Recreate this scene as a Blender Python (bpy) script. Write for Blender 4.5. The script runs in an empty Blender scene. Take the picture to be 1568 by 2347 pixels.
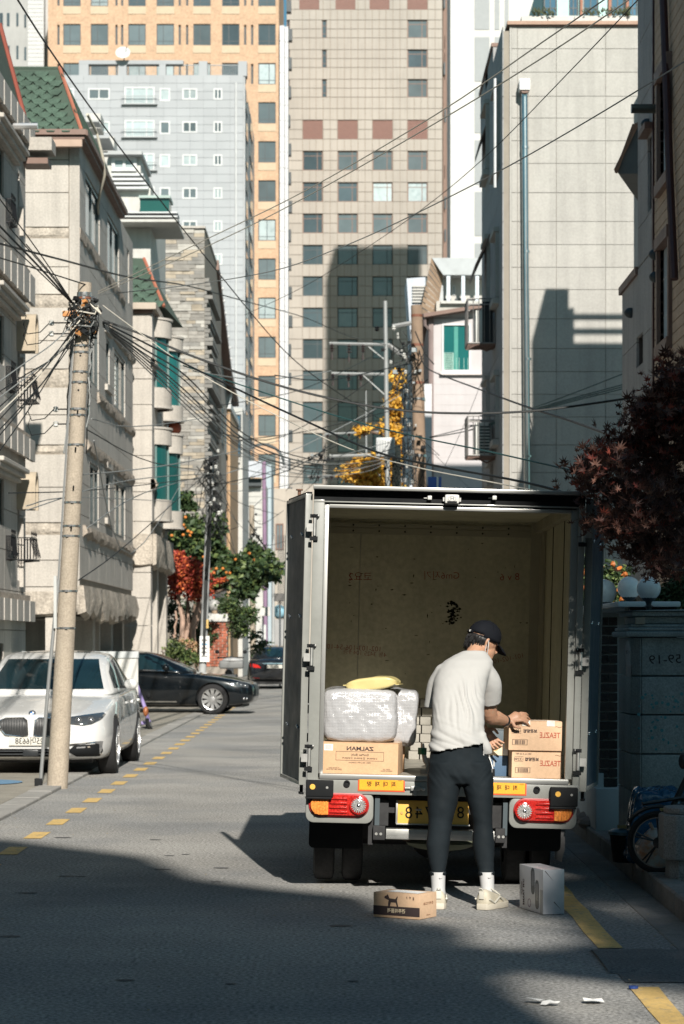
import bpy, bmesh, math, random
from mathutils import Vector, Matrix, noise
from mathutils.bvhtree import BVHTree
R = random.Random(7)
C = bpy.context.scene.collection
scene = bpy.context.scene
V = Vector
# ---------------------------------------------------------------- camera, sky, sun, exposure
cam_d = bpy.data.cameras.new('camera'); cam = bpy.data.objects.new('camera', cam_d); C.objects.link(cam)
cam.location = (0, 0, 1.58); cam.rotation_euler = (math.radians(90), 0, 0)
cam_d.sensor_fit = 'HORIZONTAL'; cam_d.sensor_width = 24.0; cam_d.lens = 85.0
cam_d.shift_y = 296.5 / 1568
cam_d.clip_start = 0.1; cam_d.clip_end = 3000
cam_d.dof.use_dof = True; cam_d.dof.focus_distance = 15.3; cam_d.dof.aperture_fstop = 6.3
scene.camera = cam
SUN_EL, SUN_AZ = math.radians(31.0), math.radians(9.0)      # sun behind the camera, a little to the right
L_DIR = V((-math.sin(SUN_AZ) * math.cos(SUN_EL), math.cos(SUN_AZ) * math.cos(SUN_EL), -math.sin(SUN_EL)))
world = bpy.data.worlds.new('World'); scene.world = world; world.use_nodes = True
wn = world.node_tree; wn.nodes.clear()
sky = wn.nodes.new('ShaderNodeTexSky'); sky.sky_type = 'NISHITA'; sky.sun_disc = False
sky.sun_elevation = SUN_EL; sky.sun_rotation = math.pi - SUN_AZ
sky.air_density = 1.0; sky.dust_density = 0.6; sky.ozone_density = 1.6
wb = wn.nodes.new('ShaderNodeBackground'); wb.inputs[1].default_value = 0.058
wo = wn.nodes.new('ShaderNodeOutputWorld')
tn = wn.nodes.new('ShaderNodeVectorMath'); tn.operation = 'MULTIPLY'; tn.inputs[1].default_value = (.62, 1.0, .95)   # clear autumn sky, slightly green of blue
wn.links.new(sky.outputs[0], tn.inputs[0]); wn.links.new(tn.outputs[0], wb.inputs[0]); wn.links.new(wb.outputs[0], wo.inputs[0])
sd = bpy.data.lights.new('sun', 'SUN'); sd.energy = 5.0; sd.angle = math.radians(0.53); sd.color = (1.0, 0.945, 0.86)
so = bpy.data.objects.new('sun', sd); C.objects.link(so); so.location = (20, -60, 60)
so.rotation_euler = L_DIR.to_track_quat('-Z', 'Y').to_euler()
scene.view_settings.view_transform = 'Standard'; scene.view_settings.look = 'None'
scene.view_settings.gamma = 1.0; scene.view_settings.use_curve_mapping = False
scene.view_settings.exposure = 0.5
scene.cycles.max_bounces = 8; scene.cycles.diffuse_bounces = 6; scene.cycles.transparent_max_bounces = 12
scene.cycles.use_denoising = True

# ---------------------------------------------------------------- materials
MATS = {}
def M(name, col, rough=.6, metal=0., var=.1, vs=2.5, bump=0., bs=60., streak=0., rnd=0., coat=0., spec=.5,
      trans=0., alpha=1., col2=None, c2s=1., c2t=.5, speck=0., ss=200., emit=None):
    if name in MATS: return MATS[name]
    m = bpy.data.materials.new(name); m.use_nodes = True; MATS[name] = m
    nt = m.node_tree; N = nt.nodes; L = nt.links
    b = N['Principled BSDF']
    b.inputs['Roughness'].default_value = rough; b.inputs['Metallic'].default_value = metal
    b.inputs['Coat Weight'].default_value = coat; b.inputs['Coat Roughness'].default_value = .04
    b.inputs['Specular IOR Level'].default_value = spec
    b.inputs['Transmission Weight'].default_value = trans; b.inputs['Alpha'].default_value = alpha
    geo = N.new('ShaderNodeNewGeometry'); pos = geo.outputs['Position']
    def nz(scale, detail=4, vec=pos, w=0):
        n = N.new('ShaderNodeTexNoise'); n.inputs['Scale'].default_value = scale; n.inputs['Detail'].default_value = detail
        n.inputs['Roughness'].default_value = .6
        L.new(vec, n.inputs['Vector']); return n.outputs['Fac']
    def rng(v, a, bb, c, d):
        r = N.new('ShaderNodeMapRange'); L.new(v, r.inputs[0])
        for i, x in enumerate((a, bb, c, d)): r.inputs[i + 1].default_value = x
        return r.outputs[0]
    def mul(cs, fac):
        x = N.new('ShaderNodeVectorMath'); x.operation = 'SCALE'; L.new(cs, x.inputs[0]); L.new(fac, x.inputs['Scale']); return x.outputs[0]
    rgb = N.new('ShaderNodeRGB'); rgb.outputs[0].default_value = (*col, 1); c = rgb.outputs[0]
    if col2:
        mx = N.new('ShaderNodeMix'); mx.data_type = 'RGBA'; L.new(c, mx.inputs[6]); mx.inputs[7].default_value = (*col2, 1)
        L.new(rng(nz(c2s, 5), c2t - .06, c2t + .1, 0, 1), mx.inputs[0]); c = mx.outputs[2]
    if var: c = mul(c, rng(nz(vs, 5), .3, .7, 1 - var, 1 + var))
    if speck: c = mul(c, rng(nz(ss, 2), .32, .68, 1 - speck, 1 + speck))
    if streak:
        mp = N.new('ShaderNodeVectorMath'); mp.operation = 'MULTIPLY'; L.new(pos, mp.inputs[0]); mp.inputs[1].default_value = (6, 6, .35)
        c = mul(c, rng(nz(1.0, 5, mp.outputs[0]), .45, .75, 1, 1 - streak))
    if rnd:
        oi = N.new('ShaderNodeObjectInfo'); c = mul(c, rng(oi.outputs['Random'], 0, 1, 1 - rnd, 1 + rnd))
    L.new(c, b.inputs['Base Color'])
    if var and rough > .12 and metal < .5:
        L.new(rng(nz(vs * 3, 3), .3, .7, max(rough - .08, .05), min(rough + .08, 1)), b.inputs['Roughness'])
    if bump:
        bn = N.new('ShaderNodeBump'); bn.inputs['Strength'].default_value = bump; bn.inputs['Distance'].default_value = .5 / bs
        L.new(nz(bs, 4), bn.inputs['Height']); L.new(bn.outputs[0], b.inputs['Normal'])
    if emit: b.inputs['Emission Color'].default_value = (*emit, 1); b.inputs['Emission Strength'].default_value = 1
    return m

# ---------------------------------------------------------------- mesh builder
class MB:
    def __init__(s): s.v = []; s.f = []; s.mi = []; s.m = 0
    def add(s, vs, fs, T=None):
        o = len(s.v)
        s.v += [tuple(T @ V(p)) for p in vs] if T else [tuple(p) for p in vs]
        s.f += [tuple(i + o for i in f) for f in fs]; s.mi += [s.m] * len(fs); return s
    def box(s, a, b, T=None):
        x0, y0, z0 = (min(a[i], b[i]) for i in range(3)); x1, y1, z1 = (max(a[i], b[i]) for i in range(3))
        return s.add([(x0,y0,z0),(x1,y0,z0),(x1,y1,z0),(x0,y1,z0),(x0,y0,z1),(x1,y0,z1),(x1,y1,z1),(x0,y1,z1)],
                     [(0,3,2,1),(4,5,6,7),(0,1,5,4),(1,2,6,5),(2,3,7,6),(3,0,4,7)], T)
    def cyl(s, p0, p1, r0, r1=None, n=12, T=None, cap=True):
        p0, p1 = V(p0), V(p1); r1 = r0 if r1 is None else r1
        q = (p1 - p0).to_track_quat('Z', 'Y'); vs = []
        for p, r in ((p0, r0), (p1, r1)):
            for i in range(n):
                a = 2 * math.pi * i / n; vs.append(p + q @ V((r * math.cos(a), r * math.sin(a), 0)))
        fs = [(i, (i + 1) % n, n + (i + 1) % n, n + i) for i in range(n)]
        if cap: fs += [tuple(range(n - 1, -1, -1)), tuple(range(n, 2 * n))]
        return s.add(vs, fs, T)
    def tube(s, pts, r, n=6, T=None, cap=True):
        pts = [V(p) for p in pts]; k = len(pts); vs = []; fs = []; up = V((0, 0, 1))
        rr = r if isinstance(r, (list, tuple)) else [r] * k
        for i, p in enumerate(pts):
            d = (pts[min(i + 1, k - 1)] - pts[max(i - 1, 0)])
            d = d.normalized() if d.length > 1e-9 else up
            a = up.cross(d)
            if a.length < .05: a = V((1, 0, 0)).cross(d)
            a.normalize(); b = d.cross(a)
            for j in range(n):
                t = 2 * math.pi * j / n; vs.append(p + (a * math.cos(t) + b * math.sin(t)) * rr[i])
        for i in range(k - 1):
            for j in range(n): fs.append((i*n + j, i*n + (j+1) % n, (i+1)*n + (j+1) % n, (i+1)*n + j))
        if cap: fs += [tuple(range(n - 1, -1, -1)), tuple(range((k-1)*n, k*n))]
        return s.add(vs, fs, T)
    def lathe(s, prof, n=20, T=None, cen=(0, 0, 0), arc=(0, 2 * math.pi), cap=True):
        cx, cy, cz = cen; full = abs(arc[1] - arc[0] - 2 * math.pi) < 1e-6; m = n if full else n + 1; vs = []; fs = []
        for r, z in prof:
            for i in range(m):
                a = arc[0] + (arc[1] - arc[0]) * i / n; vs.append((cx + r * math.cos(a), cy + r * math.sin(a), cz + z))
        for k in range(len(prof) - 1):
            for i in range(n):
                j = (i + 1) % m; fs.append((k*m + i, k*m + j, (k+1)*m + j, (k+1)*m + i))
        if full and cap: fs += [tuple(range(m - 1, -1, -1)), tuple(range((len(prof)-1)*m, len(prof)*m))]
        return s.add(vs, fs, T)
    def prism(s, poly, ax, a, b, T=None):
        """poly: 2-D outline; ax: axis of extrusion 'x' (poly=y,z) 'y' (x,z) 'z' (x,y)"""
        def P(p, t): return {'x': (t, p[0], p[1]), 'y': (p[0], t, p[1]), 'z': (p[0], p[1], t)}[ax]
        n = len(poly); vs = [P(p, a) for p in poly] + [P(p, b) for p in poly]
        return s.add(vs, [tuple(range(n)), tuple(range(2*n - 1, n - 1, -1))] + [(i, n + i, n + (i+1) % n, (i+1) % n) for i in range(n)], T)
    def ell(s, c, r, n=16, m=10, T=None):
        vs = []; fs = []
        for k in range(m + 1):
            ph = math.pi * k / m
            for i in range(n):
                a = 2 * math.pi * i / n
                vs.append((c[0] + r[0]*math.sin(ph)*math.cos(a), c[1] + r[1]*math.sin(ph)*math.sin(a), c[2] - r[2]*math.cos(ph)))
        for k in range(m):
            for i in range(n): fs.append((k*n + i, k*n + (i+1) % n, (k+1)*n + (i+1) % n, (k+1)*n + i))
        return s.add(vs, fs, T)
    def grid(s, rows, closed=False, caps=False):
        """rows: list of equally long lists of points -> surface"""
        n = len(rows[0]); vs = [p for r in rows for p in r]; fs = []
        for k in range(len(rows) - 1):
            for i in range(n if closed else n - 1):
                j = (i + 1) % n; fs.append((k*n + i, k*n + j, (k+1)*n + j, (k+1)*n + i))
        if caps: fs += [tuple(range(n - 1, -1, -1)), tuple(range((len(rows)-1)*n, len(rows)*n))]
        return s.add(vs, fs)
    def mesh(s, name, mats, smooth=False, bevel=0, seg=2, fixn=True, ang=35):
        me = bpy.data.meshes.new(name); me.from_pydata(s.v, [], s.f)
        for m in (mats if isinstance(mats, (list, tuple)) else [mats]): me.materials.append(m)
        if len(me.materials) > 1: me.polygons.foreach_set('material_index', s.mi)
        if bevel or fixn:
            bm = bmesh.new(); bm.from_mesh(me)
            if fixn: bmesh.ops.recalc_face_normals(bm, faces=bm.faces)
            if bevel:
                ed = [e for e in bm.edges if len(e.link_faces) == 2 and e.calc_face_angle(0) > .5]
                bmesh.ops.bevel(bm, geom=ed, offset=bevel, segments=seg, profile=.6, affect='EDGES', clamp_overlap=True)
            bm.to_mesh(me); bm.free()
        if smooth or bevel:
            me.polygons.foreach_set('use_smooth', [True] * len(me.polygons)); me.set_sharp_from_angle(angle=math.radians(ang))
        return me
    def build(s, name, mats, parent=None, label=None, **k):
        return link(s.mesh(name, mats, **k), name, parent, label)

def wmat(o):
    m = o.matrix_basis.copy()
    return wmat(o.parent) @ o.matrix_parent_inverse @ m if o.parent else m
def link(data, name, parent=None, label=None):
    o = bpy.data.objects.new(name, data); C.objects.link(o)
    if parent: o.parent = parent; o.matrix_parent_inverse = wmat(parent).inverted()
    if label: o['label'] = label
    return o
def tag(o, label, cat, group=None, kind=None):
    o['label'] = label
    if cat: o['category'] = cat
    if group: o['group'] = group
    if kind: o['kind'] = kind
    return o
def thing(name, label, cat, loc=(0, 0, 0), group=None):
    o = bpy.data.objects.new(name, None); C.objects.link(o); o.location = loc; o.empty_display_size = .2
    return tag(o, label, cat, group)
def struct(name, mb, m, **k):
    o = mb.build(name, m, **k); o['kind'] = 'structure'; return o
def copy_thing(o, M4, label=None, parent=None, top=True):
    """copy a thing with parts and sub-parts; M4 is applied in world space to the top object"""
    c = o.copy(); C.objects.link(c)
    if parent: c.parent = parent
    if top:
        c.matrix_basis = M4 @ o.matrix_basis
        if label: c['label'] = label
    for ch in list(KIDS(o)): copy_thing(ch, None, None, c, False)
    return c
def KIDS(o): return [x for x in C.objects if x.parent == o]
_unit = {}
def piece(name, a, b, m, parent, rotz=0, bev=.0):
    """one picked-apart piece: a unit box shared by all pieces of the material, scaled to a..b"""
    k = m.name
    if k not in _unit:
        _unit[k] = MB().box((-.5, -.5, -.5), (.5, .5, .5)).mesh(name, m)
    o = link(_unit[k], name, parent)
    a, b = V(a), V(b); o.location = (a + b) / 2; o.scale = [max(abs(b[i] - a[i]), 1e-4) for i in range(3)]
    o.rotation_euler = (0, 0, rotz)
    return o
def W(x, y, Y): return V(((x - 784) / 5553 * Y, Y, 1.58 + (1470 - y) / 5553 * Y))
_txt = {}
def text_mesh(body, h, ext=.0005, bold=0.):
    cu = bpy.data.curves.new('t', 'FONT'); cu.body = body; cu.size = h; cu.align_x = 'CENTER'; cu.align_y = 'CENTER'
    cu.extrude = ext; cu.offset = bold; cu.resolution_u = 3
    o = bpy.data.objects.new('t', cu); C.objects.link(o)
    dg = bpy.context.evaluated_depsgraph_get(); me = bpy.data.meshes.new_from_object(o.evaluated_get(dg))
    bpy.data.objects.remove(o); bpy.data.curves.remove(cu); return me
def text(name, body, h, m, T, parent, mirror=True, sx=1., bold=0., ext=.0006):
    """lettering; T maps x right, y up, z out of the surface. mirrored because the place reads mirrored in the picture"""
    me = text_mesh(body, h, ext, bold)
    me.transform(Matrix.Diagonal((-sx if mirror else sx, 1, 1, 1))); me.transform(T)
    if mirror: me.flip_normals()
    me.materials.clear(); me.materials.append(m)
    return link(me, name, parent)
def TF(o, u, n):
    """frame on a surface: origin o, u = right, n = outward normal"""
    u = V(u).normalized(); n = V(n).normalized(); w = n.cross(u)
    return Matrix(((u.x, w.x, n.x, o[0]), (u.y, w.y, n.y, o[1]), (u.z, w.z, n.z, o[2]), (0, 0, 0, 1)))

# ---------------------------------------------------------------- facade helpers
class Face:
    """a wall plane: origin (x,y), u along the wall, n outward; coordinates (u, z, d) with d outward"""
    def __init__(s, o, u, n): s.o = V((o[0], o[1], 0)); s.u = V(u); s.n = V(n)
    def p(s, u, z, d=0): return s.o + s.u * u + s.n * d + V((0, 0, z))
    def box(s, mb, u0, u1, z0, z1, d0, d1):
        vs = [s.p(u, z, d) for z in (z0, z1) for (u, d) in ((u0, d0), (u1, d0), (u1, d1), (u0, d1))]
        return mb.add(vs, [(0,3,2,1),(4,5,6,7),(0,1,5,4),(1,2,6,5),(2,3,7,6),(3,0,4,7)])
    def piece(s, name, u0, u1, z0, z1, d0, d1, m, parent): return piece(name, s.p(u0, z0, d0), s.p(u1, z1, d1), m, parent)
def rsub(r, h):
    u0, u1, z0, z1 = r; a0, a1, b0, b1 = h
    if a0 >= u1 or a1 <= u0 or b0 >= z1 or b1 <= z0: return [r]
    o = []
    if b0 > z0: o.append((u0, u1, z0, b0))
    if b1 < z1: o.append((u0, u1, b1, z1))
    m0, m1 = max(z0, b0), min(z1, b1)
    if a0 > u0: o.append((u0, a0, m0, m1))
    if a1 < u1: o.append((a1, u1, m0, m1))
    return [q for q in o if q[1] - q[0] > 1e-3 and q[3] - q[2] > 1e-3]
def rsubs(r, hs):
    rs = [r]
    for h in hs: rs = [q for x in rs for q in rsub(x, h)]
    return rs
def skin(F, mb, r, holes, d0, d1):
    """wall slab with openings"""
    us = sorted({r[0], r[1], *[max(r[0], min(r[1], h[i])) for h in holes for i in (0, 1)]})
    for u0, u1 in zip(us, us[1:]):
        if u1 - u0 < 1e-4: continue
        for q in rsubs((u0, u1, r[2], r[3]), holes): F.box(mb, *q, d0, d1)
def clad(F, parent, m, us, zs, holes, name='panel', t=.03, gap=.012, base=0, jit=.0, off=0.):
    """cladding panels between the joints us x zs, cut round the openings; each is a part"""
    for k, (z0, z1) in enumerate(zip(zs, zs[1:])):
        uu = us if not off or k % 2 == 0 else [us[0]] + [u + off for u in us[:-1] if u + off < us[-1]] + [us[-1]]
        for u0, u1 in zip(uu, uu[1:]):
            q = (u0 + gap/2, u1 - gap/2, z0 + gap/2, z1 - gap/2)
            if q[1] - q[0] < .02: continue
            rs = rsubs(q, holes); tt = t + R.uniform(-jit, jit)
            if not rs: continue
            if len(rs) == 1: F.piece(name, *rs[0], base, base + tt, m, parent)
            else:
                mb = MB()
                for x in rs: F.box(mb, *x, base, base + tt)
                mb.build(name, m, parent)
def window(F, parent, h, fm, gm, d=-.1, fw=.05, bars=(), hb=(), name='window', ft=.05):
    """window in the opening h: frame part with a pane sub-part; bars = fractions of mullions, hb = of transoms"""
    u0, u1, z0, z1 = h; mb = MB(); e = .002
    u0 += e; u1 -= e; z0 += e; z1 -= e
    F.box(mb, u0, u1, z0, z0 + fw, d - ft, d); F.box(mb, u0, u1, z1 - fw, z1, d - ft, d)
    F.box(mb, u0, u0 + fw, z0 + fw, z1 - fw, d - ft, d); F.box(mb, u1 - fw, u1, z0 + fw, z1 - fw, d - ft, d)
    for b in bars:
        c = u0 + (u1 - u0) * b; F.box(mb, c - fw*.4, c + fw*.4, z0 + fw, z1 - fw, d - ft + .005, d - .005)
    for b in hb:
        c = z0 + (z1 - z0) * b; F.box(mb, u0 + fw, u1 - fw, c - fw*.35, c + fw*.35, d - ft + .01, d - .01)
    f = mb.build(name, fm, parent)
    p = MB(); F.box(p, u0 + fw*.5, u1 - fw*.5, z0 + fw*.5, z1 - fw*.5, d - ft*.65, d - ft*.5)
    p.build('pane', gm, f); return f
def spans(a, b, n): return [a + (b - a) * i / n for i in range(n + 1)]
FR = lambda x, y: Face((x, y), (1, 0, 0), (0, -1, 0))      # faces the camera
FL = lambda x, y: Face((x, y), (0, 1, 0), (1, 0, 0))       # on the left of the street, faces +x
FG = lambda x, y: Face((x, y), (0, 1, 0), (-1, 0, 0))      # on the right of the street, faces -x
# ================================================================ THE SETTING: ground, road, pavements
mAsph = M('asphalt', (.315, .305, .285), .9, var=.16, vs=.5, col2=(.245, .245, .24), c2s=.45, c2t=.5, speck=.5, ss=48, bump=.9, bs=70, spec=.2)
mAsphN = M('asphalt_patch', (.15, .155, .155), .9, var=.1, vs=2, speck=.4, ss=70, bump=.9, bs=80, spec=.2)
mYel = M('road_paint_yellow', (.62, .42, .15), .75, var=.14, vs=4, col2=(.30, .25, .17), c2s=14, c2t=.60, speck=.12, ss=60)
mConc = M('kerb_concrete', (.30, .29, .27), .9, var=.15, vs=3, speck=.12, ss=80, bump=.4, bs=60)
mConcD = M('gutter_concrete', (.20, .195, .185), .9, var=.2, vs=4, speck=.15, ss=80, bump=.5, bs=60)
mGrn = M('green_pavement_paint', (.17, .32, .25), .85, var=.15, vs=3, col2=(.30, .27, .21), c2s=1.6, c2t=.56, speck=.1, ss=70)
mBlu = M('blue_pavement_paint', (.13, .25, .38), .8, var=.08)
mDirt = M('worn_pavement', (.27, .25, .21), .9, var=.2, vs=2, speck=.15, ss=60, bump=.4, bs=50)
def sheet(name, x0, x1, y0, y1, z, m, kind='structure', parent=None):
    o = MB().add([(x0, y0, z), (x1, y0, z), (x1, y1, z), (x0, y1, z)], [(0, 1, 2, 3)]).build(name, m, parent, fixn=False)
    if kind: o['kind'] = kind
    return o
sheet('ground', -700, 700, -500, 1500, -.02, M('earth_ground', (.2, .19, .17), .95, var=.2, vs=.3))
road = sheet('road', -3.2, 1.92, -45, 240, 0, mAsph)
sheet('road_patch', 1.31, 1.92, 11.2, 12.35, .004, mAsphN)
# slab-stones of the left kerb, flush with a low lip
kb = MB()
y = 12.0
while y < 90:
    L = 1.0 if y < 60 else 3.0
    if not 29.3 < y < 35.4:
        kb.box((-3.25, y + .006, -.02), (-3.0, y + L - .006, .035 + R.uniform(-.004, .004)))
    y += L
o = kb.build('kerb', mConc, bevel=.008, seg=1); o['kind'] = 'structure'
struct('pavement', MB().box((-5.06, 12, -.02), (-3.252, 29.2, .03)).box((-5.06, 35.5, -.02), (-3.252, 90, .03)), mDirt)
struct('parking_apron', MB().box((-5.06, 29.3, -.02), (-3.01, 35.4, .012)), mDirt)
gp = MB().add([(-5.0, 14, .034), (-3.3, 14, .034), (-3.3, 22.6, .034), (-3.55, 24.3, .034), (-3.9, 25.6, .034), (-5.0, 25.8, .034)], [(0,1,2,3,4,5)])
gp.add([(-4.9, 36.0, .034), (-3.35, 35.8, .034), (-3.35, 40.5, .034), (-4.9, 41, .034)], [(0,1,2,3)])
struct('pavement_paint', gp, mGrn, fixn=False)
b = MB(); b.add([(-4.28 + .78*math.cos(a*.2618), 26.55 + .62*math.sin(a*.2618), .038) for a in range(24)], [tuple(range(24))])
struct('pavement_marking', b, mBlu, fixn=False)
# yellow dashes on the left, solid yellow line on the right
dash = None
for k in range(40):
    yc = 13.9 + 1.452 * k
    if yc > 66: break
    if dash is None:
        dash = MB().add([(-.07, -.33, 0), (.075, -.33, 0), (.07, .33, 0), (-.075, .33, 0)], [(0,1,2,3)]).mesh('dash', mYel, fixn=False)
    o = link(dash, 'yellow_dash', road); o.location = (-2.48 - max(0, yc - 36)*.006, yc, .004); o.rotation_euler.z = R.uniform(-.01, .01)
pts = []; y = 3.0
ln = MB(); rows = []
while y < 46:
    j = R.uniform(-.006, .006); rows.append([(1.315 + j, y, .004), (1.44 + R.uniform(-.006, .006), y, .004)]); y += .35
keep = [r for r in rows if r[0][1] < 11.35]; keep2 = [r for r in rows if r[0][1] > 12.3]
ln.grid(keep); ln.grid(keep2); struct('yellow_line', ln, mYel, fixn=False)
# rough raised strip that crosses the line and runs to the gateway, right foreground
r_ = []
for k in range(18):
    x = 1.27 + k * .085
    r_.append([(x, 11.42 + R.uniform(-.05, .05) + .12*math.exp(-k*.5), .002), (x, 11.62, .012), (x, 12.0, .016), (x, 12.3 - .03*math.sin(k*.9), .013), (x, 12.42 + R.uniform(-.03, .03), .002)])
struct('ramp_strip', MB().grid(r_), mAsphN, smooth=True)
# right gutter, kerb and pavement
gu = MB(); y = 3.0
while y < 60:
    gu.box((1.72, y + .005, -.02), (1.915, y + .995, .006)); y += 1
struct('gutter', gu, mConcD, bevel=.004, seg=1)
kr = MB(); y = 3.0
while y < 60:
    h = .075 if 10.5 < y < 12.6 else .13
    kr.box((1.92, y + .005, -.02), (2.07, y + .995, h + R.uniform(-.004, .004))); y += 1
struct('kerb_right', kr, mConcD, bevel=.012, seg=1)
struct('pavement_right', MB().box((2.072, 3, -.02), (9, 60, .12)), mConcD)
# litter on the road, crumbs of paper and leaves
mPap = M('litter_paper', (.78, .77, .74), .7)
for (px, py, s, lb, nm) in ((1235, 2300, .07, 'crumpled white paper scrap on the sunlit road left of two scraps', 'paper_scrap'), (1262, 2306, .05, 'small round white paper wad touching a bigger scrap', 'paper_scrap'),
                      (1360, 2300, .075, 'folded white paper scrap near the yellow line', 'paper_scrap')):
    Y = 8774 / (py - 1470); p = W(px, py, Y); mb = MB()
    vs = [(p.x + s*math.cos(a)*R.uniform(.5, 1.1), p.y + .8*s*math.sin(a)*R.uniform(.5, 1), .006 + R.uniform(0, .02)) for a in [i*.785 for i in range(8)]] + [(p.x, p.y, .02)]
    mb.add(vs, [(i, (i + 1) % 8, 8) for i in range(8)]).build(nm, mPap); tag(C.objects[-1], lb, 'litter')
p = W(1452, 2268, 8774/798); tag(MB().cyl((p.x, p.y, .006), (p.x, p.y, .016), .022, n=14).build('bottle_cap', M('cap_blue', (.02, .06, .25), .4)), 'flat blue bottle cap lying on the yellow line', 'cap')
sn = MB(); rs = random.Random(4)
for k in range(26):
    x, y = rs.uniform(-2.3, .4), rs.uniform(9.8, 20); a = rs.uniform(.03, .09); sn.add([(x + a*math.cos(t*.7854)*rs.uniform(.7, 1), y + a*.7*math.sin(t*.7854)*rs.uniform(.6, 1), .0035) for t in range(8)], [tuple(range(8))])
o = sn.build('road_stain', M('tar_stain', (.10, .10, .10), .8, var=.3), fixn=False); o['kind'] = 'stuff'; o['label'] = 'small dark tar stains dotted over the road surface'
crumbs = MB()
for k in range(260):
    x, y = (R.uniform(-2.9, 1.9), R.uniform(9.5, 26)) if k < 90 else (R.choice([R.gauss(1.75, .09), R.gauss(-2.9, .06)]), R.uniform(10, 30))
    s = R.uniform(.004, .013); a = R.uniform(0, 6); crumbs.add([(x + s*math.cos(a + t), y + s*math.sin(a + t), .008 + R.uniform(0, .006)) for t in (0, 1.8, 3.3, 4.8)], [(0,1,2,3)])
o = crumbs.build('grit_and_leaf_crumbs', M('crumbs', (.33, .27, .17), .8, rnd=.3), fixn=False); o['kind'] = 'stuff'; o['label'] = 'pale grit and leaf crumbs scattered along the road edges'

# ================================================================ FAR TOWERS
def gl(name, c, r=.12): return M(name, c, r, var=.12, vs=.8, rnd=.35, spec=.7)
gDark = gl('glass_dark', (.055, .075, .085)); gMid = gl('glass_mid', (.105, .13, .138)); gPale = gl('glass_pale', (.28, .34, .35), .3)
gTeal = gl('glass_teal', (.010, .085, .082)); gBlue = gl('glass_blue', (.05, .12, .18))
mFrD = M('frame_dark', (.035, .045, .05), .5); mFrW = M('frame_white', (.52, .53, .53), .5); mFrB = M('frame_brown', (.16, .085, .06), .5)
mTow = M('tower_stone', (.37, .335, .295), .75, var=.09, vs=.12, streak=.12, rnd=.05)
mTowJ = M('tower_joint', (.25, .21, .175), .9)
# brown stone tower
YT = 255.
F = FR(0, YT); tw = thing('stone_tower', 'tall greyish brown stone-clad office tower filling the middle of the sky', 'building', (2.5, YT, 0))
X = lambda x, Y=YT: (x - 784) / 5553 * Y
Zf = lambda y, Y=YT: 1.58 + (1470 - y) / 5553 * Y
tx0, tx1, tz1 = X(657), X(1014), Zf(-130)
cols = [X(c) for c in (717, 797, 877, 957)]; hw = X(784 + 22.8)
holes = []; wins = []
rowsT = [368 + 71.9*k for k in range(13)]
for r in rowsT:
    for i, c in enumerate(cols): wins.append((c - hw, c + hw, Zf(r + 22.5), Zf(r - 22), 'w', i, r))
for c in cols: wins.append((c - hw, c + hw, Zf(319), Zf(275), 'p', 0, 0))
for i, c in enumerate((709, 792, 870, 957)): wins.append((X(c) - hw, X(c) + hw, Zf(22), Zf(-24), 'p', 0, 0))
wins.append((X(657.5), X(664), Zf(21), Zf(-24), 'p', 0, 0))
for r in (66, 134, 202):
    wins.append((X(957) - hw, X(957) + hw, Zf(r + 21), Zf(r - 21), 'w', 3, r))
    wins.append((X(738), X(749), Zf(r + 21), Zf(r - 20), 's', 3, r)); wins.append((X(657.4), X(664.5), Zf(r + 21), Zf(r - 20), 's', 3, r))
holes = [w[:4] for w in wins]
mb = MB(); skin(F, mb, (tx0, tx1, 0, tz1), holes, -.5, 0); F.box(mb, tx0, tx1, 0, tz1, -30, -.9); mb.build('wall', mTowJ, tw)
# stone panels: the whole facing is panels, the largest as parts
us = []
for i in range(5):
    a = (tx0 if i == 0 else cols[i-1] + hw + .04); e = (cols[i] - hw - .04 if i < 4 else tx1)
    us += spans(a, e, 2 if i else 1)[:] 
    if i < 4: us += [cols[i] - hw*.33, cols[i] + hw*.33]
us = sorted(us); zs = [0.]; z = 10.
edges = sorted({h[2] for h in holes if h[2] > 0} | {h[3] for h in holes if h[3] > 0})
edges = [z for k, z in enumerate(edges) if k == 0 or z - edges[k-1] > .3]
zs = [0.] + [q for k in range(len(edges) - 1) for q in ([edges[k]] if edges[k+1] - edges[k] < 1.4 else [edges[k], (edges[k] + edges[k+1])/2])] + [edges[-1], tz1]
n = 0; rest = MB()
for z0, z1 in reversed(list(zip(zs, zs[1:]))):
    for u0, u1 in zip(us, us[1:]):
        if u1 - u0 < .1: continue
        q = (u0 + .03, u1 - .03, z0 + .03, z1 - .03); rs = rsubs(q, holes)
        for x in rs:
            if x[1]-x[0] < .08 or x[3]-x[2] < .08: continue
            if n < 300 and (x[1]-x[0])*(x[3]-x[2]) > .9 and z0 > 20: F.piece('panel', *x, .0, .06, mTow, tw); n += 1
            else: F.box(rest, *x, .0, .06)
rest.build('cladding', mTow, tw)['kind'] = 'stuff'
mRed = M('louvre_red_brown', (.17, .08, .06), .6, var=.06)
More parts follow.
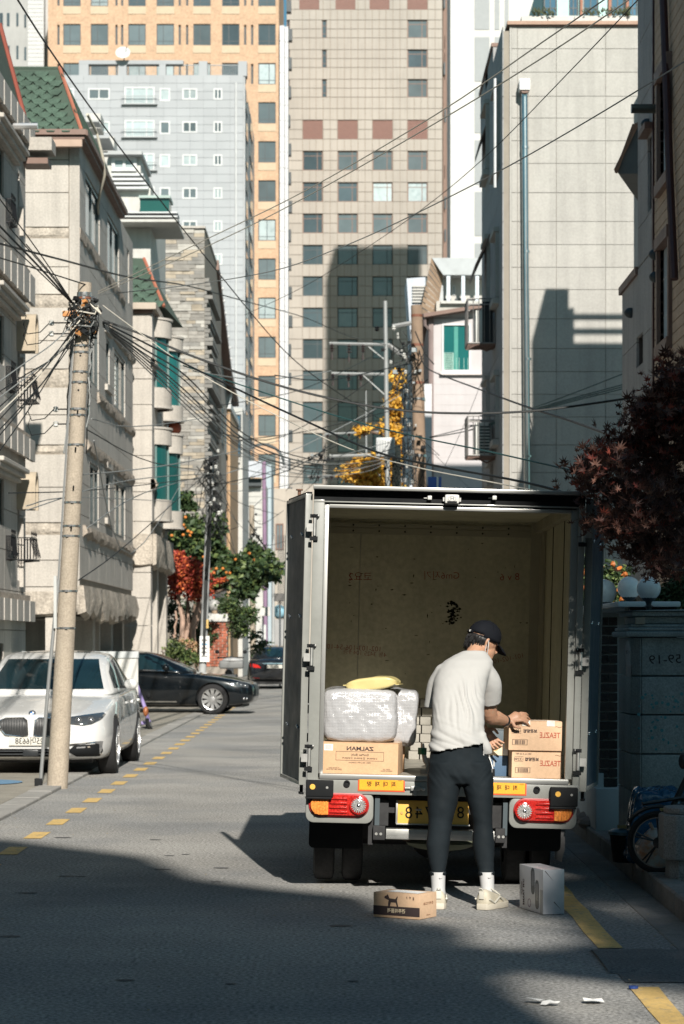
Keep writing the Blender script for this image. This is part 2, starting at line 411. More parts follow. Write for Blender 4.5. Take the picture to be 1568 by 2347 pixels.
for (a, b_, z0, z1, k, i, r) in wins:
    if k == 'p':
        p = MB(); nn = 9
        for q in range(nn): F.box(p, a + (b_ - a)*q/nn + .015, a + (b_ - a)*(q + 1)/nn - .015, z0 + .03, z1 - .03, -.14, -.06)
        F.box(p, a, b_, z0, z1, -.2, -.15); p.build('louvre_panel', mRed, tw)
    elif k == 's': window(F, tw, (a, b_, z0, z1), mFrB, gDark, -.15, .07, hb=(.25, .7))
    else:
        g = gDark if i == 0 and r > 300 else R.choice([gMid, gMid, gDark, gPale if r > 340 and r < 560 else gMid])
        window(F, tw, (a, b_, z0, z1), mFrB if r < 560 else mFrD, g, -.15, .09, bars=(.73,), hb=(.76,))
        if i and R.random() < .3 and r > 300: F.piece('blind', a + .1, a + (b_ - a)*R.uniform(.3, .65), z0 + .1, z1 - .6, -.24, -.235, M('blind_tan', (.36, .27, .16), .8), tw)
# its right flank: dark brown ribs with tilted-open windows
rb = MB()
for k in range(4): rb.box((X(1016) + k*.22, YT + .6 + k*2.6, 0), (X(1016) + k*.22 + .14, YT + 2.4 + k*2.6, tz1))
rb.build('rib', M('rib_brown', (.20, .13, .10), .7), tw)
for k in range(15):
    z = Zf(20 + 38*k + R.uniform(-9, 9)); x = X(1016 + R.choice([1, 3, 9, 12]))
    MB().box((x, YT + .3, z), (x + .2, YT + .5, z + 1.3)).build('open_window', mFrD, tw)

# orange brick tower
YO = 230.; X = lambda x, Y=YO: (x - 784) / 5553 * Y; Zf = lambda y, Y=YO: 1.58 + (1470 - y) / 5553 * Y
F = FR(0, YO); ot = thing('brick_tower', 'orange brick apartment tower with dark framed windows and pale spandrels', 'building', (-18, YO, 0))
mOr = M('orange_brick', (.46, .31, .205), .85, var=.12, vs=1.1, speck=.14, ss=4.5, bump=.3, bs=6)
mSp = M('spandrel_cream', (.47, .38, .27), .8, var=.06)
holes = []; wl = []
for r in [-11 + 89.6*k for k in range(15)]:
    for c, w in ((165, 20), (228, 20), (314, 20), (379, 20), (463, 20), (529, 20), (612, 20)):
        if r > 170 and c != 612: continue
        wl.append((X(c - w), X(c + w), Zf(r + 24 + 1), Zf(r - 24), c))
    if r < 200:
        for c in (134, 267, 280, 412, 429, 562, 578): wl.append((X(c - 2.6), X(c + 2.6), Zf(r + 24), Zf(r - 22), 0))
holes = [w[:4] for w in wl]
mb = MB(); skin(F, mb, (X(110), X(639), 0, Zf(-120)), holes, -.5, 0); F.box(mb, X(110), X(639), 0, Zf(-120), -20, -.9); mb.build('wall', mOr, ot)
for (a, b_, z0, z1, c) in wl:
    if c: 
        window(F, ot, (a, b_, z0, z1), mFrD, R.choice([gMid, gPale, gMid, gDark]), -.12, .08, bars=(R.choice([.5, .38, .62]),), hb=(.2,))
        F.piece('spandrel', a - .02, b_ + .02, z0 - .75, z0 - .06, 0, .05, mSp, ot)
    else: F.piece('slot_louvre', a, b_, z0, z1, -.3, -.25, mFrD, ot)
mb = MB()
for k in range(40): F.box(mb, X(641.5), X(652), k*1.5, k*1.5 + 1.48, -3, .3); F.box(mb, X(653), X(660.5), k*1.5, k*1.5 + 1.48, -3, -.1)
mb.build('corner_pilaster', M('pilaster_white', (.48, .48, .49), .6, rnd=.05, var=.05), ot)
for k in range(18): MB().box((X(656), YO + 1, Zf(20 + 66*k)), (X(656) + R.uniform(.35, .6), YO + 2, Zf(20 + 66*k) + 1.1)).build('corner_balcony', mFrD, ot)

# white tower with grey panels (its top is far above the frame; it shades the stone tower)
YWh = 190.; X = lambda x, Y=YWh: (x - 784) / 5553 * Y; Zf = lambda y, Y=YWh: 1.58 + (1470 - y) / 5553 * Y
F = FR(0, YWh); wt = thing('white_tower', 'smooth white tower block with a column of grey panels, right of the stone tower', 'building', (11, YWh, 0))
WH = 79.0
mb = MB(); F.box(mb, X(1032.5), X(1300), 0, WH, -6, 0); mb.build('wall', M('white_render', (.52, .51, .49), .7, var=.03, vs=.5), wt)
mG = M('panel_grey', (.27, .285, .29), .6, var=.03)
for k in range(9):
    y0 = -33 + 118.2*k
    F.piece('grey_panel', X(1088), X(1122), Zf(y0 + 101), Zf(y0), 0, .05, mG, wt)
    if k < 2: F.piece('grey_panel', X(1134), X(1145), Zf(y0 + 101), Zf(y0), 0, .05, mG, wt); F.piece('grey_panel', X(1157), X(1166), Zf(y0 + 101), Zf(y0), 0, .05, mG, wt)
jt = MB()
for k in range(75):
    F.box(jt, X(1033), X(1300), k + .0, k + .012, 0, .004)
jt.build('joint_line', M('joint_grey', (.40, .40, .39), .8), wt)

# grey apartment block
YG = 205.; X = lambda x, Y=YG: (x - 784) / 5553 * Y; Zf = lambda y, Y=YG: 1.58 + (1470 - y) / 5553 * Y
F = FR(0, YG); ga = thing('apartment_block', 'pale grey apartment block with white framed windows and a roof railing', 'building', (-16, YG, 0))
mGr = M('grey_panel_wall', (.325, .34, .355), .7, var=.05, vs=.25, rnd=.035)
mGrJ = M('grey_joint', (.22, .235, .25), .8)
holes = []; wl = []
for r in [215.5 + 75.8*k for k in range(12)]:
    for c, w, h, kd in ((227, 25, 13, 'n'), (320, 34.5, 20, 'b'), (378, 12, 15, 'n1'), (435, 17, 13, 'n'), (499.5, 10, 13, 'n'), (150, 20, 13, 'n')):
        if kd == 'b' and r > 480: continue
        oy = 4 if kd == 'b' else (1.5 if kd == 'n1' else 0)
        wl.append((X(c - w), X(c + w), Zf(r + oy + h), Zf(r + oy - h), kd))
holes = [w[:4] for w in wl]
mb = MB(); skin(F, mb, (X(100), X(558), 0, Zf(172)), holes, -.4, 0); F.box(mb, X(100), X(558), 0, Zf(172), -18, -.8); mb.build('wall', mGrJ, ga)
us = spans(X(100), X(558), 15); zs = [Zf(172) - 2.8*.25 - k*.7 for k in range(78)][::-1] + [Zf(172)]
n = 0; rest = MB()
for z0, z1 in reversed(list(zip(zs, zs[1:]))):
    for u0, u1 in zip(us, us[1:]):
        for x in rsubs((u0 + .012, u1 - .012, z0 + .012, z1 - .012), holes):
            if n < 290: F.piece('panel', *x, 0, .03, mGr, ga); n += 1
            else: F.box(rest, *x, 0, .03)
rest.build('cladding', mGr, ga)['kind'] = 'stuff'
mRail = M('railing_grey', (.30, .32, .33), .5)
for (a, b_, z0, z1, kd) in wl:
    window(F, ga, (a, b_, z0, z1), mFrW, gPale if kd == 'b' else R.choice([gPale, gMid]), .05, .12, bars={'n': (.5,), 'b': (.27, .73), 'n1': ()}[kd], ft=.1)
    if kd == 'b':
        rl = MB(); F.box(rl, a - .25, b_ + .25, z0 - .05, z0 + .02, .02, .35); F.box(rl, a - .25, b_ + .25, z0 + .62, z0 + .68, .3, .36)
        for q in spans(a - .2, b_ + .2, 16): F.box(rl, q - .015, q + .015, z0, z0 + .64, .31, .34)
        rl.build('balcony_railing', mRail, ga)
for a, b_ in ((181, 203), (271, 290), (365, 380), (456, 475), (546, 566)): F.piece('parapet_post', X(a), X(b_), Zf(174), Zf(140), -1.2, .02, mGr, ga)
mb = MB(); F.box(mb, X(181), X(420), Zf(147), Zf(138), -.8, .03)
mb.build('parapet_beam', mGr, ga)
for a, b_ in ((203, 271), (290, 365), (380, 456), (475, 546)):
    rl = MB(); F.box(rl, X(a), X(b_), Zf(148.5), Zf(147), -.3, -.2)
    for q in spans(X(a) + .05, X(b_) - .05, 15): F.box(rl, q - .014, q + .014, Zf(172), Zf(148), -.27, -.24)
    rl.build('roof_railing', mRail, ga)
sd_ = MB(); FS = FL(X(558) + .02, YG)
FS.box(sd_, 0, 26, 0, Zf(176), -1, 0)
FS.box(sd_, 0, .8, 0, Zf(176), 0, .12); sd_.build('side_wall', M('grey_side', (.35, .36, .37), .7, var=.1, vs=.6), ga)
for k in range(15):
    FS.box(q := MB(), 3, 7, Zf(230 + 62*k), Zf(230 + 62*k) + 1.5, 0, .1); q.build('side_window', gDark, ga); FS.box(q := MB(), 12, 18, Zf(230 + 62*k), Zf(230 + 62*k) + 1.5, 0, .12); q.build('side_window', gDark, ga)
F2 = FR(0, YG); pipe = MB(); pipe.cyl(F2.p(X(541), 5, .15), F2.p(X(541), Zf(190), .15), .07, n=8); pipe.build('rain_pipe', mFrW, ga)
# satellite dish and roof clutter on the grey block
dd = thing('satellite_dish', 'small white satellite dish on the roof of the grey apartment block', 'dish', (X(285), YG - .3, Zf(140)))
MB().lathe([(.02, 0), (.35, .06), (.62, .2)], 18, TF((X(284), YG - .4, Zf(126)), (1, 0, 0), (-.2, -1, .5))).build('reflector', mFrW, dd, smooth=True)
MB().cyl((X(285), YG - .2, Zf(140)), (X(285), YG - .2, Zf(124)), .05).cyl((X(288), YG-.2, Zf(130)), (X(292), YG - 1, Zf(114)), .03).build('mast', mFrD, dd)

# pale slab blocks at the far left
YL = 240.; X = lambda x, Y=YL: (x - 784) / 5553 * Y; Zf = lambda y, Y=YL: 1.58 + (1470 - y) / 5553 * Y
F = FR(0, YL); lb = thing('slab_block', 'pale grey and white high-rise slab at the top left corner', 'building', (-31, YL, 0))
mb = MB(); F.box(mb, X(-80), X(64), 0, Zf(-100), -18, 0); mb.build('wall', M('slab_grey', (.34, .34, .33), .8, var=.12, vs=.3, streak=.1), lb)
mb = MB(); F.box(mb, X(65), X(102), 0, Zf(-100), -14, .5); mb.build('white_wing', M('slab_white', (.48, .485, .48), .7, var=.04), lb)
mb = MB(); F.box(mb, X(102.5), X(125), 0, Zf(-100), -12, -.6); mb.build('flank', M('slab_flank', (.40, .40, .39), .8), lb)
for k in range(9):
    for c, w in ((40, 2.4), (58, 2.2), (19, 3.2), (3, 4)):
        y_ = -45 + 75*k + (3 if c == 58 else 0)
        if y_ > 420: break
        FR(0, YL).piece('window', X(c - w), X(c + w), Zf(y_ + 30), Zf(y_), 0, .06, gDark, lb)
F = FR(0, YL - .55)
for k in range(26): F.piece('panel_band', X(66), X(101), Zf(-60 + 9.3*k + 8.6), Zf(-60 + 9.3*k), .06, .09, MATS['slab_white'], lb)

# blue glazed block behind the beige building, top right
YB = 90.; X = lambda x, Y=YB: (x - 784) / 5553 * Y; Zf = lambda y, Y=YB: 1.58 + (1470 - y) / 5553 * Y
F = FR(0, YB); bb = thing('glazed_block', 'white building with tall blue windows and rust columns above the beige roof', 'building', (11, YB, 0))
holes = [(X(a), X(b_), Zf(36), Zf(-60)) for a, b_ in ((1247, 1277), (1304, 1326), (1337, 1372), (1401, 1432), (1440, 1462))]
mb = MB(); skin(F, mb, (X(1247), X(1600), Zf(60), Zf(-80)), holes, -.3, 0); F.box(mb, X(1247), X(1600), 0, Zf(-80), -8, -.6); mb.build('wall', M('white_render_b', (.42, .60, .58), .8, var=.05), bb)
for h in holes: window(F, bb, h, mFrD, gBlue, -.1, .05, bars=(.5,), hb=(.2,))
for a in (1329, 1394, 1434): F.piece('column', X(a), X(a + 6), Zf(40), Zf(-80), .02, .2, M('rust_column', (.30, .13, .08), .7), bb)
# ================================================================ LEFT SIDE OF THE STREET
mSt = M('granite_warm', (.44, .405, .36), .8, var=.10, vs=1.2, speck=.12, ss=30, streak=.2, rnd=.045, bump=.25, bs=40)
mStG = M('granite_side', (.44, .41, .37), .8, var=.10, vs=1.1, speck=.10, ss=30, streak=.22, rnd=.05, bump=.25, bs=40)
mJt = M('stone_joint', (.27, .24, .20), .9, var=.1)
mRough = M('rough_stone', (.42, .37, .31), .9, var=.28, vs=5, speck=.2, ss=25, bump=1.0, bs=18, streak=.25)
mBas = M('rough_stone_dark', (.34, .29, .24), .9, var=.3, vs=6, bump=1.0, bs=18)
mAl = M('aluminium_dark', (.06, .075, .075), .4, metal=.3)
mFas = M('fascia_brown', (.18, .11, .085), .6, var=.1)
mTrim = M('trim_rust', (.36, .13, .08), .6, var=.1)
def hexroof(parent, o, u, w, nu, nw, s, m, clip=None, thick=.02):
    """rows of hexagonal shingle tabs on the slope (o origin, u along the eave, w up the slope)"""
    o, u, w = V(o), V(u).normalized(), V(w).normalized(); n = u.cross(w).normalized()
    if n.y > 0 and abs(n.y) > abs(n.x): n = -n
    tabs = {}
    for j in range(nw):
        for i in range(-1, nu + 1):
            c = o + u * ((i + (.5 if j % 2 else 0)) * s * 1.04) + w * (j * s * .46)
            if clip and not clip(c): continue
            if 0 not in tabs:
                pl = [(-.5, .34), (-.5, .10), (-.24, -.32), (.24, -.32), (.5, .10), (.5, .34)]
                mb = MB(); a = [V((p[0]*s, p[1]*s, thick if p[1] < .2 else .003)) for p in pl]; b = [V((p[0]*s, p[1]*s, .0)) for p in pl]
                mb.add(a + b, [(0,1,2,3,4,5)] + [(i_, 6 + i_, 6 + (i_+1) % 6, (i_+1) % 6) for i_ in range(6)])
                tabs[0] = mb.mesh('shingle', m)
            ob = link(tabs[0], 'shingle', parent)
            T = Matrix(((u.x, w.x, n.x, c.x), (u.y, w.y, n.y, c.y), (u.z, w.z, n.z, c.z), (0, 0, 0, 1)))
            ob.matrix_basis = T
def rough_band(F, parent, u0, u1, z0, z1, t, name='rough_band', step=.22, m=None, drip=.06):
    """hewn stone course: lumpy proud band with a ragged lower edge"""
    n = max(2, int((u1 - u0) / step)); mb = MB(); rows = []
    for i in range(n + 1):
        u = u0 + (u1 - u0) * i / n; e = i in (0, n)
        j = lambda a: R.uniform(-a, a)
        zb = z0 + (0 if e else R.uniform(-drip, drip * .4)); tt = t * R.uniform(.55, 1.25)
        rows.append([F.p(u, z1, .0), F.p(u, z1 + j(.01), t * .7), F.p(u, (z0 + z1) / 2 + j(.03), tt), F.p(u, zb + .05, t * R.uniform(.4, 1)), F.p(u, zb, .0)])
    mb.grid(rows)
    for r in (rows[0], rows[-1]): mb.add(r, [tuple(range(5))])
    return mb.build(name, m or mRough, parent, smooth=True, ang=28)
# --- nearest villa on the left (only its street wall is in view)
v0 = thing('stone_villa', 'nearest stone villa on the left edge with arched hoods and iron baskets', 'building', (-6, 36, 0))
F = FL(-5.06, 0)
Zc = lambda y, Y: 1.58 + (1470 - y) / 5553 * Y
def zz(y, Y=37.6): return Zc(y, Y)
holes = []
slot = []
for top, bot in ((742, 985), (1112, 1330), (395, 520)):
    slot.append((37.55, 37.78, zz(bot), zz(top)))
bigw = [(34.6, 36.05, zz(838, 36), zz(725, 36)), (34.6, 36.05, zz(1205, 36), zz(1098, 36)), (34.6, 36.05, zz(455, 36), zz(345, 36)), (34.6, 36.0, .9, 1.55)]
holes = slot + bigw
mb = MB(); skin(F, mb, (26, 38.5, 0, 9.6), holes, -.25, 0); F.box(mb, 26, 38.5, 0, 9.6, -6, -.4); mb.build('wall', mJt, v0)
clad(F, v0, mStG, [30, 31.2, 32.4, 33.5, 34.5, 35.3, 36.1, 36.9, 37.7, 38.5], [0, .55, 1.1, 1.75, 2.35, 2.95, 3.55, 4.1, 4.7, 5.25, 5.85, 6.45, 7.05, 7.6, 8.2, 8.8, 9.5], holes)
FR(-5.06, 38.53).box(MB(), 0, 1, 0, 1, 0, 1)
for h in bigw: window(F, v0, h, mAl, gDark, -.01, .06, bars=(.5,))
for h in slot: window(F, v0, h, mAl, gDark, -.1, .04)
for h in slot: F.piece('pilaster_slip', h[1] + .02, h[1] + .12, h[2] - .1, h[3] - .5, .03, .09, mSt, v0)
def keyband(z0, z1):
    F.piece('relief_band', 30, 38.56, z0, z1, .03, .10, mBas, v0)
    for k in range(12): F.piece('band_block', 30.2 + k*.72, 30.2 + k*.72 + .62, z0 - .04, z1 - .09, .10, .155, mStG, v0)
for a, b_ in ((674, 600), (1041, 985), (1418, 1363), (310, 250)): keyband(zz(a), zz(b_))
for y_ in (700, 1074, 342):
    z = zz(y_, 37.0); mb = MB()
    for q, (dz, d) in enumerate(((0, .26), (-.07, .2), (-.14, .13))): F.box(mb, 34.4, 37.25, z + dz - .068, z + dz, .03, d)
    mb.build('cornice', mSt, v0, bevel=.01, seg=1)
def hood(z):
    mb = MB(); a0 = []
    for k in range(10):
        t = math.pi * k / 9; a0.append((math.cos(t), math.sin(t)))
    c = F.p(37.66, z, 0); out = []
    for d in (0., .32):
        for (rr) in (.15, .21):
            out.append([V((c.x + d, c.y + rr*x*1.0, c.z + rr*y_)) for x, y_ in a0])
    # legs down
    def ring(d, rr): return [V((c.x + d, c.y - rr, c.z - .38))] + [V((c.x + d, c.y - rr*math.cos(math.pi*k/9), c.z + rr*math.sin(math.pi*k/9))) for k in range(10)] + [V((c.x + d, c.y + rr, c.z - .38))]
    A, B_, C_, D_ = ring(.03, .15), ring(.03, .21), ring(.32, .21), ring(.32, .15)
    mb.grid([A, B_, C_, D_, A])
    for r in range(2):
        i = 0 if r == 0 else -1; mb.add([A[i], B_[i], C_[i], D_[i]], [(0,1,2,3)])
    mb.build('arched_hood', M('hood_stone', (.42, .35, .26), .8, var=.15, vs=3, streak=.2), v0, smooth=True)
for y_ in (750, 1112): hood(zz(y_))
mIron = M('wrought_iron', (.02, .02, .022), .5, metal=.5)
def basket(parent, u, z, w, proj=.62, h=.34):
    """bellied wrought-iron window basket"""
    mb = MB(); n = 7
    for i in range(n):
        uu = u - w/2 + w*i/(n - 1)
        mb.tube([F.p(uu, z + h, .36*proj), F.p(uu, z + h*.6, .40*proj), F.p(uu, z + h*.2, .46*proj), F.p(uu, z, .42*proj), F.p(uu, z - .02, .02)], .006, 4)
    for i in range(5):
        d = (.06 + .36*i/5)*proj
        for uu in (u - w/2, u + w/2): mb.tube([F.p(uu, z, d), F.p(uu, z + h, d)], .007, 4)
    for hh, d in ((h, .37*proj), (.0, .43*proj)): mb.tube([F.p(u - w/2, z + hh, .02), F.p(u - w/2, z + hh, d), F.p(u + w/2, z + hh, d), F.p(u + w/2, z + hh, .02)], .009, 5)
    for i in range(4):
        c = F.p(u - w/2 + w*(i + .5)/4, z + h + .05, .37*proj)
        mb.tube([c + V((0, .05*math.cos(a*.7), .05*math.sin(a*.7))) for a in range(9)], .006, 4)
    return mb.build('iron_basket', mIron, parent)
for y_ in (925, 1286): basket(v0, 38.0, zz(y_, 38.3), .75)
for y_ in (900, 1283, 522): basket(v0, 36.5, zz(y_, 36.8), .5, .3)
# roof edge
mShG = M('shingle_green', (.055, .09, .065), .9, var=.22, vs=6, speck=.25, ss=50, rnd=.16, bump=.5, bs=70)
mSheath = M('roof_sheathing', (.05, .075, .055), .9)
mb = MB(); mb.add([(-5.04, 26, 9.75), (-5.04, 38.6, 9.75), (-5.42, 38.2, 11.3), (-5.42, 26, 11.3), (-5.42, 38.6, 9.75), (-5.42, 26, 9.75)], [(0,1,2,3), (1,4,2), (0,3,5), (0,5,4,1), (5,3,2,4)])
mb.build('roof', mSheath, v0)
F.piece('eave_fascia', 26, 38.62, 9.5, 9.72, .0, .09, mFas, v0)
MB().tube([(-5.03, 38.62, 9.8), (-5.41, 38.22, 11.33)], .045, 6).tube([(-5.03, 26, 9.8), (-5.03, 38.6, 9.8)], .02, 6).build('roof_flashing', M('flashing_red', (.28, .07, .045), .5), v0)
for i in range(3): MB().tube([F.p(36.3 + .0*i, zz(312) - .12 + .0*i, .05), F.p(36.3, zz(312) - .12, .5)], .05 - .01*i, 8).build('flue_pipe', M('steel', (.6, .6, .6), .3, metal=.9), v0) if i == 0 else None
F.piece('eave_bracket', 38.05, 38.6, zz(330), zz(300), .02, .5, mSt, v0); F.piece('eave_bracket', 38.2, 38.7, zz(357), zz(342), .02, .42, mFas, v0)

# --- stone villa with green mansard roof
v1 = thing('mansard_villa', 'beige granite villa with green hexagon shingle roof behind the leaning concrete pole', 'building', (-6.5, 47, 0))
FF = FR(0, 45); FS = FL(-5.06, 0)
z45 = lambda y: Zc(y, 45)
bandsF = [(546, 521), (705, 675), (888, 846), (1041, 1020), (1225, 1198)]
levels = [z45(y) for y in (1500, 1460, 1405, 1345, 1284, 1225, 1198, 1117, 1041, 1020, 951, 888, 846, 781, 705, 675, 612, 546, 521, 442, 367, 326)]
mb = MB()
FF.box(mb, -9.5, -5.06 - .0, z45(1405), 10.9, -11.3, 0)
mb.build('wall', mJt, v1)
usF = [-9.5, -8.2, -6.9, -5.07]
bz = [(z45(a), z45(b_)) for a, b_ in bandsF]
for k, (z0, z1) in enumerate(zip(levels, levels[1:])):
    isb = any(abs(z0 - a) < .01 for a, b_ in bz)
    if z0 < z45(1405) - .01: continue
    for u0, u1 in zip(usF, usF[1:]):
        if isb: rough_band(FF, v1, u0 + .005, u1 - .005, z0, z1 - .01, .045, 'relief_panel', .12, mRough, .0)
        else: FF.piece('panel', u0 + .006, u1 - .006, z0 + .008, z1 - .008, 0, .035, mSt, v1)
# street wall, with real openings
win = [(46.0, 48.7, 9.33, 10.5), (50.3, 52.9, 9.25, 10.5), (51.8, 54.4, 6.6, 7.85), (46.6, 48.5, 6.6, 7.85), (51.8, 54.4, 3.85, 5.05), (46.8, 48.5, 3.85, 5.05)]
slots = [(50.0, 50.75, 6.95, 7.85), (50.0, 50.75, 4.2, 5.05), (54.9, 55.4, 9.3, 10.5)]
mb = MB(); skin(FS, mb, (45.0, 56.4, 2.1, 10.9), win + slots, .001, .16); mb.build('street_wall', mJt, v1)
FS2 = FL(-4.90, 0)
clad(FS2, v1, mStG, [45.0, 46.7, 48.5, 50.2, 51.8, 53.5, 55.0, 56.4], [2.75, 3.35, 3.95, 4.55, 5.15, 5.75, 6.35, 6.95, 7.55, 8.15, 8.75, 9.3, 9.95, 10.45, 10.85], win + slots, t=.03)
FF.piece('corner_quoin', -5.06 + .001, -4.872, 2.1, 10.86, .0, .034, mSt, v1)
for h in win:
    window(FS, v1, h, mAl, gDark, .165, .07, bars=(.5,), ft=.06)
    hw_ = (h[1] - h[0])
    FS.piece('curtain', h[0] + hw_*.62, h[0] + hw_*.86, h[2] + .08, h[3] - .06, .1285, .133, M('curtain_pale', (.55, .55, .52), .9), v1)
for h in slots: window(FS, v1, h, mAl, gDark, .165, .05, ft=.06)
for (a, b_, z, t) in ((45.0, 54.2, 9.03, .07), (50.8, 56.4, 8.0, .10), (48.2, 56.4, 6.30, .10), (46.0, 56.4, 5.18, .10), (45.5, 56.4, 3.52, .12)):
    rough_band(FS2, v1, a, b_, z, z + .24, t, 'stone_sill', .22, mBas, .05)
for z in (7.95, 6.75, 5.15, 4.0): FS2.piece('slot_cap', 49.75, 51.0, z, z + .12, .03, .09, mSt, v1)
# glass-block strip in the second-floor window
for k in range(10): FS.piece('glass_block', 52.55, 52.85, 6.72 + k*.108, 6.72 + k*.108 + .07, .13, .14, M('glass_block', (.75, .77, .74), .3), v1)
# base: rough hewn band above the open parking, columns
rough_band(FS2, v1, 44.9, 56.4, 2.08, 2.62, .16, 'hewn_band', .24, mRough, .16)
rough_band(FF, v1, -9.5, -4.86, 2.08, 2.5, .15, 'hewn_band', .3, mRough, .1)
mb = MB(); FF.box(mb, -9.4, -5.4, 0, 2.1, -11, -5.2); mb.build('parking_back_wall', mStG, v1)
for u in (45.0, 49.3, 53.2, 55.9): FS.piece('column', u, u + .45, .0, 2.08, -.45, -.01, mSt, v1)
for u in (46.2, 51.5): FS.piece('door_jamb', u, u + .2, 0, 2.08, -.3, -.1, mStG, v1)
MB().box((-9.4, 45.3, 2.0), (-5.1, 56.2, 2.06)).build('parking_ceiling', mJt, v1)
# mansard: sheathing, hex shingles, hip trim, fascia and gutter
ex, ey0, ey1, ez = -4.80, 44.55, 52.9, 10.98; rx, ry0, rz = -5.32, 45.55, 12.35
mb = MB(); mb.add([(-9.6, ey0, ez), (ex, ey0, ez), (rx, ry0, rz), (-9.6, ry0, rz), (ex, ey1, ez), (rx, ey1 - .2, rz), (-9.6, ey1, ez), (-9.6, ey1, rz)],
       [(0,1,2,3), (1,4,5,2), (3,2,5,7), (4,6,7,5), (0,6,4,1), (0,3,7,6)]); mb.build('roof_slope', mSheath, v1)
wv = V((0, ry0 - ey0, rz - ez))
def clipf(c): 
    t = (c.z - ez) / (rz - ez); return -7.6 < c.x < ex + (rx - ex)*t - .14 and -.05 < t < 1.02
hexroof(v1, (-7.6, ey0 - .012, ez + .02), (1, 0, 0), wv, 12, 13, .27, mShG, clipf)
wv = V((rx - ex, 0, rz - ez))
def clips(c):
    t = (c.z - ez) / (rz - ez); return ey0 + (ry0 - ey0)*t + .12 < c.y < ey1 - .1 and -.05 < t < 1.02
hexroof(v1, (ex + .012, ey0, ez + .02), (0, 1, 0), wv, 22, 8, .37, mShG, clips)
MB().tube([(ex + .01, ey0 - .01, ez), (rx + .01, ry0 - .01, rz + .02)], .035, 6).build('hip_trim', mTrim, v1)
MB().box((-9.7, ey0 - .06, ez - .09), (ex + .1, ey0 + .0, ez + .01)).box((-9.7, ey0 + .0, ez - .16), (ex + .06, ey0 + .5, ez - .1)).build('front_gutter', mFas, v1)
MB().box((-9.7, ey0 - .02, ez - .30), (ex + .02, ey0 + .1, ez - .17)).build('front_fascia', M('fascia_tan', (.42, .30, .23), .7), v1)
MB().box((ex + .0, ey0 + .02, ez - .09), (ex + .12, ey1 + .05, ez + .01)).build('side_gutter', mFas, v1)
MB().box((ex - .24, ey0 + .52, ez - .16), (ex + .06, ey1, ez - .1)).build('soffit', mFas, v1)
MB().box((-9.6, ry0 - .02, rz - .01), (rx + .05, ry0 + .3, rz + .035)).build('ridge_cap', mSheath, v1)
# white hose hanging from the eave
hz = thing('drain_hose', 'pale flexible hose hanging from the green roof over the granite villa', 'hose', (-5.2, 48, 12))
MB().tube([W(200, 262, 46.9), W(222, 305, 47.5), W(236, 360, 47.6), W(240, 400, 47.8), W(230, 440, 48.0), W(224, 470, 48.4), W(226, 490, 48.6)], .028, 7).build('pipe', M('hose_cream', (.48, .44, .36), .6), hz, smooth=True)

# --- set-forward wing with round bay windows
wg = thing('bay_villa', 'beige villa wing with stacked green glass bay windows beyond the granite villa', 'building', (-5, 59, 0))
F = FR(0, 57); Fs = FL(-4.5, 0)
mb = MB(); F.box(mb, -6.5, -4.5, 4.1, 9.35, -5.6, -.0); mb.build('wall', mJt, wg)
zs = [.05, .65, 1.3, 1.95, 2.6, 3.2, 3.8, 4.4, 5.1, 5.3, 5.95, 6.55, 7.15, 7.75, 8.0, 8.65, 9.3]
for z0, z1 in zip(zs, zs[1:]):
    nb = z1 - z0 < .3
    F.piece('panel', -6.4, -4.97, z0 + .008, z1 - .008, 0, .05 if nb else .03, mSt, wg)
    if z0 < 4.3: F.piece('pier_block', -4.96, -4.5, z0 + .008, z1 - .008, -.5, .03, mSt, wg)
    else:
        F.piece('panel', -4.96, -4.5, z0 + .008, z1 - .008, 0, .05 if nb else .03, mSt, wg)
        Fs.piece('panel', 57, 59.5, z0 + .008, z1 - .008, 0, .03, mStG, wg); Fs.piece('panel', 59.53, 62.6, z0 + .008, z1 - .008, 0, .03, mStG, wg)
for u in (59.0, 62.0): Fs.piece('pier', u, u + .45, 0, 4.1, -.5, .0, mSt, wg)
mb = MB(); Fs.box(mb, 58, 62.3, 0, 4.1, -2.2, -2.0); mb.build('recess_wall', mStG, wg)
rough_band(F, wg, -5.0, -4.45, 3.35, 4.1, .2, 'hewn_lintel', .2, mRough, .1); rough_band(Fs, wg, 57.0, 62.6, 3.35, 4.1, .2, 'hewn_lintel', .3, mRough, .1)
for (zc, yy) in ((8.0, 57.6), (5.15, 57.6)): 
    for q in (0, 1): rough_band(Fs, wg, 57.0 + q*.0, 57.6, zc, zc + .25, .14 - .02*q, 'stone_knob', .2, mBas)
def bay(cx, cy, r, zt, zg1, zg0, zb):
    n = 22; arc = (-math.pi*.62, math.pi*.55)
    def rg(r0, r1, z0, z1, nm, m):
        mb = MB(); mb.lathe([(r0, z0), (r1, z0), (r1, z1), (r0, z1)], n, None, (cx, cy, 0), arc); return mb.build(nm, m, wg, smooth=True)
    rg(r*.2, r, zg1, zt, 'bay_parapet', mSt); rg(r*.2, r, zb, zg0, 'bay_base', mSt)
    rg(r - .05, r + .03, zt, zt + .05, 'bay_coping', mStG); rg(r - .05, r + .04, zb - .05, zb, 'bay_coping', mStG)
    g = MB(); g.lathe([(r - .1, zg0), (r - .1, zg1)], n, None, (cx, cy, 0), arc); fr = MB()
    g.build('bay_glass', gTeal, wg, smooth=True)
    for k in range(5):
        a = arc[0] + (arc[1] - arc[0])*k/4; x, y = cx + (r - .08)*math.cos(a), cy + (r - .08)*math.sin(a)
        MB().box((x - .02, y - .02, zg0), (x + .02, y + .02, zg1)).build('bay_mullion', M('frame_teal', (.10, .17, .16), .5), wg)
bay(-4.72, 58.3, .62, 9.26, 8.84, 7.64, 7.2); bay(-4.72, 58.3, .62, 6.65, 6.28, 4.97, 4.5)
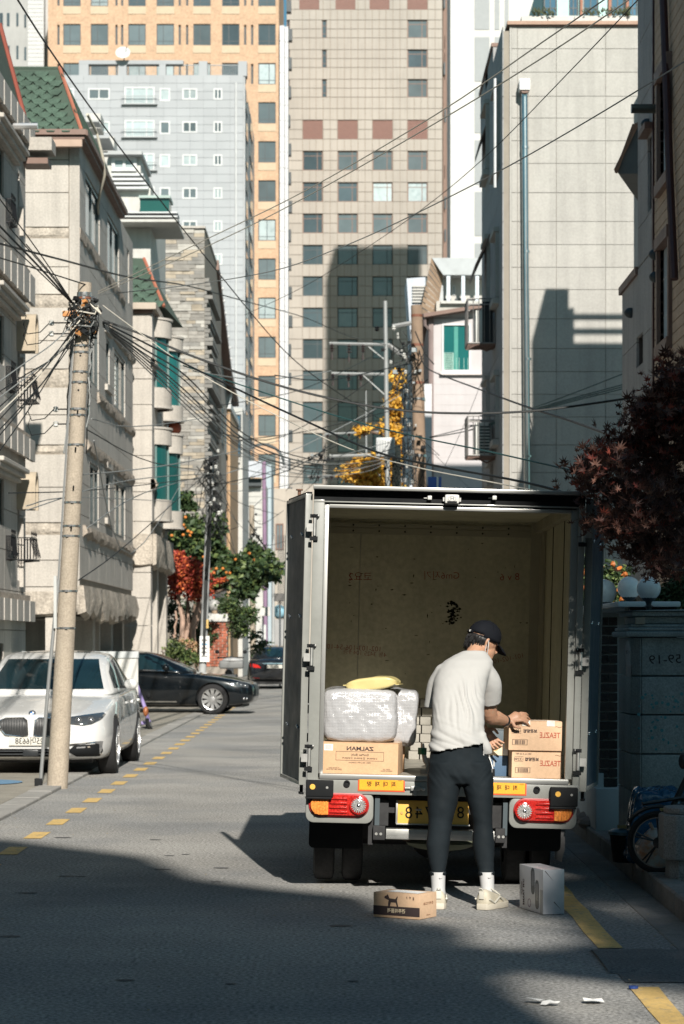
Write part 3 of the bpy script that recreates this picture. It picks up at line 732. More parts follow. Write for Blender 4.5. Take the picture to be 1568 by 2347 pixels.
bay(-4.62, 61.2, .60, 9.2, 8.86, 7.5, 7.15); bay(-4.62, 61.2, .60, 6.75, 6.3, 4.85, 4.45)
MB().ell((-4.25, 61.6, 7.0), (.17, .17, .18), 12, 8).build('pot', M('terracotta', (.42, .12, .07), .7), None, smooth=True); tag(C.objects[-1], 'small round red pot standing on the upper round bay ledge', 'pot')
F.piece('roof_slab', -6.3, -4.36, 9.37, 9.52, -3.4, .25, M('slab_brown', (.40, .34, .28), .8), wg); F.piece('roof_slab', -6.2, -4.45, 9.30, 9.36, -3, .12, mFas, wg)
mb = MB(); a0, a1 = W(262, 700, 58.6), W(376, 702, 58.6); b0, b1 = W(275, 590, 59.6), W(330, 592, 59.6)
mb.add([a0, a1, b1, b0, a0 + V((0, 4, 0)), a1 + V((0.2, 4, 0)), b1 + V((0, 3, 0)), b0 + V((0, 3, 0))], [(0,1,2,3), (1,5,6,2), (4,0,3,7), (3,2,6,7), (0,4,5,1), (5,4,7,6)]); mb.build('roof_slope', mSheath, wg)
dz = (b0 - a0)
def clipw(c):
    t = (c.z - a0.z)/(b0.z - a0.z); return a0.x < c.x < a1.x + (b1.x - a1.x)*t - .12 and -.02 < t < .95
hexroof(wg, tuple(a0 + V((0, -.012, .03))), (1, 0, 0), V((0, b0.y - a0.y, b0.z - a0.z)), 8, 9, .33, mShG, clipw)
MB().tube([a1, b1], .04, 6).build('hip_trim', mTrim, wg)

# --- white stepped rooftops behind the mansard (villa row beyond)
rw = thing('stepped_villa', 'white stepped rooftop villa with small glazed penthouse behind the green roof', 'building', (-8, 70, 0))
Y = 70; F = FR(0, Y); X = lambda x, Y=70: (x - 784)/5553*Y; Zf = lambda y, Y=70: 1.58 + (1470 - y)/5553*Y
mWh = M('white_paint_old', (.47, .46, .43), .7, var=.08, streak=.15)
mb = MB()
F.box(mb, X(150), X(345), 0, Zf(430), -6, 0); F.box(mb, X(150), X(322), Zf(430), Zf(360), -5, 0); mb.build('wall', mWh, rw)
window(F, rw, (X(256), X(314), Zf(393), Zf(360)), mFrW, gPale, .08, .1, bars=(.5,), ft=.1)
F.piece('penthouse_lid', X(250), X(328), Zf(360), Zf(352), -3, .4, M('lid_grey', (.35, .36, .36), .6), rw)
for k in range(4): F.piece('roof_slat', X(258), X(330 + 4*k), Zf(402 + 10*k + 5), Zf(402 + 10*k), .03, .3, mFrW, rw)
F.piece('glazed_box', X(327), X(393), Zf(498), Zf(468), .0, .9, gl('glass_green_dark', (.01, .06, .05)), rw); F.piece('box_frame', X(325), X(396), Zf(468), Zf(462), -.2, 1.0, M('frame_green', (.3, .38, .35), .5), rw)
for y_ in (499, 508): F.piece('balcony_rail', X(268), X(412), Zf(y_ + 3), Zf(y_), .0, 1.0, mFrW, rw)
for k in range(24): F.piece('baluster', X(272 + k*5.8), X(273.5 + k*5.8), Zf(516), Zf(502), .5, .53, mFrW, rw)
F.piece('terrace', X(268), X(412), Zf(522), Zf(516), -2, 1.0, mWh, rw)
for k in range(5): mb = MB(); mb.box((X(180 + 18*k), Y + 2 + k, Zf(260 + 38*k)), (X(215 + 24*k), Y + 3 + k, Zf(225 + 38*k))); mb.build('roof_step', mWh, rw); F.piece('step_slat', X(185 + 18*k), X(218 + 24*k), Zf(262 + 38*k), Zf(258 + 38*k), -1.8 - k, -1, M('slat_grey', (.34, .35, .35), .6), rw)

# --- ledger-stone villa
ls = thing('ledger_stone_villa', 'villa faced in thin grey ledger stone strips beyond the bay windows', 'building', (-6, 82, 0))
Y = 80; F = FR(0, Y); X = lambda x, Y=80: (x - 784)/5553*Y; Zf = lambda y, Y=80: 1.58 + (1470 - y)/5553*Y
mb = MB(); F.box(mb, X(255), X(469), 0, Zf(523), -11, 0); mb.build('wall', M('mortar_dark', (.20, .18, .15), .9), ls)
mL = [M('ledger_' + c, tuple(x*.8 for x in k), .85, var=.2, vs=4, rnd=.16) for c, k in (('grey', (.33, .31, .28)), ('tan', (.42, .36, .28)), ('pale', (.45, .43, .39)), ('dark', (.27, .26, .24)))]
rest = [MB() for _ in mL]; n = 0; z = Zf(526)
while z > 2:
    u = X(257) + R.uniform(-.2, 0); hgt = R.choice([.09, .11, .13])
    while u < X(469):
        l = R.uniform(.25, .75); u1 = min(u + l, X(469)); i = R.choices(range(4), (5, 3, 2, 2))[0]
        if u1 - u > .08:
            t = R.uniform(.02, .07)
            if n < 296 and z < 13.6 and u > -7.3: F.piece('stone', u + .008, u1 - .008, z - hgt + .008, z, 0, t, mL[i], ls); n += 1
            else: F.box(rest[i], u + .008, u1 - .008, z - hgt + .008, z, 0, t)
        u = u1
    z -= hgt
for m_, r_ in zip(mL, rest): r_.build('stonework', m_, ls)['kind'] = 'stuff'
F.piece('coping', X(255), X(471), Zf(524), Zf(519), -11, .12, mStG, ls)
Fs = FL(X(469), 80); q = MB(); z = Zf(600)
for k in range(90): Fs.box(q, .02, R.uniform(3, 8), 1 + k*.14, 1 + k*.14 + .12, .0, R.uniform(.06, .28))
q.build('street_face', mL[3], ls)['kind'] = 'stuff'
# dark gabled house beyond
gh = thing('gabled_house', 'dark gabled house side with bulbs along its eave beyond the ledger stone villa', 'building', (-5, 92, 0))
mDk = M('house_grey', (.30, .28, .25), .85, var=.2, vs=2)
mb = MB(); mb.prism([(88, 0), (104, 0), (104, 12.0), (98, 12.4), (88, 15.1)], 'x', -7, -4.75); mb.build('wall', mDk, gh)
MB().prism([(87.5, 15.0), (98.2, 12.2), (104.5, 11.7), (104.5, 11.95), (98.2, 12.5), (87.5, 15.35)], 'x', -7, -4.45).build('eave', mFas, gh)
for k in range(9): MB().ell((-4.42, 88.6 + k*1.15, 14.95 - k*.30), (.05, .05, .06), 8, 6).build('bulb', mFrW, gh)
for k in range(4): MB().box((-4.76, 89.5 + k*3, 9.8 - k*.2), (-4.70, 90.9 + k*3, 11.3 - k*.2)).build('window', gDark, gh)
# tan fluted pillar house with white balustrade
tp = thing('pillared_house', 'house with tan fluted pillars and white balustrade left of the street end', 'building', (-5, 100, 0))
Y = 100; F = FR(0, Y); X = lambda x, Y=100: (x - 784)/5553*Y; Zf = lambda y, Y=100: 1.58 + (1470 - y)/5553*Y
mb = MB(); F.box(mb, X(489), X(527), 0, Zf(935), -8, 0); mb.build('wall', M('stucco_tan', (.44, .29, .17), .8, var=.12, vs=1.5, streak=.15), tp)
for k in range(5): q = MB(); q.cyl(F.p(X(493 + 8*k), 0, .05), F.p(X(493 + 8*k), Zf(945), .05), .06, n=8); q.build('flute', MATS['stucco_tan'], tp)
F.piece('cornice', X(486), X(530), Zf(938), Zf(925), -8.2, .25, mFrW, tp)
for k in range(6): MB().lathe([(.05, 0), (.09, .3), (.05, .7), (.10, 1.1), (.12, 1.25)], 8, None, F.p(X(491 + 7*k), Zf(925), .05)).build('baluster', mFrW, tp, smooth=True)
F.piece('pediment', X(488), X(520), Zf(893), Zf(880), -2, .2, mFrW, tp); F.piece('gable_end', X(495), X(517), Zf(880), Zf(850), -3, -1, mWh, tp)
MB().prism([(X(486), Zf(852)), (X(530), Zf(905)), (X(530), Zf(890)), (X(500), Zf(835))], 'y', Y - .5, Y + 5).build('roof', mFas, tp)
bh = thing('balcony_house', 'house with blue glazed balconies and dark railings past the tan pillars', 'building', (-5.3, 110, 0))
Y = 108; F = FR(0, Y); X = lambda x, Y=108: (x - 784)/5553*Y; Zf = lambda y, Y=108: 1.58 + (1470 - y)/5553*Y
mb = MB(); F.box(mb, X(505), X(556), 0, Zf(935), -7, 0); mb.build('wall', M('wall_grey_b', (.42, .42, .40), .8, var=.2, vs=1), bh)
for y0, y1 in ((950, 985), (1010, 1045)):
    window(F, bh, (X(530), X(553), Zf(y1), Zf(y0)), mFrD, gBlue, .1, .05, bars=(.5,), ft=.08)
    for k in range(8): F.piece('railing_bar', X(530 + 3*k), X(530.8 + 3*k), Zf(y1 + 14), Zf(y1 - 2), .6, .65, mFrD, bh)
    F.piece('railing_top', X(529), X(555), Zf(y1 - 1), Zf(y1 - 3), .58, .67, mFrD, bh)
# small house with white corrugated canopy
ch = thing('canopy_house', 'low white house under a white corrugated canopy at the street end', 'building', (-5, 120, 0))
Y = 120; F = FR(0, Y); X = lambda x, Y=120: (x - 784)/5553*Y; Zf = lambda y, Y=120: 1.58 + (1470 - y)/5553*Y
mb = MB(); F.box(mb, X(526), X(603), 0, Zf(1098), -8, 0); mb.build('wall', mWh, ch)
for k in range(12): F.piece('canopy_sheet', X(529), X(602), Zf(1060 + 3.1*k + 2.7), Zf(1060 + 3.1*k), .6 + .1*(k % 2), .9, M('corrugated_white', (.47, .49, .53), .5), ch)
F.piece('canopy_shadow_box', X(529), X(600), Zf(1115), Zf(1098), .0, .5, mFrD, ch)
window(F, ch, (X(529), X(541), Zf(1179), Zf(1116)), mFrB, M('shutter_brown', (.22, .16, .11), .7), .1, .06, ft=.08)
for k in range(6): F.piece('siding_board', X(543), X(600), Zf(1125 + 14*k + 13), Zf(1125 + 14*k), .02, .06, mWh, ch)
F.piece('band', X(527), X(575), Zf(1236), Zf(1208), .05, .4, mStG, ch); F.piece('awning_edge', X(527), X(575), Zf(1240), Zf(1236), .05, .6, mFrD, ch)
window(F, ch, (X(530), X(568), Zf(1290), Zf(1242)), mFrB, gPale, .1, .08, bars=(.5,), hb=(.6,), ft=.08)
ac = thing('roof_unit', 'blue covered unit on the ledge of the white canopy house', 'air conditioner', F.p(X(540), Zf(1207), .5))
q = MB(); F.box(q, X(530), X(549), Zf(1207), Zf(1186), .3, .7); q.build('casing', M('unit_dark', (.10, .11, .12), .6), ac); q = MB(); F.box(q, X(530), X(544), Zf(1206), Zf(1194), .71, .8); q.build('cover', M('tarp_blue', (.12, .32, .45), .7), ac)
# far end of the street
fe = thing('street_end_house', 'pale beige house wall closing the far end of the street', 'building', (-2, 150, 0))
Y = 150; F = FR(0, Y); X = lambda x, Y=150: (x - 784)/5553*Y; Zf = lambda y, Y=150: 1.58 + (1470 - y)/5553*Y
mb = MB(); F.box(mb, X(585), X(760), 0, Zf(1120), -6, 0); mb.build('wall', M('wall_beige_far', (.38, .33, .28), .85, var=.15, vs=.8, streak=.2), fe)
for k, (a, b_, c, d) in enumerate(((632, 650, 1200, 1260), (590, 606, 1235, 1275), (612, 628, 1300, 1350), (590, 604, 1330, 1380))): window(F, fe, (X(a), X(b_), Zf(d), Zf(c)), mFrB, gMid, .08, .08, bars=(.5,), ft=.08)
bu = thing('blue_front_house', 'narrow pale blue fronted building behind the purple pole', 'building', (-4, 135, 0))
Y = 135; F = FR(0, Y); X = lambda x, Y=135: (x - 784)/5553*Y; Zf = lambda y, Y=135: 1.58 + (1470 - y)/5553*Y
mb = MB(); F.box(mb, X(603), X(622), 0, Zf(1065), -5, 0); mb.build('wall', M('wall_paleblue', (.34, .40, .43), .7, var=.06), bu)
mb = MB(); mb.lathe([(1.1, 0), (1.25, 0), (1.25, .15), (1.1, .15)], 14, TF(F.p(X(603), Zf(1068), .3), (1, 0, 0), (0, -1, 0)), arc=(0, math.pi)); mb.build('arch', mFrD, bu)
# shutter gate, signs and shop bits right of the poles
gt = thing('grille_gate', 'tall dark vertical bar grille at the far street end by the truck door', 'gate', (-2.8, 110, 0))
for k in range(6): 
    p = W(637 + 4.2*k, 1230, 110); MB().box((p.x, 110, .1), (p.x + .035, 110.05, 6.4)).build('bar', mFrD, gt)
MB().box((W(634, 0, 110).x, 110.06, 1.2), (W(662, 0, 110).x, 110.1, 1.35)).box((W(634, 0, 110).x, 110.06, 4.8), (W(662, 0, 110).x, 110.1, 4.9)).build('rail', mFrD, gt)
def board(nm, lb, x0, y0, x1, y1, Y, m, cat='sign', d=.12, post=True):
    a, b_ = W(x0, y1, Y), W(x1, y0, Y); t = thing(nm, lb, cat, (a.x, Y, a.z))
    MB().box((a.x, Y, a.z), (b_.x, Y + d, b_.z)).build('panel', m, t, bevel=.01, seg=1)
    if post: MB().box(((a.x + b_.x)/2 - .03, Y + d, 0), ((a.x + b_.x)/2 + .03, Y + d + .06, b_.z)).build('post', mFrD, t)
    return t
board('blank_sign', 'blank white rectangular sign board over the far left pavement', 586, 1391, 619, 1412, 92, M('sign_white', (.5, .49, .47), .5))
board('dark_sign', 'dark grey flat sign board right beside the open truck door', 628, 1360, 655, 1378, 85, M('sign_dark', (.10, .095, .09), .6))
board('door_leaf', 'narrow white door leaf standing below the blank white sign', 598, 1432, 610, 1482, 94, mFrW, 'door', post=False)
board('grey_shutter', 'grey lowered shop shutter behind the far dark sedan', 628, 1420, 655, 1500, 98, M('shutter_grey', (.28, .28, .28), .6), 'shutter', post=False)
lamp = thing('wall_canopy', 'small pale blue dome shade near the far grille', 'awning', W(642, 1410, 100))
MB().ell(W(640, 1402, 100), (.28, .28, .28), 12, 8).build('shade', M('dome_blue', (.25, .45, .55), .5), lamp, smooth=True)
MB().box(W(632, 1418, 100), W(652, 1413, 100) + V((0, .2, 0))).build('bracket', mFrD, lamp)
# ================================================================ RIGHT SIDE OF THE STREET
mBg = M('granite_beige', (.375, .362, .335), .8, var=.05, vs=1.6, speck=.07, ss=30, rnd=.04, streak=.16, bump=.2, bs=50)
mBgS = M('granite_beige_side', (.30, .30, .30), .8, var=.08, vs=1.6, speck=.07, ss=30, rnd=.04, streak=.15)  # darker copy of the granite: the street side's shade is in its colour
bg = thing('beige_building', 'beige granite panelled building with a steel downpipe, right of centre', 'building', (4, 50, 0))
Y = 50; F = FR(0, Y); X = lambda x, Y=50: (x - 784)/5553*Y; Zf = lambda y, Y=50: 1.58 + (1470 - y)/5553*Y
mb = MB(); F.box(mb, X(1168), 9.5, 0, Zf(60), -7.4, 0); mb.build('wall', M('joint_pale', (.24, .225, .20), .9), bg)
rows = [60, 112, 166, 221, 271, 323, 375, 442, 508, 561, 613, 664, 731, 799, 852, 904, 956, 1020, 1083, 1140, 1200, 1260, 1330, 1400, 1470]
zs = [Zf(r) for r in rows][::-1]
usb = [X(1186), X(1275), X(1388), X(1500), X(1612), X(1724)]
clad(F, bg, mBg, usb, zs, [], t=.02, gap=.011, jit=.002)
for z0, z1 in zip(zs, zs[1:]): F.piece('corner_block', X(1173), X(1185.4), z0 + .006, z1 - .006, 0, .028, mBg, bg)
F.piece('corner_strip', X(1168), X(1172.6), 0, Zf(60), 0, .035, mBg, bg)
F.piece('roof_cap', X(1162), 9.7, Zf(59), Zf(51), -7.4, .12, M('cap_rust', (.34, .22, .16), .7), bg); F.piece('cap_drip', X(1163), 9.7, Zf(61.5), Zf(59.2), -.3, .08, mFas, bg)
for k in range(7): F.piece('parapet_block', X(1196 + 61*k), X(1196 + 61*k + 59.5), Zf(50), Zf(35), -.4, -.05, M('parapet_white', (.48, .46, .43), .7, var=.1), bg)
for x_, w_ in ((1245, 26), (1376, 40), (1430, 12)):
    q = MB()
    for k in range(60): c = V((X(x_ + R.uniform(-w_, w_)), 49.9 + R.uniform(0, .3), Zf(35) + R.uniform(0, .12))); q.add([c, c + V((R.uniform(-.05, .05), 0, .07)), c + V((.05, .02, .0))], [(0,1,2)])
    q.build('roof_moss', M('moss_dark', (.05, .06, .03), .9), bg, fixn=False)['kind'] = 'stuff'
dp = thing('steel_downpipe', 'polished steel pipe with a white box on top, fixed to the beige building', 'pipe', (X(1206), 49.9, 0))
mSteel = M('steel_polished', (.55, .56, .56), .22, metal=1., var=.08)
MB().cyl((X(1211), 49.82, .0), (X(1201), 49.82, Zf(214)), .07, n=14).build('pipe', mSteel, dp, smooth=True)
for y_ in (345, 583, 828, 1050): 
    x_ = 1201 + (y_ - 214)/900*9.3; MB().cyl((X(x_), 49.82, Zf(y_)), (X(x_), 49.82, Zf(y_ - 5)), .082, n=14).build('pipe_collar', mSteel, dp)
MB().box((X(1188), 49.62, Zf(215)), (X(1212), 49.96, Zf(189))).build('vent_box', M('box_white', (.82, .82, .82), .4), dp, bevel=.02)
MB().prism([(X(1190), Zf(215)), (X(1211), Zf(215)), (X(1206), Zf(221)), (X(1195), Zf(221))], 'y', 49.66, 49.92).build('vent_neck', mFas, dp)
# street side of it, in its own shade
Fg = FG(X(1168), 0)
wn_ = [(51.0, 52.3, Zc(392, 51.6), Zc(215, 51.6)), (51.2, 52.5, Zc(690, 51.8), Zc(545, 51.8)), (51.2, 52.5, Zc(1010, 51.8), Zc(870, 51.8)), (54.6, 56, Zc(395, 55), Zc(250, 55)), (54.4, 55.8, Zc(700, 55), Zc(560, 55)), (54.4, 55.8, Zc(1010, 55), Zc(880, 55)), (53.2, 54.2, Zc(1100, 53.5), Zc(1070, 53.5))]
mb = MB(); skin(Fg, mb, (50, 57.4, 0, Zf(60) - .1), wn_, .005, .12); mb.build('street_wall', mJt, bg)
Fg2 = FG(X(1168) - .12, 0)
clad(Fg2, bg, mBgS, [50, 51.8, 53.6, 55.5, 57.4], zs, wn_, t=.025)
for h in wn_:
    window(Fg, bg, h, mAl, gDark, .06, .06, bars=(.5,), ft=.05)
    Fg2.piece('window_sill', h[0] - .1, h[1] + .1, h[2] - .14, h[2] - .02, .02, .16, mBg, bg); Fg2.piece('window_hood', h[0] - .1, h[1] + .1, h[3] + .02, h[3] + .12, .02, .14, mBg, bg)
    Fg2.piece('window_reveal', h[0] - .09, h[0] - .005, h[2], h[3], .02, .10, mBg, bg)
def slope(parent, x0, y0, z0, dx, L, dz, m):
    MB().prism([(x0, z0), (x0 - dx, z0 - dz), (x0 - dx, z0 - dz - .12), (x0, z0 - .1)], 'y', y0, y0 + L).build('eave', m, parent)
slope(bg, 3.32, 54.2, Zc(545, 55), .35, 2.2, .75, mFas)
slope(bg, 3.32, 55.6, Zc(288, 56), .18, 1.6, .5, mFas)
for k, (y_, d) in enumerate(((98, 53.5), (147, 55.5))): 
    MB().box((3.30 - .0*k, d, Zc(y_, d) - .08), (3.8, d + 3, Zc(y_, d))).build('step_cap', mFas, bg)
    MB().box((3.34, d + .02, Zc(y_, d) - 1.2), (3.8, d + 2.9, Zc(y_, d) - .08)).build('step_wall', mBgS, bg)
MB().cyl((3.2, 50.6, Zc(430, 50.6)), (3.2, 50.6, Zc(180, 50.6)), .035, n=6).build('drain', mFrW, bg)
def ac_cage(lb, Yc, y0, y1, covered):
    x1 = X(1168) - .13; xo = x1 - .62; t = thing('ac_cage', lb, 'air conditioner', (x1, Yc, Zc(y1, Yc)), 'window air conditioners in steel cages')
    z0, z1 = Zc(y1, Yc) + .12, Zc(y0, Yc); q = MB(); ya, yb = Yc - .5, Yc + .5
    for xx in (xo, x1 - .03):
        for yy in (ya, yb): q.tube([(xx, yy, z0), (xx, yy, z1)], .016, 5)
    for zz_ in (z0, z1 - .12, z1):
        q.tube([(x1, ya, zz_), (xo, ya, zz_), (xo, yb, zz_), (x1, yb, zz_)], .016, 5)
    for k in range(1, 5): q.tube([(xo + .6*k/5, ya, z0), (xo + .6*k/5, ya, z1)], .009, 4)
    for k in range(1, 9): q.tube([(xo, ya + k/9, z0), (xo, ya + k/9, z1)], .009, 4)
    q.build('cage', M('cage_steel', (.25, .24, .23), .5, metal=.5), t)
    for k in range(9): MB().box((xo, ya + .02 + k*.11, z0 - .04), (x1, ya + .07 + k*.11, z0 - .01)).build('floor_slat', mFas, t)
    MB().box((xo + .18, ya + .12, z0 + .02), (xo + .52, yb - .1, z0 + .72)).build('unit', M('unit_white', (.62, .62, .58), .5), t, bevel=.02)
    if covered: MB().box((xo + .32, ya + .08, z0 + .0), (xo + .54, ya + .115, z0 + .9)).build('side_cover', M('cover_black', (.012, .013, .015), .6), t)
    else:
        for k in range(9): MB().box((xo + .27, ya + .105, z0 + .06 + k*.068), (xo + .5, ya + .118, z0 + .095 + k*.068)).build('grille_slat', mFrD, t)
    MB().tube([(x1, ya + .2, z0 - .05), (x1 - .2, ya + .2, z0 - .15), (x1 - .45, ya + .2, z0 - .03)], .02, 5).build('bracket', mFas, t)
ac_cage('upper caged air conditioner with a black side on the shaded side of the beige building', 52.7, 692, 805, True)
ac_cage('lower caged air conditioner with a slatted grille on the shaded side of the beige building', 52.7, 958, 1060, False)

# pinkish white house with the green window, mid right
pk = thing('green_window_house', 'pinkish white house with one big green glazed window under a dark roof', 'building', (3.3, 70, 0))
Y = 70; F = FR(0, Y); X = lambda x, Y=70: (x - 784)/5553*Y; Zf = lambda y, Y=70: 1.58 + (1470 - y)/5553*Y
h = (X(1013), X(1079), Zf(852), Zf(742)); mb = MB(); skin(F, mb, (X(994), X(1180), 0, Zf(728)), [h], -.2, 0); F.box(mb, X(994), X(1180), 0, Zf(728), -7, -1.1)
mb.build('wall', M('wall_pinkwhite', (.47, .44, .44), .75, var=.05, vs=2, streak=.08), pk)
mb = MB(); mb.prism([(X(990), Zf(730)), (X(1180), Zf(730)), (X(1180), Zf(700)), (X(1080), Zf(708)), (X(990), Zf(724))], 'y', 70.0, 77); mb.build('gable', MATS['wall_pinkwhite'], pk)
window(F, pk, h, mFrW, gTeal, .04, .05, bars=(), ft=.1)
F.piece('window_ledge', X(1008), X(1110), Zf(860), Zf(853), 0, .14, M('ledge_pink', (.60, .55, .53), .8), pk)
ac2 = MB(); F.box(ac2, X(1018), X(1040), Zf(850), Zf(808), -.008, -.005); ac2.build('unit_behind_glass', M('unit_green', (.25, .42, .36), .6), pk)
for k in range(10): F.piece('unit_slat', X(1020), X(1038), Zf(847 - 4*k), Zf(845.4 - 4*k), -.004, -.001, MATS['glass_green_dark'], pk)
for k, x_ in enumerate((1016, 1046, 1052, 1063, 1072)): F.piece('inner_rail', X(x_), X(x_ + 1), Zf(850), Zf(820), -.008, -.004, MATS['unit_green'], pk)
F.piece('curtain_green', X(1041), X(1050), Zf(850), Zf(745), -.0085, -.0065, M('curtain_green', (.05, .24, .20), .7), pk)
for k in range(12): F.piece('siding_joint', X(995), X(1170), Zf(880 + 24*k), Zf(879.4 + 24*k), 0, .006, M('joint_pink', (.50, .46, .45), .8), pk)
F.piece('corner_trim', X(983), X(993.5), 0, Zf(728), -.2, .06, M('trim_brown', (.21, .16, .15), .6), pk)
mb = MB(); mb.prism([(X(970), Zf(731)), (X(1180), Zf(697)), (X(1180), Zf(690)), (X(970), Zf(722))], 'y', 69.6, 77.5); mb.build('roof', mFas, pk)
mb = MB(); mb.add([(X(983), 70, 0), (X(983), 78, 0), (X(983), 78, Zf(760)), (X(983), 70, Zf(728))], [(0,1,2,3)]); mb.build('street_side', MATS['trim_brown'], pk, fixn=False)
MB().tube([(X(972), 69.7, Zf(724)), (X(974), 69.8, Zf(748)), (X(986), 69.9, Zf(760)), (X(986), 69.9, 0)], .05, 6).build('gutter_pipe', MATS['trim_brown'], pk)
# structures above it
rt = thing('rooftop_shed', 'rooftop shed with grey metal roof, slatted brown side and white posts above the green window', 'building', (4, 88, 0))
Y = 88; F = FR(0, Y); X = lambda x, Y=88: (x - 784)/5553*Y; Zf = lambda y, Y=88: 1.58 + (1470 - y)/5553*Y
mb = MB(); F.box(mb, X(1000), X(1150), 0, Zf(690), -5, 0); mb.build('wall', mStG, rt)
mGm = M('metal_grey', (.36, .38, .39), .5, var=.12, vs=2)
mb = MB(); mb.add([(X(990), 88, Zf(591)), (X(1150), 88, Zf(591)), (X(1150), 88, Zf(630)), (X(1016), 88, Zf(630)), (X(990), 92, Zf(591)), (X(1150), 92, Zf(591)), (X(1150), 92, Zf(630)), (X(1016), 92, Zf(630))], [(0,1,2,3), (0,4,5,1), (3,2,6,7), (0,3,7,4), (4,7,6,5)])
mb.build('roof_fascia', mGm, rt)
for k in range(14):
    t = k/13; x0, y0 = 989 - 34*t, 591 + 165*t; x1, y1 = 1015 - 22*t + 2, 631 + 132*t
    MB().add([(X(x0), 88, Zf(y0)), (X(x1), 88 + .4, Zf(y1)), (X(x1 - 2), 88.4, Zf(y1 + 9)), (X(x0 - 2), 88, Zf(y0 + 10.5)), (X(x0), 88.15, Zf(y0)), (X(x1), 88.5, Zf(y1))], [(0,1,2,3), (4,0,1,5) if 0 else (0,4,5,1)]).build('side_slat', M('slat_brown', (.27, .19, .13), .7, rnd=.2), rt, fixn=False)
mb = MB(); mb.add([(X(1016), 88.5, Zf(630)), (X(1020), 88.5, Zf(740)), (X(975), 88.5, Zf(775)), (X(996), 88.5, Zf(700))], [(0,1,2,3)]); mb.build('side_panel', mGm, rt, fixn=False)
mb = MB(); F.box(mb, X(1012), X(1150), Zf(692), Zf(630), -3, -1); mb.build('white_room', mWh, rt)
for x_ in (1024, 1058, 1090): F.piece('post', X(x_), X(x_ + 8), Zf(690), Zf(630), -.2, -.05, M('post_blue', (.52, .58, .64), .5), rt)
F.piece('rail', X(1010), X(1120), Zf(697), Zf(691), -.2, .2, mWh, rt)
for x_, w_ in ((1040, 7), (1012, 10)): window(FR(0, 89), rt, (X(x_), X(x_ + w_), Zf(668), Zf(645)), mFrW, gDark, .04, .04, ft=.03)
for k in range(3): F.piece('dark_panel', X(1014 + 31*k), X(1036 + 31*k), Zf(690), Zf(678), -.8, -.7, mFrD, rt)
ws = thing('white_dormer', 'white dormer with horizontal louvres rising behind the brown pole', 'dormer', (2.4, 92, 0))
Y = 92; X = lambda x, Y=92: (x - 784)/5553*Y; Zf = lambda y, Y=92: 1.58 + (1470 - y)/5553*Y
mb = MB(); mb.prism([(X(932), Zf(638)), (X(975), Zf(635)), (X(990), 0), (X(938), 0), (X(940), Zf(760))], 'y', 92, 95); mb.build('face', M('white_blueish', (.44, .47, .52), .6), ws)
for k in range(6): MB().box((X(945), 91.9, Zf(655 + 7*k + 4)), (X(978), 91.98, Zf(655 + 7*k))).build('louvre', mWh, ws)

# --- nearest right-hand building: grey stone and brown brick street wall
sb = thing('stone_brick_building', 'tall shaded building of grey stone and brown brick with barred windows on the right edge', 'building', (4, 26, 0))
Xw = 3.35; Fg = FG(Xw, 0); Yx = lambda x: Xw*5553/(x - 784)
Zw = lambda x, y: Zc(y, Yx(x))
mGs = M('grey_stone', (.38, .36, .345), .85, var=.12, vs=1.2, speck=.12, ss=40, rnd=.06, streak=.2, bump=.3, bs=40)
mBrk = M('brown_brick', (.58, .42, .30), .85, var=.15, vs=3, rnd=.16, speck=.15, ss=60, bump=.4, bs=60)
mMor = M('mortar_black', (.08, .065, .06), .9)
ys0, ys1 = Yx(1505), Yx(1432)      # stone part
wS = [(Yx(1505) + .02, Yx(1491), Zw(1498, 480), Zw(1498, 305)), (Yx(1480), Yx(1465), Zw(1472, 838), Zw(1472, 768))]
wB = [(Yx(1545), Yx(1520.5), Zw(1532, 408), Zw(1532, 172)), (Yx(1545), Yx(1520.5), Zw(1532, 785), Zw(1532, 560))]
yst = Yx(1468)
mb = MB(); skin(Fg, mb, (20, ys1, 0, Zw(1450, 640)), wS + wB, -.25, 0); skin(Fg, mb, (20, yst, Zw(1450, 640), 12.5), wS + wB, -.25, 0)
mb.box((Xw + .3, 20, 0), (9, ys1 - .0, Zw(1450, 640))).box((Xw + .3, 20, Zw(1450, 640)), (9, yst, 12.5)); mb.build('wall', mMor, sb)
zz_ = [0, .6, 1.2, 1.8, 2.4, 3.05, 3.65, 4.3, 4.95]
clad(Fg, sb, mGs, [ys0 + .03, ys0 + .75, ys0 + 1.4, ys1], zz_ + [Zw(1450, 640)], wS, t=.03, gap=.01, off=.33)
clad(Fg, sb, mGs, [ys0 + .03, ys0 + .8, yst], [Zw(1450, 640) + .01, 6.2, 6.9, 7.55, 8.25, 8.9, 9.6, 10.3, 11, 11.7, 12.4], wS, t=.03, gap=.01, off=.3)
mb = MB(); mb.box((Xw + .002, ys1 - .01, 0), (9, ys1 + .03, Zw(1450, 640))).box((Xw + .002, yst - .01, Zw(1450, 640)), (9, yst + .03, 12.5)); mb.build('rear_wall', mGs, sb)
MB().box((Xw - .06, yst - .02, Zw(1450, 640) - .06), (Xw + .3, ys1 + .12, Zw(1450, 640) + .03)).build('step_cap', mFas, sb)
FgI = FG(Xw - .028, 0)
for h in wS: window(Fg, sb, h, mAl, gMid, -.1, .05, bars=(.5,))
FgI.piece('window_head', wS[0][0] - .02, wS[0][1] + .08, wS[0][3], wS[0][3] + .07, .0, .1, mFas, sb)
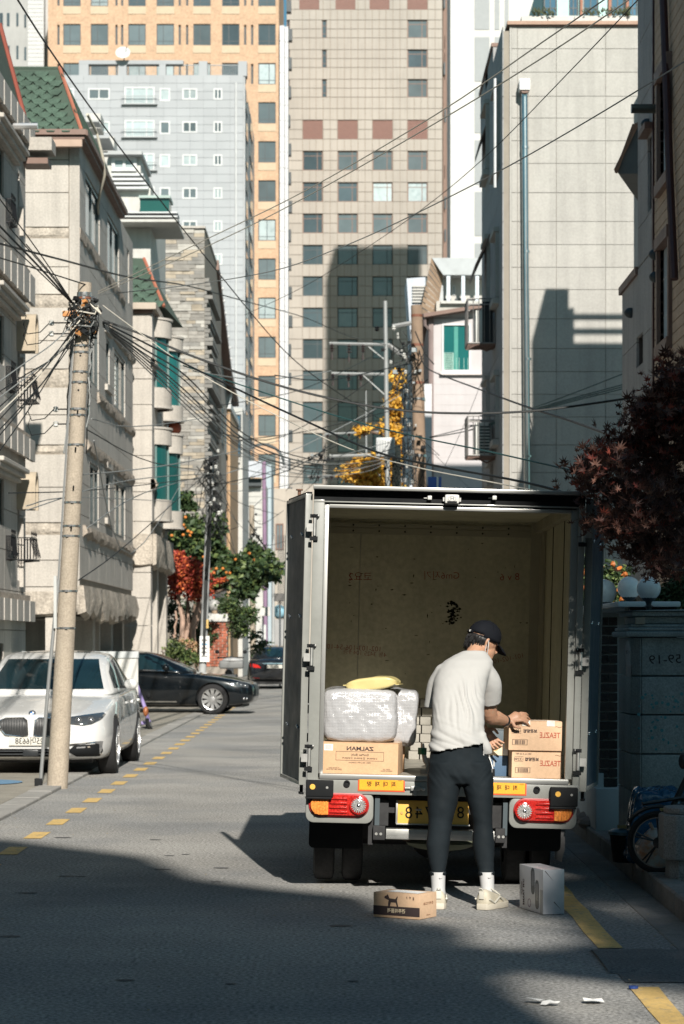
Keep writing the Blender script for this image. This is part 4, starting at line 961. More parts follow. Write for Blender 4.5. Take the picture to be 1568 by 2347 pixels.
# brickwork: every brick of the strip in view
n = 0; yb0, yb1 = 22.6, ys0 - .06; rest = MB(); z = 12.4; k = 0
F.piece
Fb = FG(Xw + .0, 0)
while z > 1:
    u = yb1 - (0 if k % 2 else .1); first = True; u1 = yb1
    while u1 > yb0:
        u0 = max(yb0, u1 - (.1 if (first and k % 2) else .2)); first = False
        for x in rsubs((u0 + .005, u1 - .005, z - .112, z - .012), wB):
            if x[1]-x[0] > .03 and x[3]-x[2] > .02:
                if u0 > 23.5 and z > 4.0 and n < 298: Fb.piece('brick', *x, 0, .03 + R.uniform(-.004, .004), mBrk, sb); n += 1
                else: Fb.box(rest, *x, 0, .03)
        u1 = u0
    z -= .112; k += 1
rest.build('brickwork', mBrk, sb)['kind'] = 'stuff'
for h in wB:
    mb = MB(); e = .09
    Fb.box(mb, h[0] - e, h[1] + e, h[3], h[3] + .12, 0, .09); Fb.box(mb, h[0] - e, h[1] + e, h[2] - .12, h[2], 0, .09)
    Fb.box(mb, h[0] - e, h[0], h[2], h[3], 0, .07); Fb.box(mb, h[1], h[1] + e, h[2], h[3], 0, .07); f = mb.build('window', mFas, sb)
    p_ = MB(); Fb.box(p_, h[0], h[1], h[2], h[3], -.1, -.08); p_.build('pane', gl('glass_sky', (.30, .38, .42), .25), f)
    q = MB(); nn = 10
    for i in range(nn): c = h[0] + (h[1] - h[0])*(i + .5)/nn; q.tube([Fb.p(c, h[2], -.01), Fb.p(c, h[3], -.01)], .008, 5)
    for fz in (.3, .7): q.tube([Fb.p(h[0], h[2] + (h[3]-h[2])*fz, -.01), Fb.p(h[1], h[2] + (h[3]-h[2])*fz, -.01)], .009, 5)
    q.build('window_bars', M('bar_white', (.6, .62, .62), .4), f)
MB().box((Xw - .05, ys0 - .06, 0), (Xw + .01, ys0 + .02, 12.4)).build('divider_strip', M('strip_maroon', (.06, .02, .02), .5), sb)
MB().tube([(Xw - .09, Yx(1541), Zw(1541, 10) + 2.0), (Xw - .09, Yx(1541), Zw(1541, 0)), (Xw - .09, Yx(1556), Zw(1556, 400)), (Xw - .09, Yx(1567), Zw(1567, 640))], .04, 8).build('drainpipe', MATS['strip_maroon'], sb)
MB().cyl((Xw - .3, Yx(1512), Zw(1512, 249)), (Xw, Yx(1512), Zw(1512, 249)), .05, n=12).build('flue_pipe', M('flue_dark', (.12, .13, .12), .3, metal=.7), sb, smooth=True)
for x_, y_ in ((1494, 284), (1513, 583), (1514, 635), (1455, 717)):
    c = V((Xw - .05, Yx(x_), Zw(x_, y_))); MB().ell(tuple(c), (.07, .06, .06), 10, 8).build('vent_hood', mFrD, sb, smooth=True)
# house between it and the beige building: its roof rail throws the shadow seen on the beige wall
nh = thing('railed_house', 'brown eaved house beyond the stone and brick building, only its eave corner in view', 'building', (7, 41, 0))
mb = MB(); mb.box((5.30, 38, 0), (9.5, 44, 11.35)); mb.box((5.30, 41.2, 11.35), (5.78, 43, 13.1)); mb.build('wall', mStG, nh)
for k in range(5): MB().box((5.95, 41.6, 12.1 + k*.3), (9.6, 41.66, 12.2 + k*.3)).build('roof_rail', mWh, nh)
for k in range(3): MB().box((6.0 + k*1.25, 41.58, 11.3), (6.1 + k*1.25, 41.7, 13.5)).build('rail_post', mWh, nh)
ev = [W(1464, 283, 31), W(1470, 300, 31), W(1470, 398, 31), W(1420, 398, 31), W(1412, 390, 31)]
q = MB(); q.add([*ev, *[p + V((.6, 2.4, 0)) for p in ev]], [(0,1,2,3,4), (5,9,8,7,6), (0,5,6,1), (1,6,7,2), (2,7,8,3), (3,8,9,4), (4,9,5,0)]); q.build('eave', M('eave_soffit', (.12, .125, .12), .7), nh)
for k in range(3): 
    a, b_ = W(1463 - 1.5*k, 281 + 2*k, 30.96), W(1411 + 1.0*k - 1, 390 + 3*k, 30.96); MB().tube([a + V((-.02*k, 0, 0)), b_], .022, 6).build('eave_trim', M('trim_copper', (.28, .14, .08), .5), nh)

# ---------------------------------------------------------------- garden wall, gate post, lamps (right foreground)
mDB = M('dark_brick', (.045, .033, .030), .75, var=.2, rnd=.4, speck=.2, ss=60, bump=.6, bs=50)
mDM = M('mortar_grey', (.36, .37, .37), .9)
mGp = M('gatepost_granite', (.38, .42, .42), .85, var=.14, vs=2.5, speck=.22, ss=90, streak=.25, bump=.5, bs=90)
bw = thing('brick_wall', 'dark brick garden wall with white plinths and coping behind the open truck door', 'wall', (2.2, 20, 0))
def bpillar(x0, x1, y0, y1, zp, zt):
    MB().box((x0 + .012, y0 + .012, zp), (x1 - .012, y1, zt)).build('mortar', mDM, bw)
    z = zp + .005; k = 0
    while z < zt - .05:
        w = x1 - x0; e = .065 if k % 2 else .0
        xs = [x0, x0 + w*.5, x1] if k % 2 else [x0, x1]
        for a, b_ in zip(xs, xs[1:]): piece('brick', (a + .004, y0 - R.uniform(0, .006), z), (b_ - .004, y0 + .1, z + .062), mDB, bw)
        for q in range(1): piece('brick', (x0 - R.uniform(.0, .005), y0 + .108, z), (x0 + .05, y0 + .30, z + .062), mDBlit, bw)
        z += .0735; k += 1
mDBlit = M('dark_brick_lit_side', (.30, .28, .23), .9, var=.3, vs=12, rnd=.25, bump=1.2, bs=30)  # lighter copy for the pillars' left faces, standing for light off the road
bpillar(1.99, 2.135, 18.75, 19.1, .45, 1.86 - .05)
bpillar(2.06, 2.40, 17.35, 17.65, .45, 1.83)
for (a, b_, c, d, z1) in ((1.95, 2.16, 18.6, 19.3, .45), (2.03, 2.12, 17.2, 17.7, .46)): MB().box((a, c, .1), (b_, d, z1)).build('plinth', M('plinth_white', (.6, .62, .62), .8, var=.1), bw, bevel=.01)
# wall running away from the camera, facing the street
z = .62; k = 0; mr = MB(); n = 0
MB().box((2.02, 19.1, .1), (2.3, 30, 1.83)).build('mortar', mDM, bw)
while z < 1.80:
    y = 19.12 - (.1 if k % 2 else 0)
    while y < 29.5:
        if y > 19: 
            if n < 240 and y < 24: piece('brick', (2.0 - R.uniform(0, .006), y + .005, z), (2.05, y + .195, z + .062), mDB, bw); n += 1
            else: mr.box((2.0, y + .005, z), (2.05, y + .195, z + .062))
        y += .2
    z += .0735; k += 1
mr.build('brickwork', mDB, bw)['kind'] = 'stuff'
for (x0, x1, y0, y1) in ((2.05, 4.5, 20.5, 20.7),):
    z = .3; k = 0; MB().box((x0, y0 + .012, .1), (x1, y1, 1.8)).build('mortar', mDM, bw)
    while z < 1.78:
        x = x0 - (.1 if k % 2 else 0)
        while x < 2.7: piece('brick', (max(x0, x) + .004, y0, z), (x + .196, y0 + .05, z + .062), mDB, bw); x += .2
        z += .0735; k += 1
MB().box((1.97, 18.7, .1), (2.02, 30, .56)).build('base_wall', MATS['plinth_white'], bw)
MB().box((1.96, 18.7, 1.80), (2.5, 30, 1.87)).box((1.97, 17.3, 1.825), (2.42, 18.69, 1.865)).build('coping', M('coping_white', (.60, .62, .62), .7, var=.1), bw, bevel=.012)
# flower bed stones
for k in range(9): MB().ell((2.0 + .02*k % .1, 19.2 + k*.5, .14), (.14, .22, .06), 9, 6).build('edging_stone', M('edging_stone', (.28, .22, .19), .9, var=.3), bw)
gpst = thing('stone_gatepost', 'big dark granite gatepost with moulded cap and scratched writing at the right edge', 'gatepost', (2.3, 16.5, 0))
gx0, gy = 1.97, 16.45
Zg = lambda y: Zc(y, gy)
for (y0, y1) in ((1950, 1815), (1812, 1730), (1727, 1640), (1637, 1551), (1548, 1462)):
    MB().box((gx0 + .065, gy, Zg(y0)), (3.6, gy + .8, Zg(y1))).build('stone_block', mGp, gpst, bevel=.008)
    MB().prism([(gx0, gy + .06), (gx0 + .055, gy + .0), (gx0 + .062, gy + .0), (gx0 + .062, gy + .8), (gx0, gy + .8)], 'z', Zg(y0), Zg(y1)).build('corner_block', mGp, gpst, bevel=.006)
for (e, y0, y1) in ((.05, 1460, 1447), (.03, 1446, 1438), (.01, 1437.5, 1431), (-.045, 1430, 1413), (.0, 1412.5, 1401)):
    MB().box((gx0 - e - .0, gy - e, Zg(y0)), (3.7, gy + .8, Zg(y1))).build('cap_moulding', mGp, gpst, bevel=.015)
MB().prism([(gx0 - .06, Zg(1401.0) + .002), (3.7, Zg(1401) + .002), (3.7, Zg(1396)), (2.6, Zg(1395)), (gx0 + .16, Zg(1398))], 'y', gy - .02, gy + .8).build('cap_top', mGp, gpst, bevel=.006)
MB().box((gx0 + .02, gy - .03, Zg(1430)), (gx0 + .085, gy - .005, Zg(1415))).build('stone_plug', M('stone_warm', (.40, .34, .27), .8), gpst)
pl = thing('address_plate', 'narrow pointed grey address plate on the corner of the granite gatepost', 'sign', (gx0 + .03, gy - .02, 1.4))
a = W(1433.5, 1528, gy - .01); b_ = W(1444.5, 1466, gy - .01)
MB().prism([(a.x, a.z), (b_.x, a.z), (b_.x, b_.z - .05), ((a.x + b_.x)/2, b_.z), (a.x, b_.z - .05)], 'y', gy - .022, gy - .008).build('plate', M('plate_greypink', (.34, .31, .31), .5), pl, bevel=.002)
mInk = M('marker_dark', (.02, .018, .02), .8)
text('address_number', '12', .028, mInk, TF(((a.x + b_.x)/2, gy - .0235, b_.z - .085), (1, 0, 0), (0, -1, 0)), pl)
MB().box((gx0 - .03, gy + .05, Zg(1552)), (gx0 - .0, gy + .09, Zg(1522))).build('meter_box', MATS['plate_greypink'], gpst)
text('scratched_number', '59-19', .085, M('scratch_ink', (.06, .05, .05), .8), TF(W(1525, 1512, gy - .0015), (1, 0, .04), (0, -1, 0)), gpst, sx=1.15)
mSpl = M('spatter_teal', (.10, .30, .34), .7)
q = MB()
for k in range(46):
    c = W(R.uniform(1462, 1566), R.choice([R.uniform(1590, 1640), R.uniform(1640, 1725)]), gy - .002); r_ = R.uniform(.004, .013)
    q.add([c + V((r_*math.cos(t*.785), 0, r_*math.sin(t*.785))) for t in range(8)], [tuple(range(8))])
q.build('paint_spatter', mSpl, gpst, fixn=False)['kind'] = 'stuff'
def globe(lb, px, py, Y, r, zb):
    c = W(px, py, Y); t = thing('globe_lamp', lb, 'lamp', (c.x, Y, zb), 'globe lamps on the gateposts')
    MB().ell(tuple(c), (r, r, r), 28, 20).build('glass_globe', M('opal_glass', (.85, .85, .83), .25, var=.12, vs=7, coat=.3), t, smooth=True)
    MB().lathe([(r*.62, -r*.80), (r*.66, -r*.72), (r*.5, -r*.98), (r*.28, -r*1.1), (r*.2, -r*1.35), (r*.45, -r*1.5)], 14, None, tuple(c)).cyl((c.x, c.y, zb), (c.x, c.y, c.z - r*1.2), r*.22, n=10).build('holder', mFrD, t, smooth=True)
globe('globe lamp half hidden by the open truck door', 1384, 1357, 21.5, .115, 1.87)
globe('middle globe lamp, paler, above the white coping', 1442, 1348, 18.3, .088, 1.87)
globe('rightmost globe lamp, dusky, on the granite gatepost cap', 1487, 1349, 16.8, .084, Zg(1396))

# ---------------------------------------------------------------- plants
def leafcloud(name, parent, blobs, n, size, mats, shape='oval', clump=.35, seedn=0, up=.3):
    rr = random.Random(seedn + 11); mbs = [MB() for _ in mats]; tot = sum(b[1][0]*b[1][1]*b[1][2] for b in blobs)
    for c, rad in blobs:
        k = max(3, int(n * rad[0]*rad[1]*rad[2] / tot)); nc = max(3, int(k / 26)); cl = []
        for _ in range(nc):
            d = V((rr.gauss(0, 1), rr.gauss(0, 1), rr.gauss(0, 1))).normalized() * rr.uniform(.45, 1.0)
            cl.append(V((c[0] + d.x*rad[0], c[1] + d.y*rad[1], c[2] + d.z*rad[2])))
        for _ in range(k):
            q = rr.choice(cl); rs = clump * min(rad)
            p = q + V((rr.gauss(0, rs), rr.gauss(0, rs), rr.gauss(0, rs*.7)))
            s = size * rr.uniform(.6, 1.25); a = V((rr.gauss(0, 1), rr.gauss(0, 1), rr.gauss(0, .6) - up)).normalized()
            b_ = a.cross(V((rr.gauss(0, 1), rr.gauss(0, 1), rr.gauss(0, 1)))).normalized()
            mb = mbs[rr.choices(range(len(mats)), [3] + [1.2]*(len(mats) - 1))[0]]
            nn = a.cross(b_)
            mb.add([p, p + a*s*.5 + b_*s*.3 + nn*s*.08, p + a*s, p + a*s*.5 - b_*s*.3 + nn*s*.08], [(0,1,2), (0,2,3)])
    for m_, mb in zip(mats, mbs):
        if mb.f: mb.build(name, m_, parent, fixn=False)
def limb(mb, p0, p1, r0, r1, k=5, j=.08):
    p0, p1 = V(p0), V(p1); L = (p1 - p0).length
    pts = [p0.lerp(p1, i/k) + (V((R.uniform(-j, j), R.uniform(-j, j), R.uniform(-j, j)*.4))*L*.4 if 0 < i < k else V((0,0,0))) for i in range(k + 1)]
    mb.tube(pts, [r0 + (r1 - r0)*i/k for i in range(k + 1)], 8); return pts
mBark = M('bark', (.16, .11, .08), .9, var=.3, vs=8, bump=.8, bs=25)
def lm(n, c): return M(n, c, .55, var=.3, vs=6, spec=.4)
lG = [lm('leaf_green', (.042, .072, .026)), lm('leaf_green_dark', (.03, .055, .022)), lm('leaf_green_light', (.12, .16, .05))]
lO = [lm('leaf_orange', (.42, .13, .03))]; lR = [lm('leaf_red', (.33, .055, .03)), lm('leaf_red_dark', (.28, .03, .02)), lm('leaf_red_orange', (.55, .14, .04))]
lY = [lm('leaf_ginkgo', (.62, .34, .04)), lm('leaf_ginkgo_dark', (.42, .22, .03)), lm('leaf_ginkgo_light', (.75, .48, .09))]
def PB(x, y, Y, rx, ry, d=None): 
    c = W(x, y, Y); s = Y/5553; return (tuple(c), (rx*s, (d or (rx + ry)/2*s), ry*s))
# persimmon tree with fruit
pt = thing('persimmon_tree', 'green persimmon tree with orange fruit leaning over the brick gatepost', 'tree', (-3.6, 68, 0))
mb = MB(); limb(mb, (-4.4, 68, 0), W(450, 1300, 68), .11, .07); limb(mb, W(450, 1330, 68), W(425, 1180, 68), .07, .03); limb(mb, W(455, 1310, 68), W(560, 1300, 68), .06, .02); limb(mb, W(470, 1360, 68), W(600, 1340, 67), .05, .02); mb.build('trunk', mBark, pt, smooth=True)
leafcloud('crown', pt, [PB(430, 1150, 68, 14, 30), PB(425, 1215, 68, 42, 34), PB(470, 1255, 68, 50, 28), PB(400, 1240, 69, 20, 30), PB(530, 1295, 68, 52, 28), PB(600, 1310, 67, 34, 26), PB(560, 1345, 67, 34, 24), PB(500, 1330, 68, 30, 20), PB(625, 1290, 66, 16, 14), PB(445, 1310, 68.5, 46, 30), PB(585, 1270, 68, 30, 22), PB(480, 1210, 68, 30, 26)], 11000, .20, lG, seedn=1, clump=.3)
mFr = M('fruit_orange', (.55, .19, .04), .4)
fr0 = MB().ell((0, 0, 0), (.05, .05, .045), 8, 6).mesh('fruit', mFr, smooth=True)
for k in range(20):
    x, y = R.choice([(425, 1200), (410, 1230), (540, 1290), (590, 1300), (520, 1320), (480, 1270), (600, 1290)]); o = link(fr0, 'fruit', pt); o.location = W(x + R.gauss(0, 18), y + R.gauss(0, 16), 67.4 + R.uniform(-.5, .2))
# red maple behind
rm = thing('red_maple', 'small bright red maple with pale forked trunks beside the bay villa', 'tree', (-4.6, 64, 0))
mb = MB()
for a, b_, r0 in (((418, 1500), (408, 1290), .09), ((425, 1510), (436, 1300), .08), ((432, 1520), (468, 1300), .1), ((400, 1490), (402, 1400), .07), ((448, 1440), (480, 1330), .05)): limb(mb, W(*a, 64), W(*b_, 64), r0, r0*.4)
limb(mb, (W(425, 1510, 64).x, 64, 0), W(425, 1500, 64), .14, .1); mb.build('trunk', M('bark_pale', (.38, .26, .20), .9, var=.2, vs=8), rm, smooth=True)
leafcloud('crown', rm, [PB(405, 1290, 64, 18, 28), PB(432, 1318, 63.6, 46, 34), PB(400, 1345, 64, 18, 26), PB(450, 1350, 63.6, 34, 24), PB(500, 1328, 64, 16, 12)], 5600, .11, lR, seedn=2, clump=.24)
# shrubs
def shrub(nm, lb, blobs, n, s, mats, sd_, cat='shrub', stem=True):
    c = blobs[0][0]; t = thing(nm, lb, cat, (c[0], c[1], 0))
    if stem: 
        mb = MB(); zb = max(0., c[2] - 3*blobs[0][1][2])
        for k in range(4): limb(mb, (c[0] + R.uniform(-.1, .1), c[1], zb if zb > .2 else .05), (c[0] + R.uniform(-.3, .3), c[1], c[2] + .1), .03, .012)
        mb.build('stem', mBark, t)
    leafcloud('foliage', t, blobs, n, s, mats, seedn=sd_, clump=.26); return t
shrub('pine_shrub', 'clipped green pine shrub above the parked scooter', [PB(525, 1385, 66, 32, 18), PB(560, 1410, 66, 34, 22), PB(545, 1440, 66, 26, 20)], 2600, .10, [lG[0], lG[2], lG[1]], 3)
shrub('garden_bush', 'yellow green bush low behind the black sedan roof', [PB(398, 1492, 60, 22, 26), PB(430, 1505, 60, 26, 22)], 1500, .09, [lG[2], lG[0], lG[1]], 4)
shrub('dry_hydrangea', 'faded peach flowered bush between the red maple trunks', [PB(450, 1500, 61, 22, 24), PB(432, 1475, 61, 16, 14)], 900, .10, [lm('leaf_peach', (.48, .30, .18)), lG[2], lm('leaf_buff', (.55, .42, .28))], 5)
shrub('shade_hedge', 'dark hedge behind the red maple trunks', [PB(405, 1420, 66, 30, 50), PB(450, 1440, 66, 40, 50), PB(590, 1470, 70, 30, 24)], 2600, .12, [lG[1], lG[0]], 6)
# ginkgo far behind the poles
gk = thing('ginkgo_tree', 'bright yellow ginkgo tree behind the poles above the truck roof', 'tree', (1.4, 105, 0))
mb = MB(); limb(mb, (2.2, 105, 0), W(890, 900, 105), .25, .06); limb(mb, W(890, 1090, 105), W(790, 1075, 105), .1, .03); limb(mb, W(892, 1000, 105), W(830, 985, 105), .08, .03); mb.build('trunk', mBark, gk, smooth=True)
leafcloud('crown', gk, [PB(850, 1080, 105, 66, 34), PB(915, 1040, 105, 34, 40), PB(810, 1075, 105, 26, 10), PB(840, 985, 105, 38, 10), PB(900, 1000, 105, 30, 40), PB(905, 930, 105, 22, 40), PB(915, 870, 105, 22, 28), PB(985, 980, 105, 20, 60), PB(985, 1080, 105, 24, 40), PB(880, 1100, 105, 60, 18)], 9000, .22, lY, seedn=7, clump=.22, up=.1)
# ivy shrub with orange flowers behind the wall, right
shrub('trumpet_creeper', 'glossy green creeper with orange flowers behind the white coping', [PB(1345, 1320, 23, 24, 50), PB(1400, 1340, 23, 40, 50), PB(1430, 1370, 23, 40, 30), PB(1365, 1375, 22.5, 40, 24)], 4200, .062, [lG[0], lG[1], lG[2]], 8, 'creeper')
fl = [o for o in C.objects if o.name.startswith('trumpet_creeper')][-1]
f0 = MB().lathe([(.004, 0), (.012, .02), (.03, .035)], 7).mesh('flower', lO[0])
for k in range(22):
    o = link(f0, 'flower', fl); o.location = W(R.uniform(1330, 1440), R.uniform(1290, 1390), 22.4 + R.uniform(0, .3)); o.rotation_euler = (R.uniform(.5, 1.8), R.uniform(-.5, .5), R.uniform(0, 6))
shrub('low_pine', 'feathery green shrub behind the granite gatepost', [PB(1530, 1375, 19, 50, 26), PB(1560, 1350, 19, 30, 30)], 2600, .045, [lG[0], lG[1]], 9)
# dark red maple hanging over the gatepost
mp = thing('japanese_maple', 'dark red leaved maple hanging over the right gatepost', 'tree', (3.4, 17.7, 0))
rr = random.Random(5)
def mleaf():
    pts = [V((0, 0, 0))]; lob = [(-2.3, .55), (-1.35, .8), (-.6, 1.0), (0, 1.1), (.6, 1.0), (1.35, .8), (2.3, .55)]
    for i, (a, l) in enumerate(lob):
        pts.append(V((math.sin(a)*l, math.cos(a)*l, -.12*l)))
        if i < 6: b_ = (a + lob[i+1][0])/2; pts.append(V((math.sin(b_)*.33, math.cos(b_)*.33, .02)))
    fs = []
    n_ = len(pts) - 1
    for i in range(1, n_): fs.append((0, i, i + 1))
    return pts, fs
LP, LF = mleaf()
mML = [lm('maple_leaf_dark', (.075, .03, .022)), lm('maple_leaf_red', (.22, .045, .028)), lm('maple_leaf_brown', (.18, .085, .06))]
def sil(x):   # crown silhouette in picture terms, only to choose where branches end at Y about 13
    return None
blobs = []
for (x, y, rx, ry) in ((1550, 870, 34, 40), (1520, 925, 40, 40), (1545, 905, 45, 45), (1500, 960, 50, 50), (1560, 990, 50, 60), (1440, 1010, 50, 40), (1390, 1060, 50, 40), (1350, 1090, 40, 26), (1480, 1060, 60, 60), (1550, 1110, 60, 70), (1400, 1120, 60, 40), (1460, 1170, 70, 60), (1410, 1200, 50, 34), (1540, 1220, 60, 70), (1470, 1255, 60, 34), (1540, 1290, 50, 34), (1500, 1300, 30, 20), (1640, 1000, 60, 90), (1640, 1160, 60, 90)):
    blobs.append((x, y, rx, ry, 14.55 + rr.uniform(-.35, .4)))
mb = MB(); trunkp = limb(mb, (3.4, 17.7, .1), (3.0, 16.3, 2.2), .10, .07)
tips = []
for (x, y, rx, ry, Yb) in blobs:
    e = W(x, y, Yb); pts = limb(mb, (3.0, 16.3, 2.2) if y > 1000 else (2.95, 16.2, 2.3), e, .028, .006, 6, .12)
mb.build('trunk', M('bark_dark', (.06, .045, .04), .9, var=.3), mp, smooth=True)
lmesh = [MB().add([p for p in LP], LF).mesh('leaf', m_, fixn=False) for m_ in mML]
rest = [MB(), MB(), MB()]; near = []
for (x, y, rx, ry, Yb) in blobs:
    s = Yb/5553; k = int(rx*ry*(.17 if y < 1000 else .12)); c = W(x, y, Yb); cl = []
    for _ in range(max(3, k//9)):
        a = rr.uniform(0, 6.283); q = math.sqrt(rr.uniform(0, 1)); cl.append(c + V((math.cos(a)*q*rx*s, rr.uniform(-.45, .45), math.sin(a)*q*ry*s)))
    for _ in range(k):
        p = rr.choice(cl) + V((rr.gauss(0, .05), rr.gauss(0, .07), rr.gauss(0, .035)))
        sz = rr.uniform(.032, .058); side = rr.uniform(-2.6, 2.6)
        T = Matrix.Translation(p) @ Matrix.Rotation(side, 4, 'Z') @ Matrix.Rotation(rr.gauss(2.3, .45), 4, 'X') @ Matrix.Rotation(rr.gauss(0, .5), 4, 'Y') @ Matrix.Scale(sz, 4)
        mi = rr.choices((0, 1, 2), (6, 2.2, 2.2) if y < 1100 else (8, .6, 1.4))[0]  # redder mix up top puts the lit tips into leaf colour
        near.append((p.y, T, mi))
near.sort(key=lambda t: t[0])
for k, (yy, T, mi) in enumerate(near):
    if k < 300: o = link(lmesh[mi], 'leaf', mp); o.matrix_basis = T
    else: rest[mi].add(LP, LF, T)
for m_, r_ in zip(mML, rest): r_.build('foliage', m_, mp, fixn=False)['kind'] = 'stuff'

# ---------------------------------------------------------------- houses and trees behind the camera that shade the road
def backblock(nm, lb, x0, x1, y0, y1, z, m, extra=()):
    t = thing(nm, lb, 'building', ((x0 + x1)/2, y0, 0)); mb = MB(); mb.box((x0, y0, 0), (x1, y1, z))
    for e in extra: mb.box(*e)
    mb.build('wall', m, t)
    F = Face((0, y1), (1, 0, 0), (0, 1, 0))
    for k in range(int(z // 3)):
        for u in spans(x0 + .8, x1 - 1.8, 3): F.piece('window', u, u + 1.1, k*3 + 1, k*3 + 2.3, 0, .05, gMid, t)
backblock('rear_flats', 'stone flats standing across the street behind the viewer', -9, 2.25, -16, -12, 19.1, mStG)
MB().prism([(2.25, 0), (4.35, 0), (4.42, 16.4), (3.9, 16.75), (3.5, 17.1), (3.3, 18.1), (2.25, 19.1)], 'y', -16, -12).build('shadow_edge_wing', mStG, C.objects['rear_flats'])  # unseen wing, its outline shaped to the shadow edge on the road
backblock('sky_blocker_left', 'unseen stone house added on the left to block skylight', -13, -5.2, -10, 22, 11, mStG)  # unseen house, added to cut the skylight on the shaded road
backblock('sky_blocker_right', 'unseen stone flats added on the right to block skylight', 4.9, 13, -11, 3, 12, mStG)  # added block out of view, takes sky away from the foreground shade
backblock('sky_blocker_rear', 'unseen long house added far behind the viewer to block skylight', -16, 16, -40, -32, 16, mStG)  # added far block, out of view, holds back low skylight
backblock('rear_villa', 'beige villa behind the viewer on the right of the street', 6.6, 15, -16, -12, 23, mStG)
MB().prism([(6.6, 19.6), (6.35, 20.4), (5.95, 21.4), (5.9, 23), (6.6, 23)], 'y', -16, -15.6).build('eave', mFas, C.objects['rear_villa'])  # unseen eave, shaped so the truck's top right corner falls in shade
rt_ = thing('rear_tree', 'tall street tree behind the viewer between two houses', 'tree', (4.9, -12, 0))
mb = MB(); limb(mb, (5.9, -12, 0), (5.9, -12, 15.5), .2, .1)
for k in range(7): limb(mb, (5.9, -12, 12.5 + k*.6), (5.0 + R.uniform(-.8, 1), -12 + R.uniform(-.6, .6), 14 + k*.7), .06, .015)
mb.build('trunk', mBark, rt_, smooth=True)
def PS(gx, gy_, rx, rz):  # crown lump whose shade falls at ground point (gx, gy_)
    d = gy_ + 12; return ((gx + d*math.tan(SUN_AZ), -12, d*math.tan(SUN_EL)/math.cos(SUN_AZ)), (rx, .45, rz))
leafcloud('crown', rt_, [PS(.25, 13.0, .34, .35), PS(.85, 12.0, .28, .20), PS(1.15, 11.85, .3, .2), PS(1.4, 12.1, .28, .2), PS(1.5, 13.5, .22, .2), PS(.4, 11.8, .35, .45), PS(1.35, 14.3, .25, .22), PS(1.62, 12.9, .22, .4), PS(1.7, 11.4, .25, .35), PS(1.55, 15.6, .2, .5)], 10000, .13, lG, seedn=21, clump=.33)
# ================================================================ THE DELIVERY TRUCK
YR = 15.1
T_TR = Matrix.Translation((.598, YR, 0)) @ Matrix.Rotation(math.radians(1.4), 4, 'Y'); T_INV = T_TR.inverted()
def LT(x, y, d=0.): return T_INV @ W(x, y, YR + d)
tr = thing('delivery_truck', 'grey box truck parked with its rear doors open, cargo inside', 'truck')
mTP = M('truck_paint', (.235, .24, .222), .38, var=.05, vs=3, coat=.2, speck=.03, ss=30)
mTPd = M('truck_side_panel', (.42, .44, .44), .4, var=.06)
mAlu = M('truck_aluminium', (.42, .42, .40), .35, metal=.7, var=.08)
mLin = M('truck_liner', (.46, .44, .33), .6, var=.12, vs=2.2, speck=.10, ss=25, streak=.12)
mBlk = M('rubber_black', (.008, .009, .010), .75, var=.1, spec=.25)
mChs = M('chassis_black', (.015, .015, .016), .7, var=.3, vs=8)
mStl = M('zinc_steel', (.45, .45, .43), .4, metal=.8, var=.15, vs=20)
HW, ZT, ZF, LB = .852, 2.515, .735, 2.72
xi0, xi1 = LT(749, 1400).x, LT(1304, 1400).x; zo = LT(1030, 1166).z
z_sill = LT(1009, 1779).z; z_beam = LT(1009, 1824).z
ZF = z_sill - .005
print('truck', xi0, xi1, zo, z_sill, z_beam, LT(722,1122), LT(1342,1134), LT(1020,1126))
ZT = LT(1031, 1123).z; HW = (LT(1342, 1140).x - LT(720, 1128).x)/2; XC = (LT(1342, 1140).x + LT(720, 1128).x)/2
# box shell
MB().box((XC - HW, .03, ZF - .1), (XC - HW + .035, LB, ZT - .02)).box((XC + HW - .035, .03, ZF - .1), (XC + HW, LB, ZT - .02)).box((XC - HW, .03, ZT - .05), (XC + HW, LB, ZT - .012)).box((XC - HW, LB, ZF - .1), (XC + HW, LB + .04, ZT)).build('cargo_box', mTPd, tr)
mb = MB(); xl, xr, zc_ = XC - HW + .04, XC + HW - .04, ZT - .055
mb.add([(xl, .03, ZF), (xl, LB - .01, ZF), (xl, LB - .01, zc_), (xl, .03, zc_)], [(0,1,2,3)]).build('liner_panel', mLin, tr, fixn=False)
MB().add([(xr, .03, ZF), (xr, LB - .01, ZF), (xr, LB - .01, zc_), (xr, .03, zc_)], [(0,3,2,1)]).build('liner_panel', mLin, tr, fixn=False)
MB().add([(xl, .03, zc_), (xr, .03, zc_), (xr, LB, zc_), (xl, LB, zc_)], [(0,3,2,1)]).build('ceiling_panel', mLin, tr, fixn=False)
bx = [xl, LT(823, 1400, LB).x, LT(1240, 1400, LB).x - .02, xr]
for a, b_ in zip(bx, bx[1:]): MB().box((a + .002, LB - .015, ZF), (b_ - .002, LB - .004, zc_)).build('front_panel', mLin, tr)
MB().box((xl, 0.04, ZF - .04), (xr, LB, ZF)).build('deck_floor', M('deck_steel', (.40, .38, .33), .45, metal=.4, var=.25, vs=5), tr)
mStrip = M('alu_strip_dull', (.36, .34, .26), .45, metal=.3, var=.1)
for (y0, y1) in ((1203, 1213), (1214, 1228)):
    MB().box((xl, LB - .03, LT(1000, y1, LB).z), (xr, LB - .016, LT(1000, y0, LB).z)).build('corner_strip', mStrip, tr)
MB().box((xr - .085, LB - .05, ZF), (xr - .002, LB - .02, zc_)).box((xr - .02, LB - .35, ZF), (xr - .004, LB - .05, zc_)).build('corner_strip', mStrip, tr)
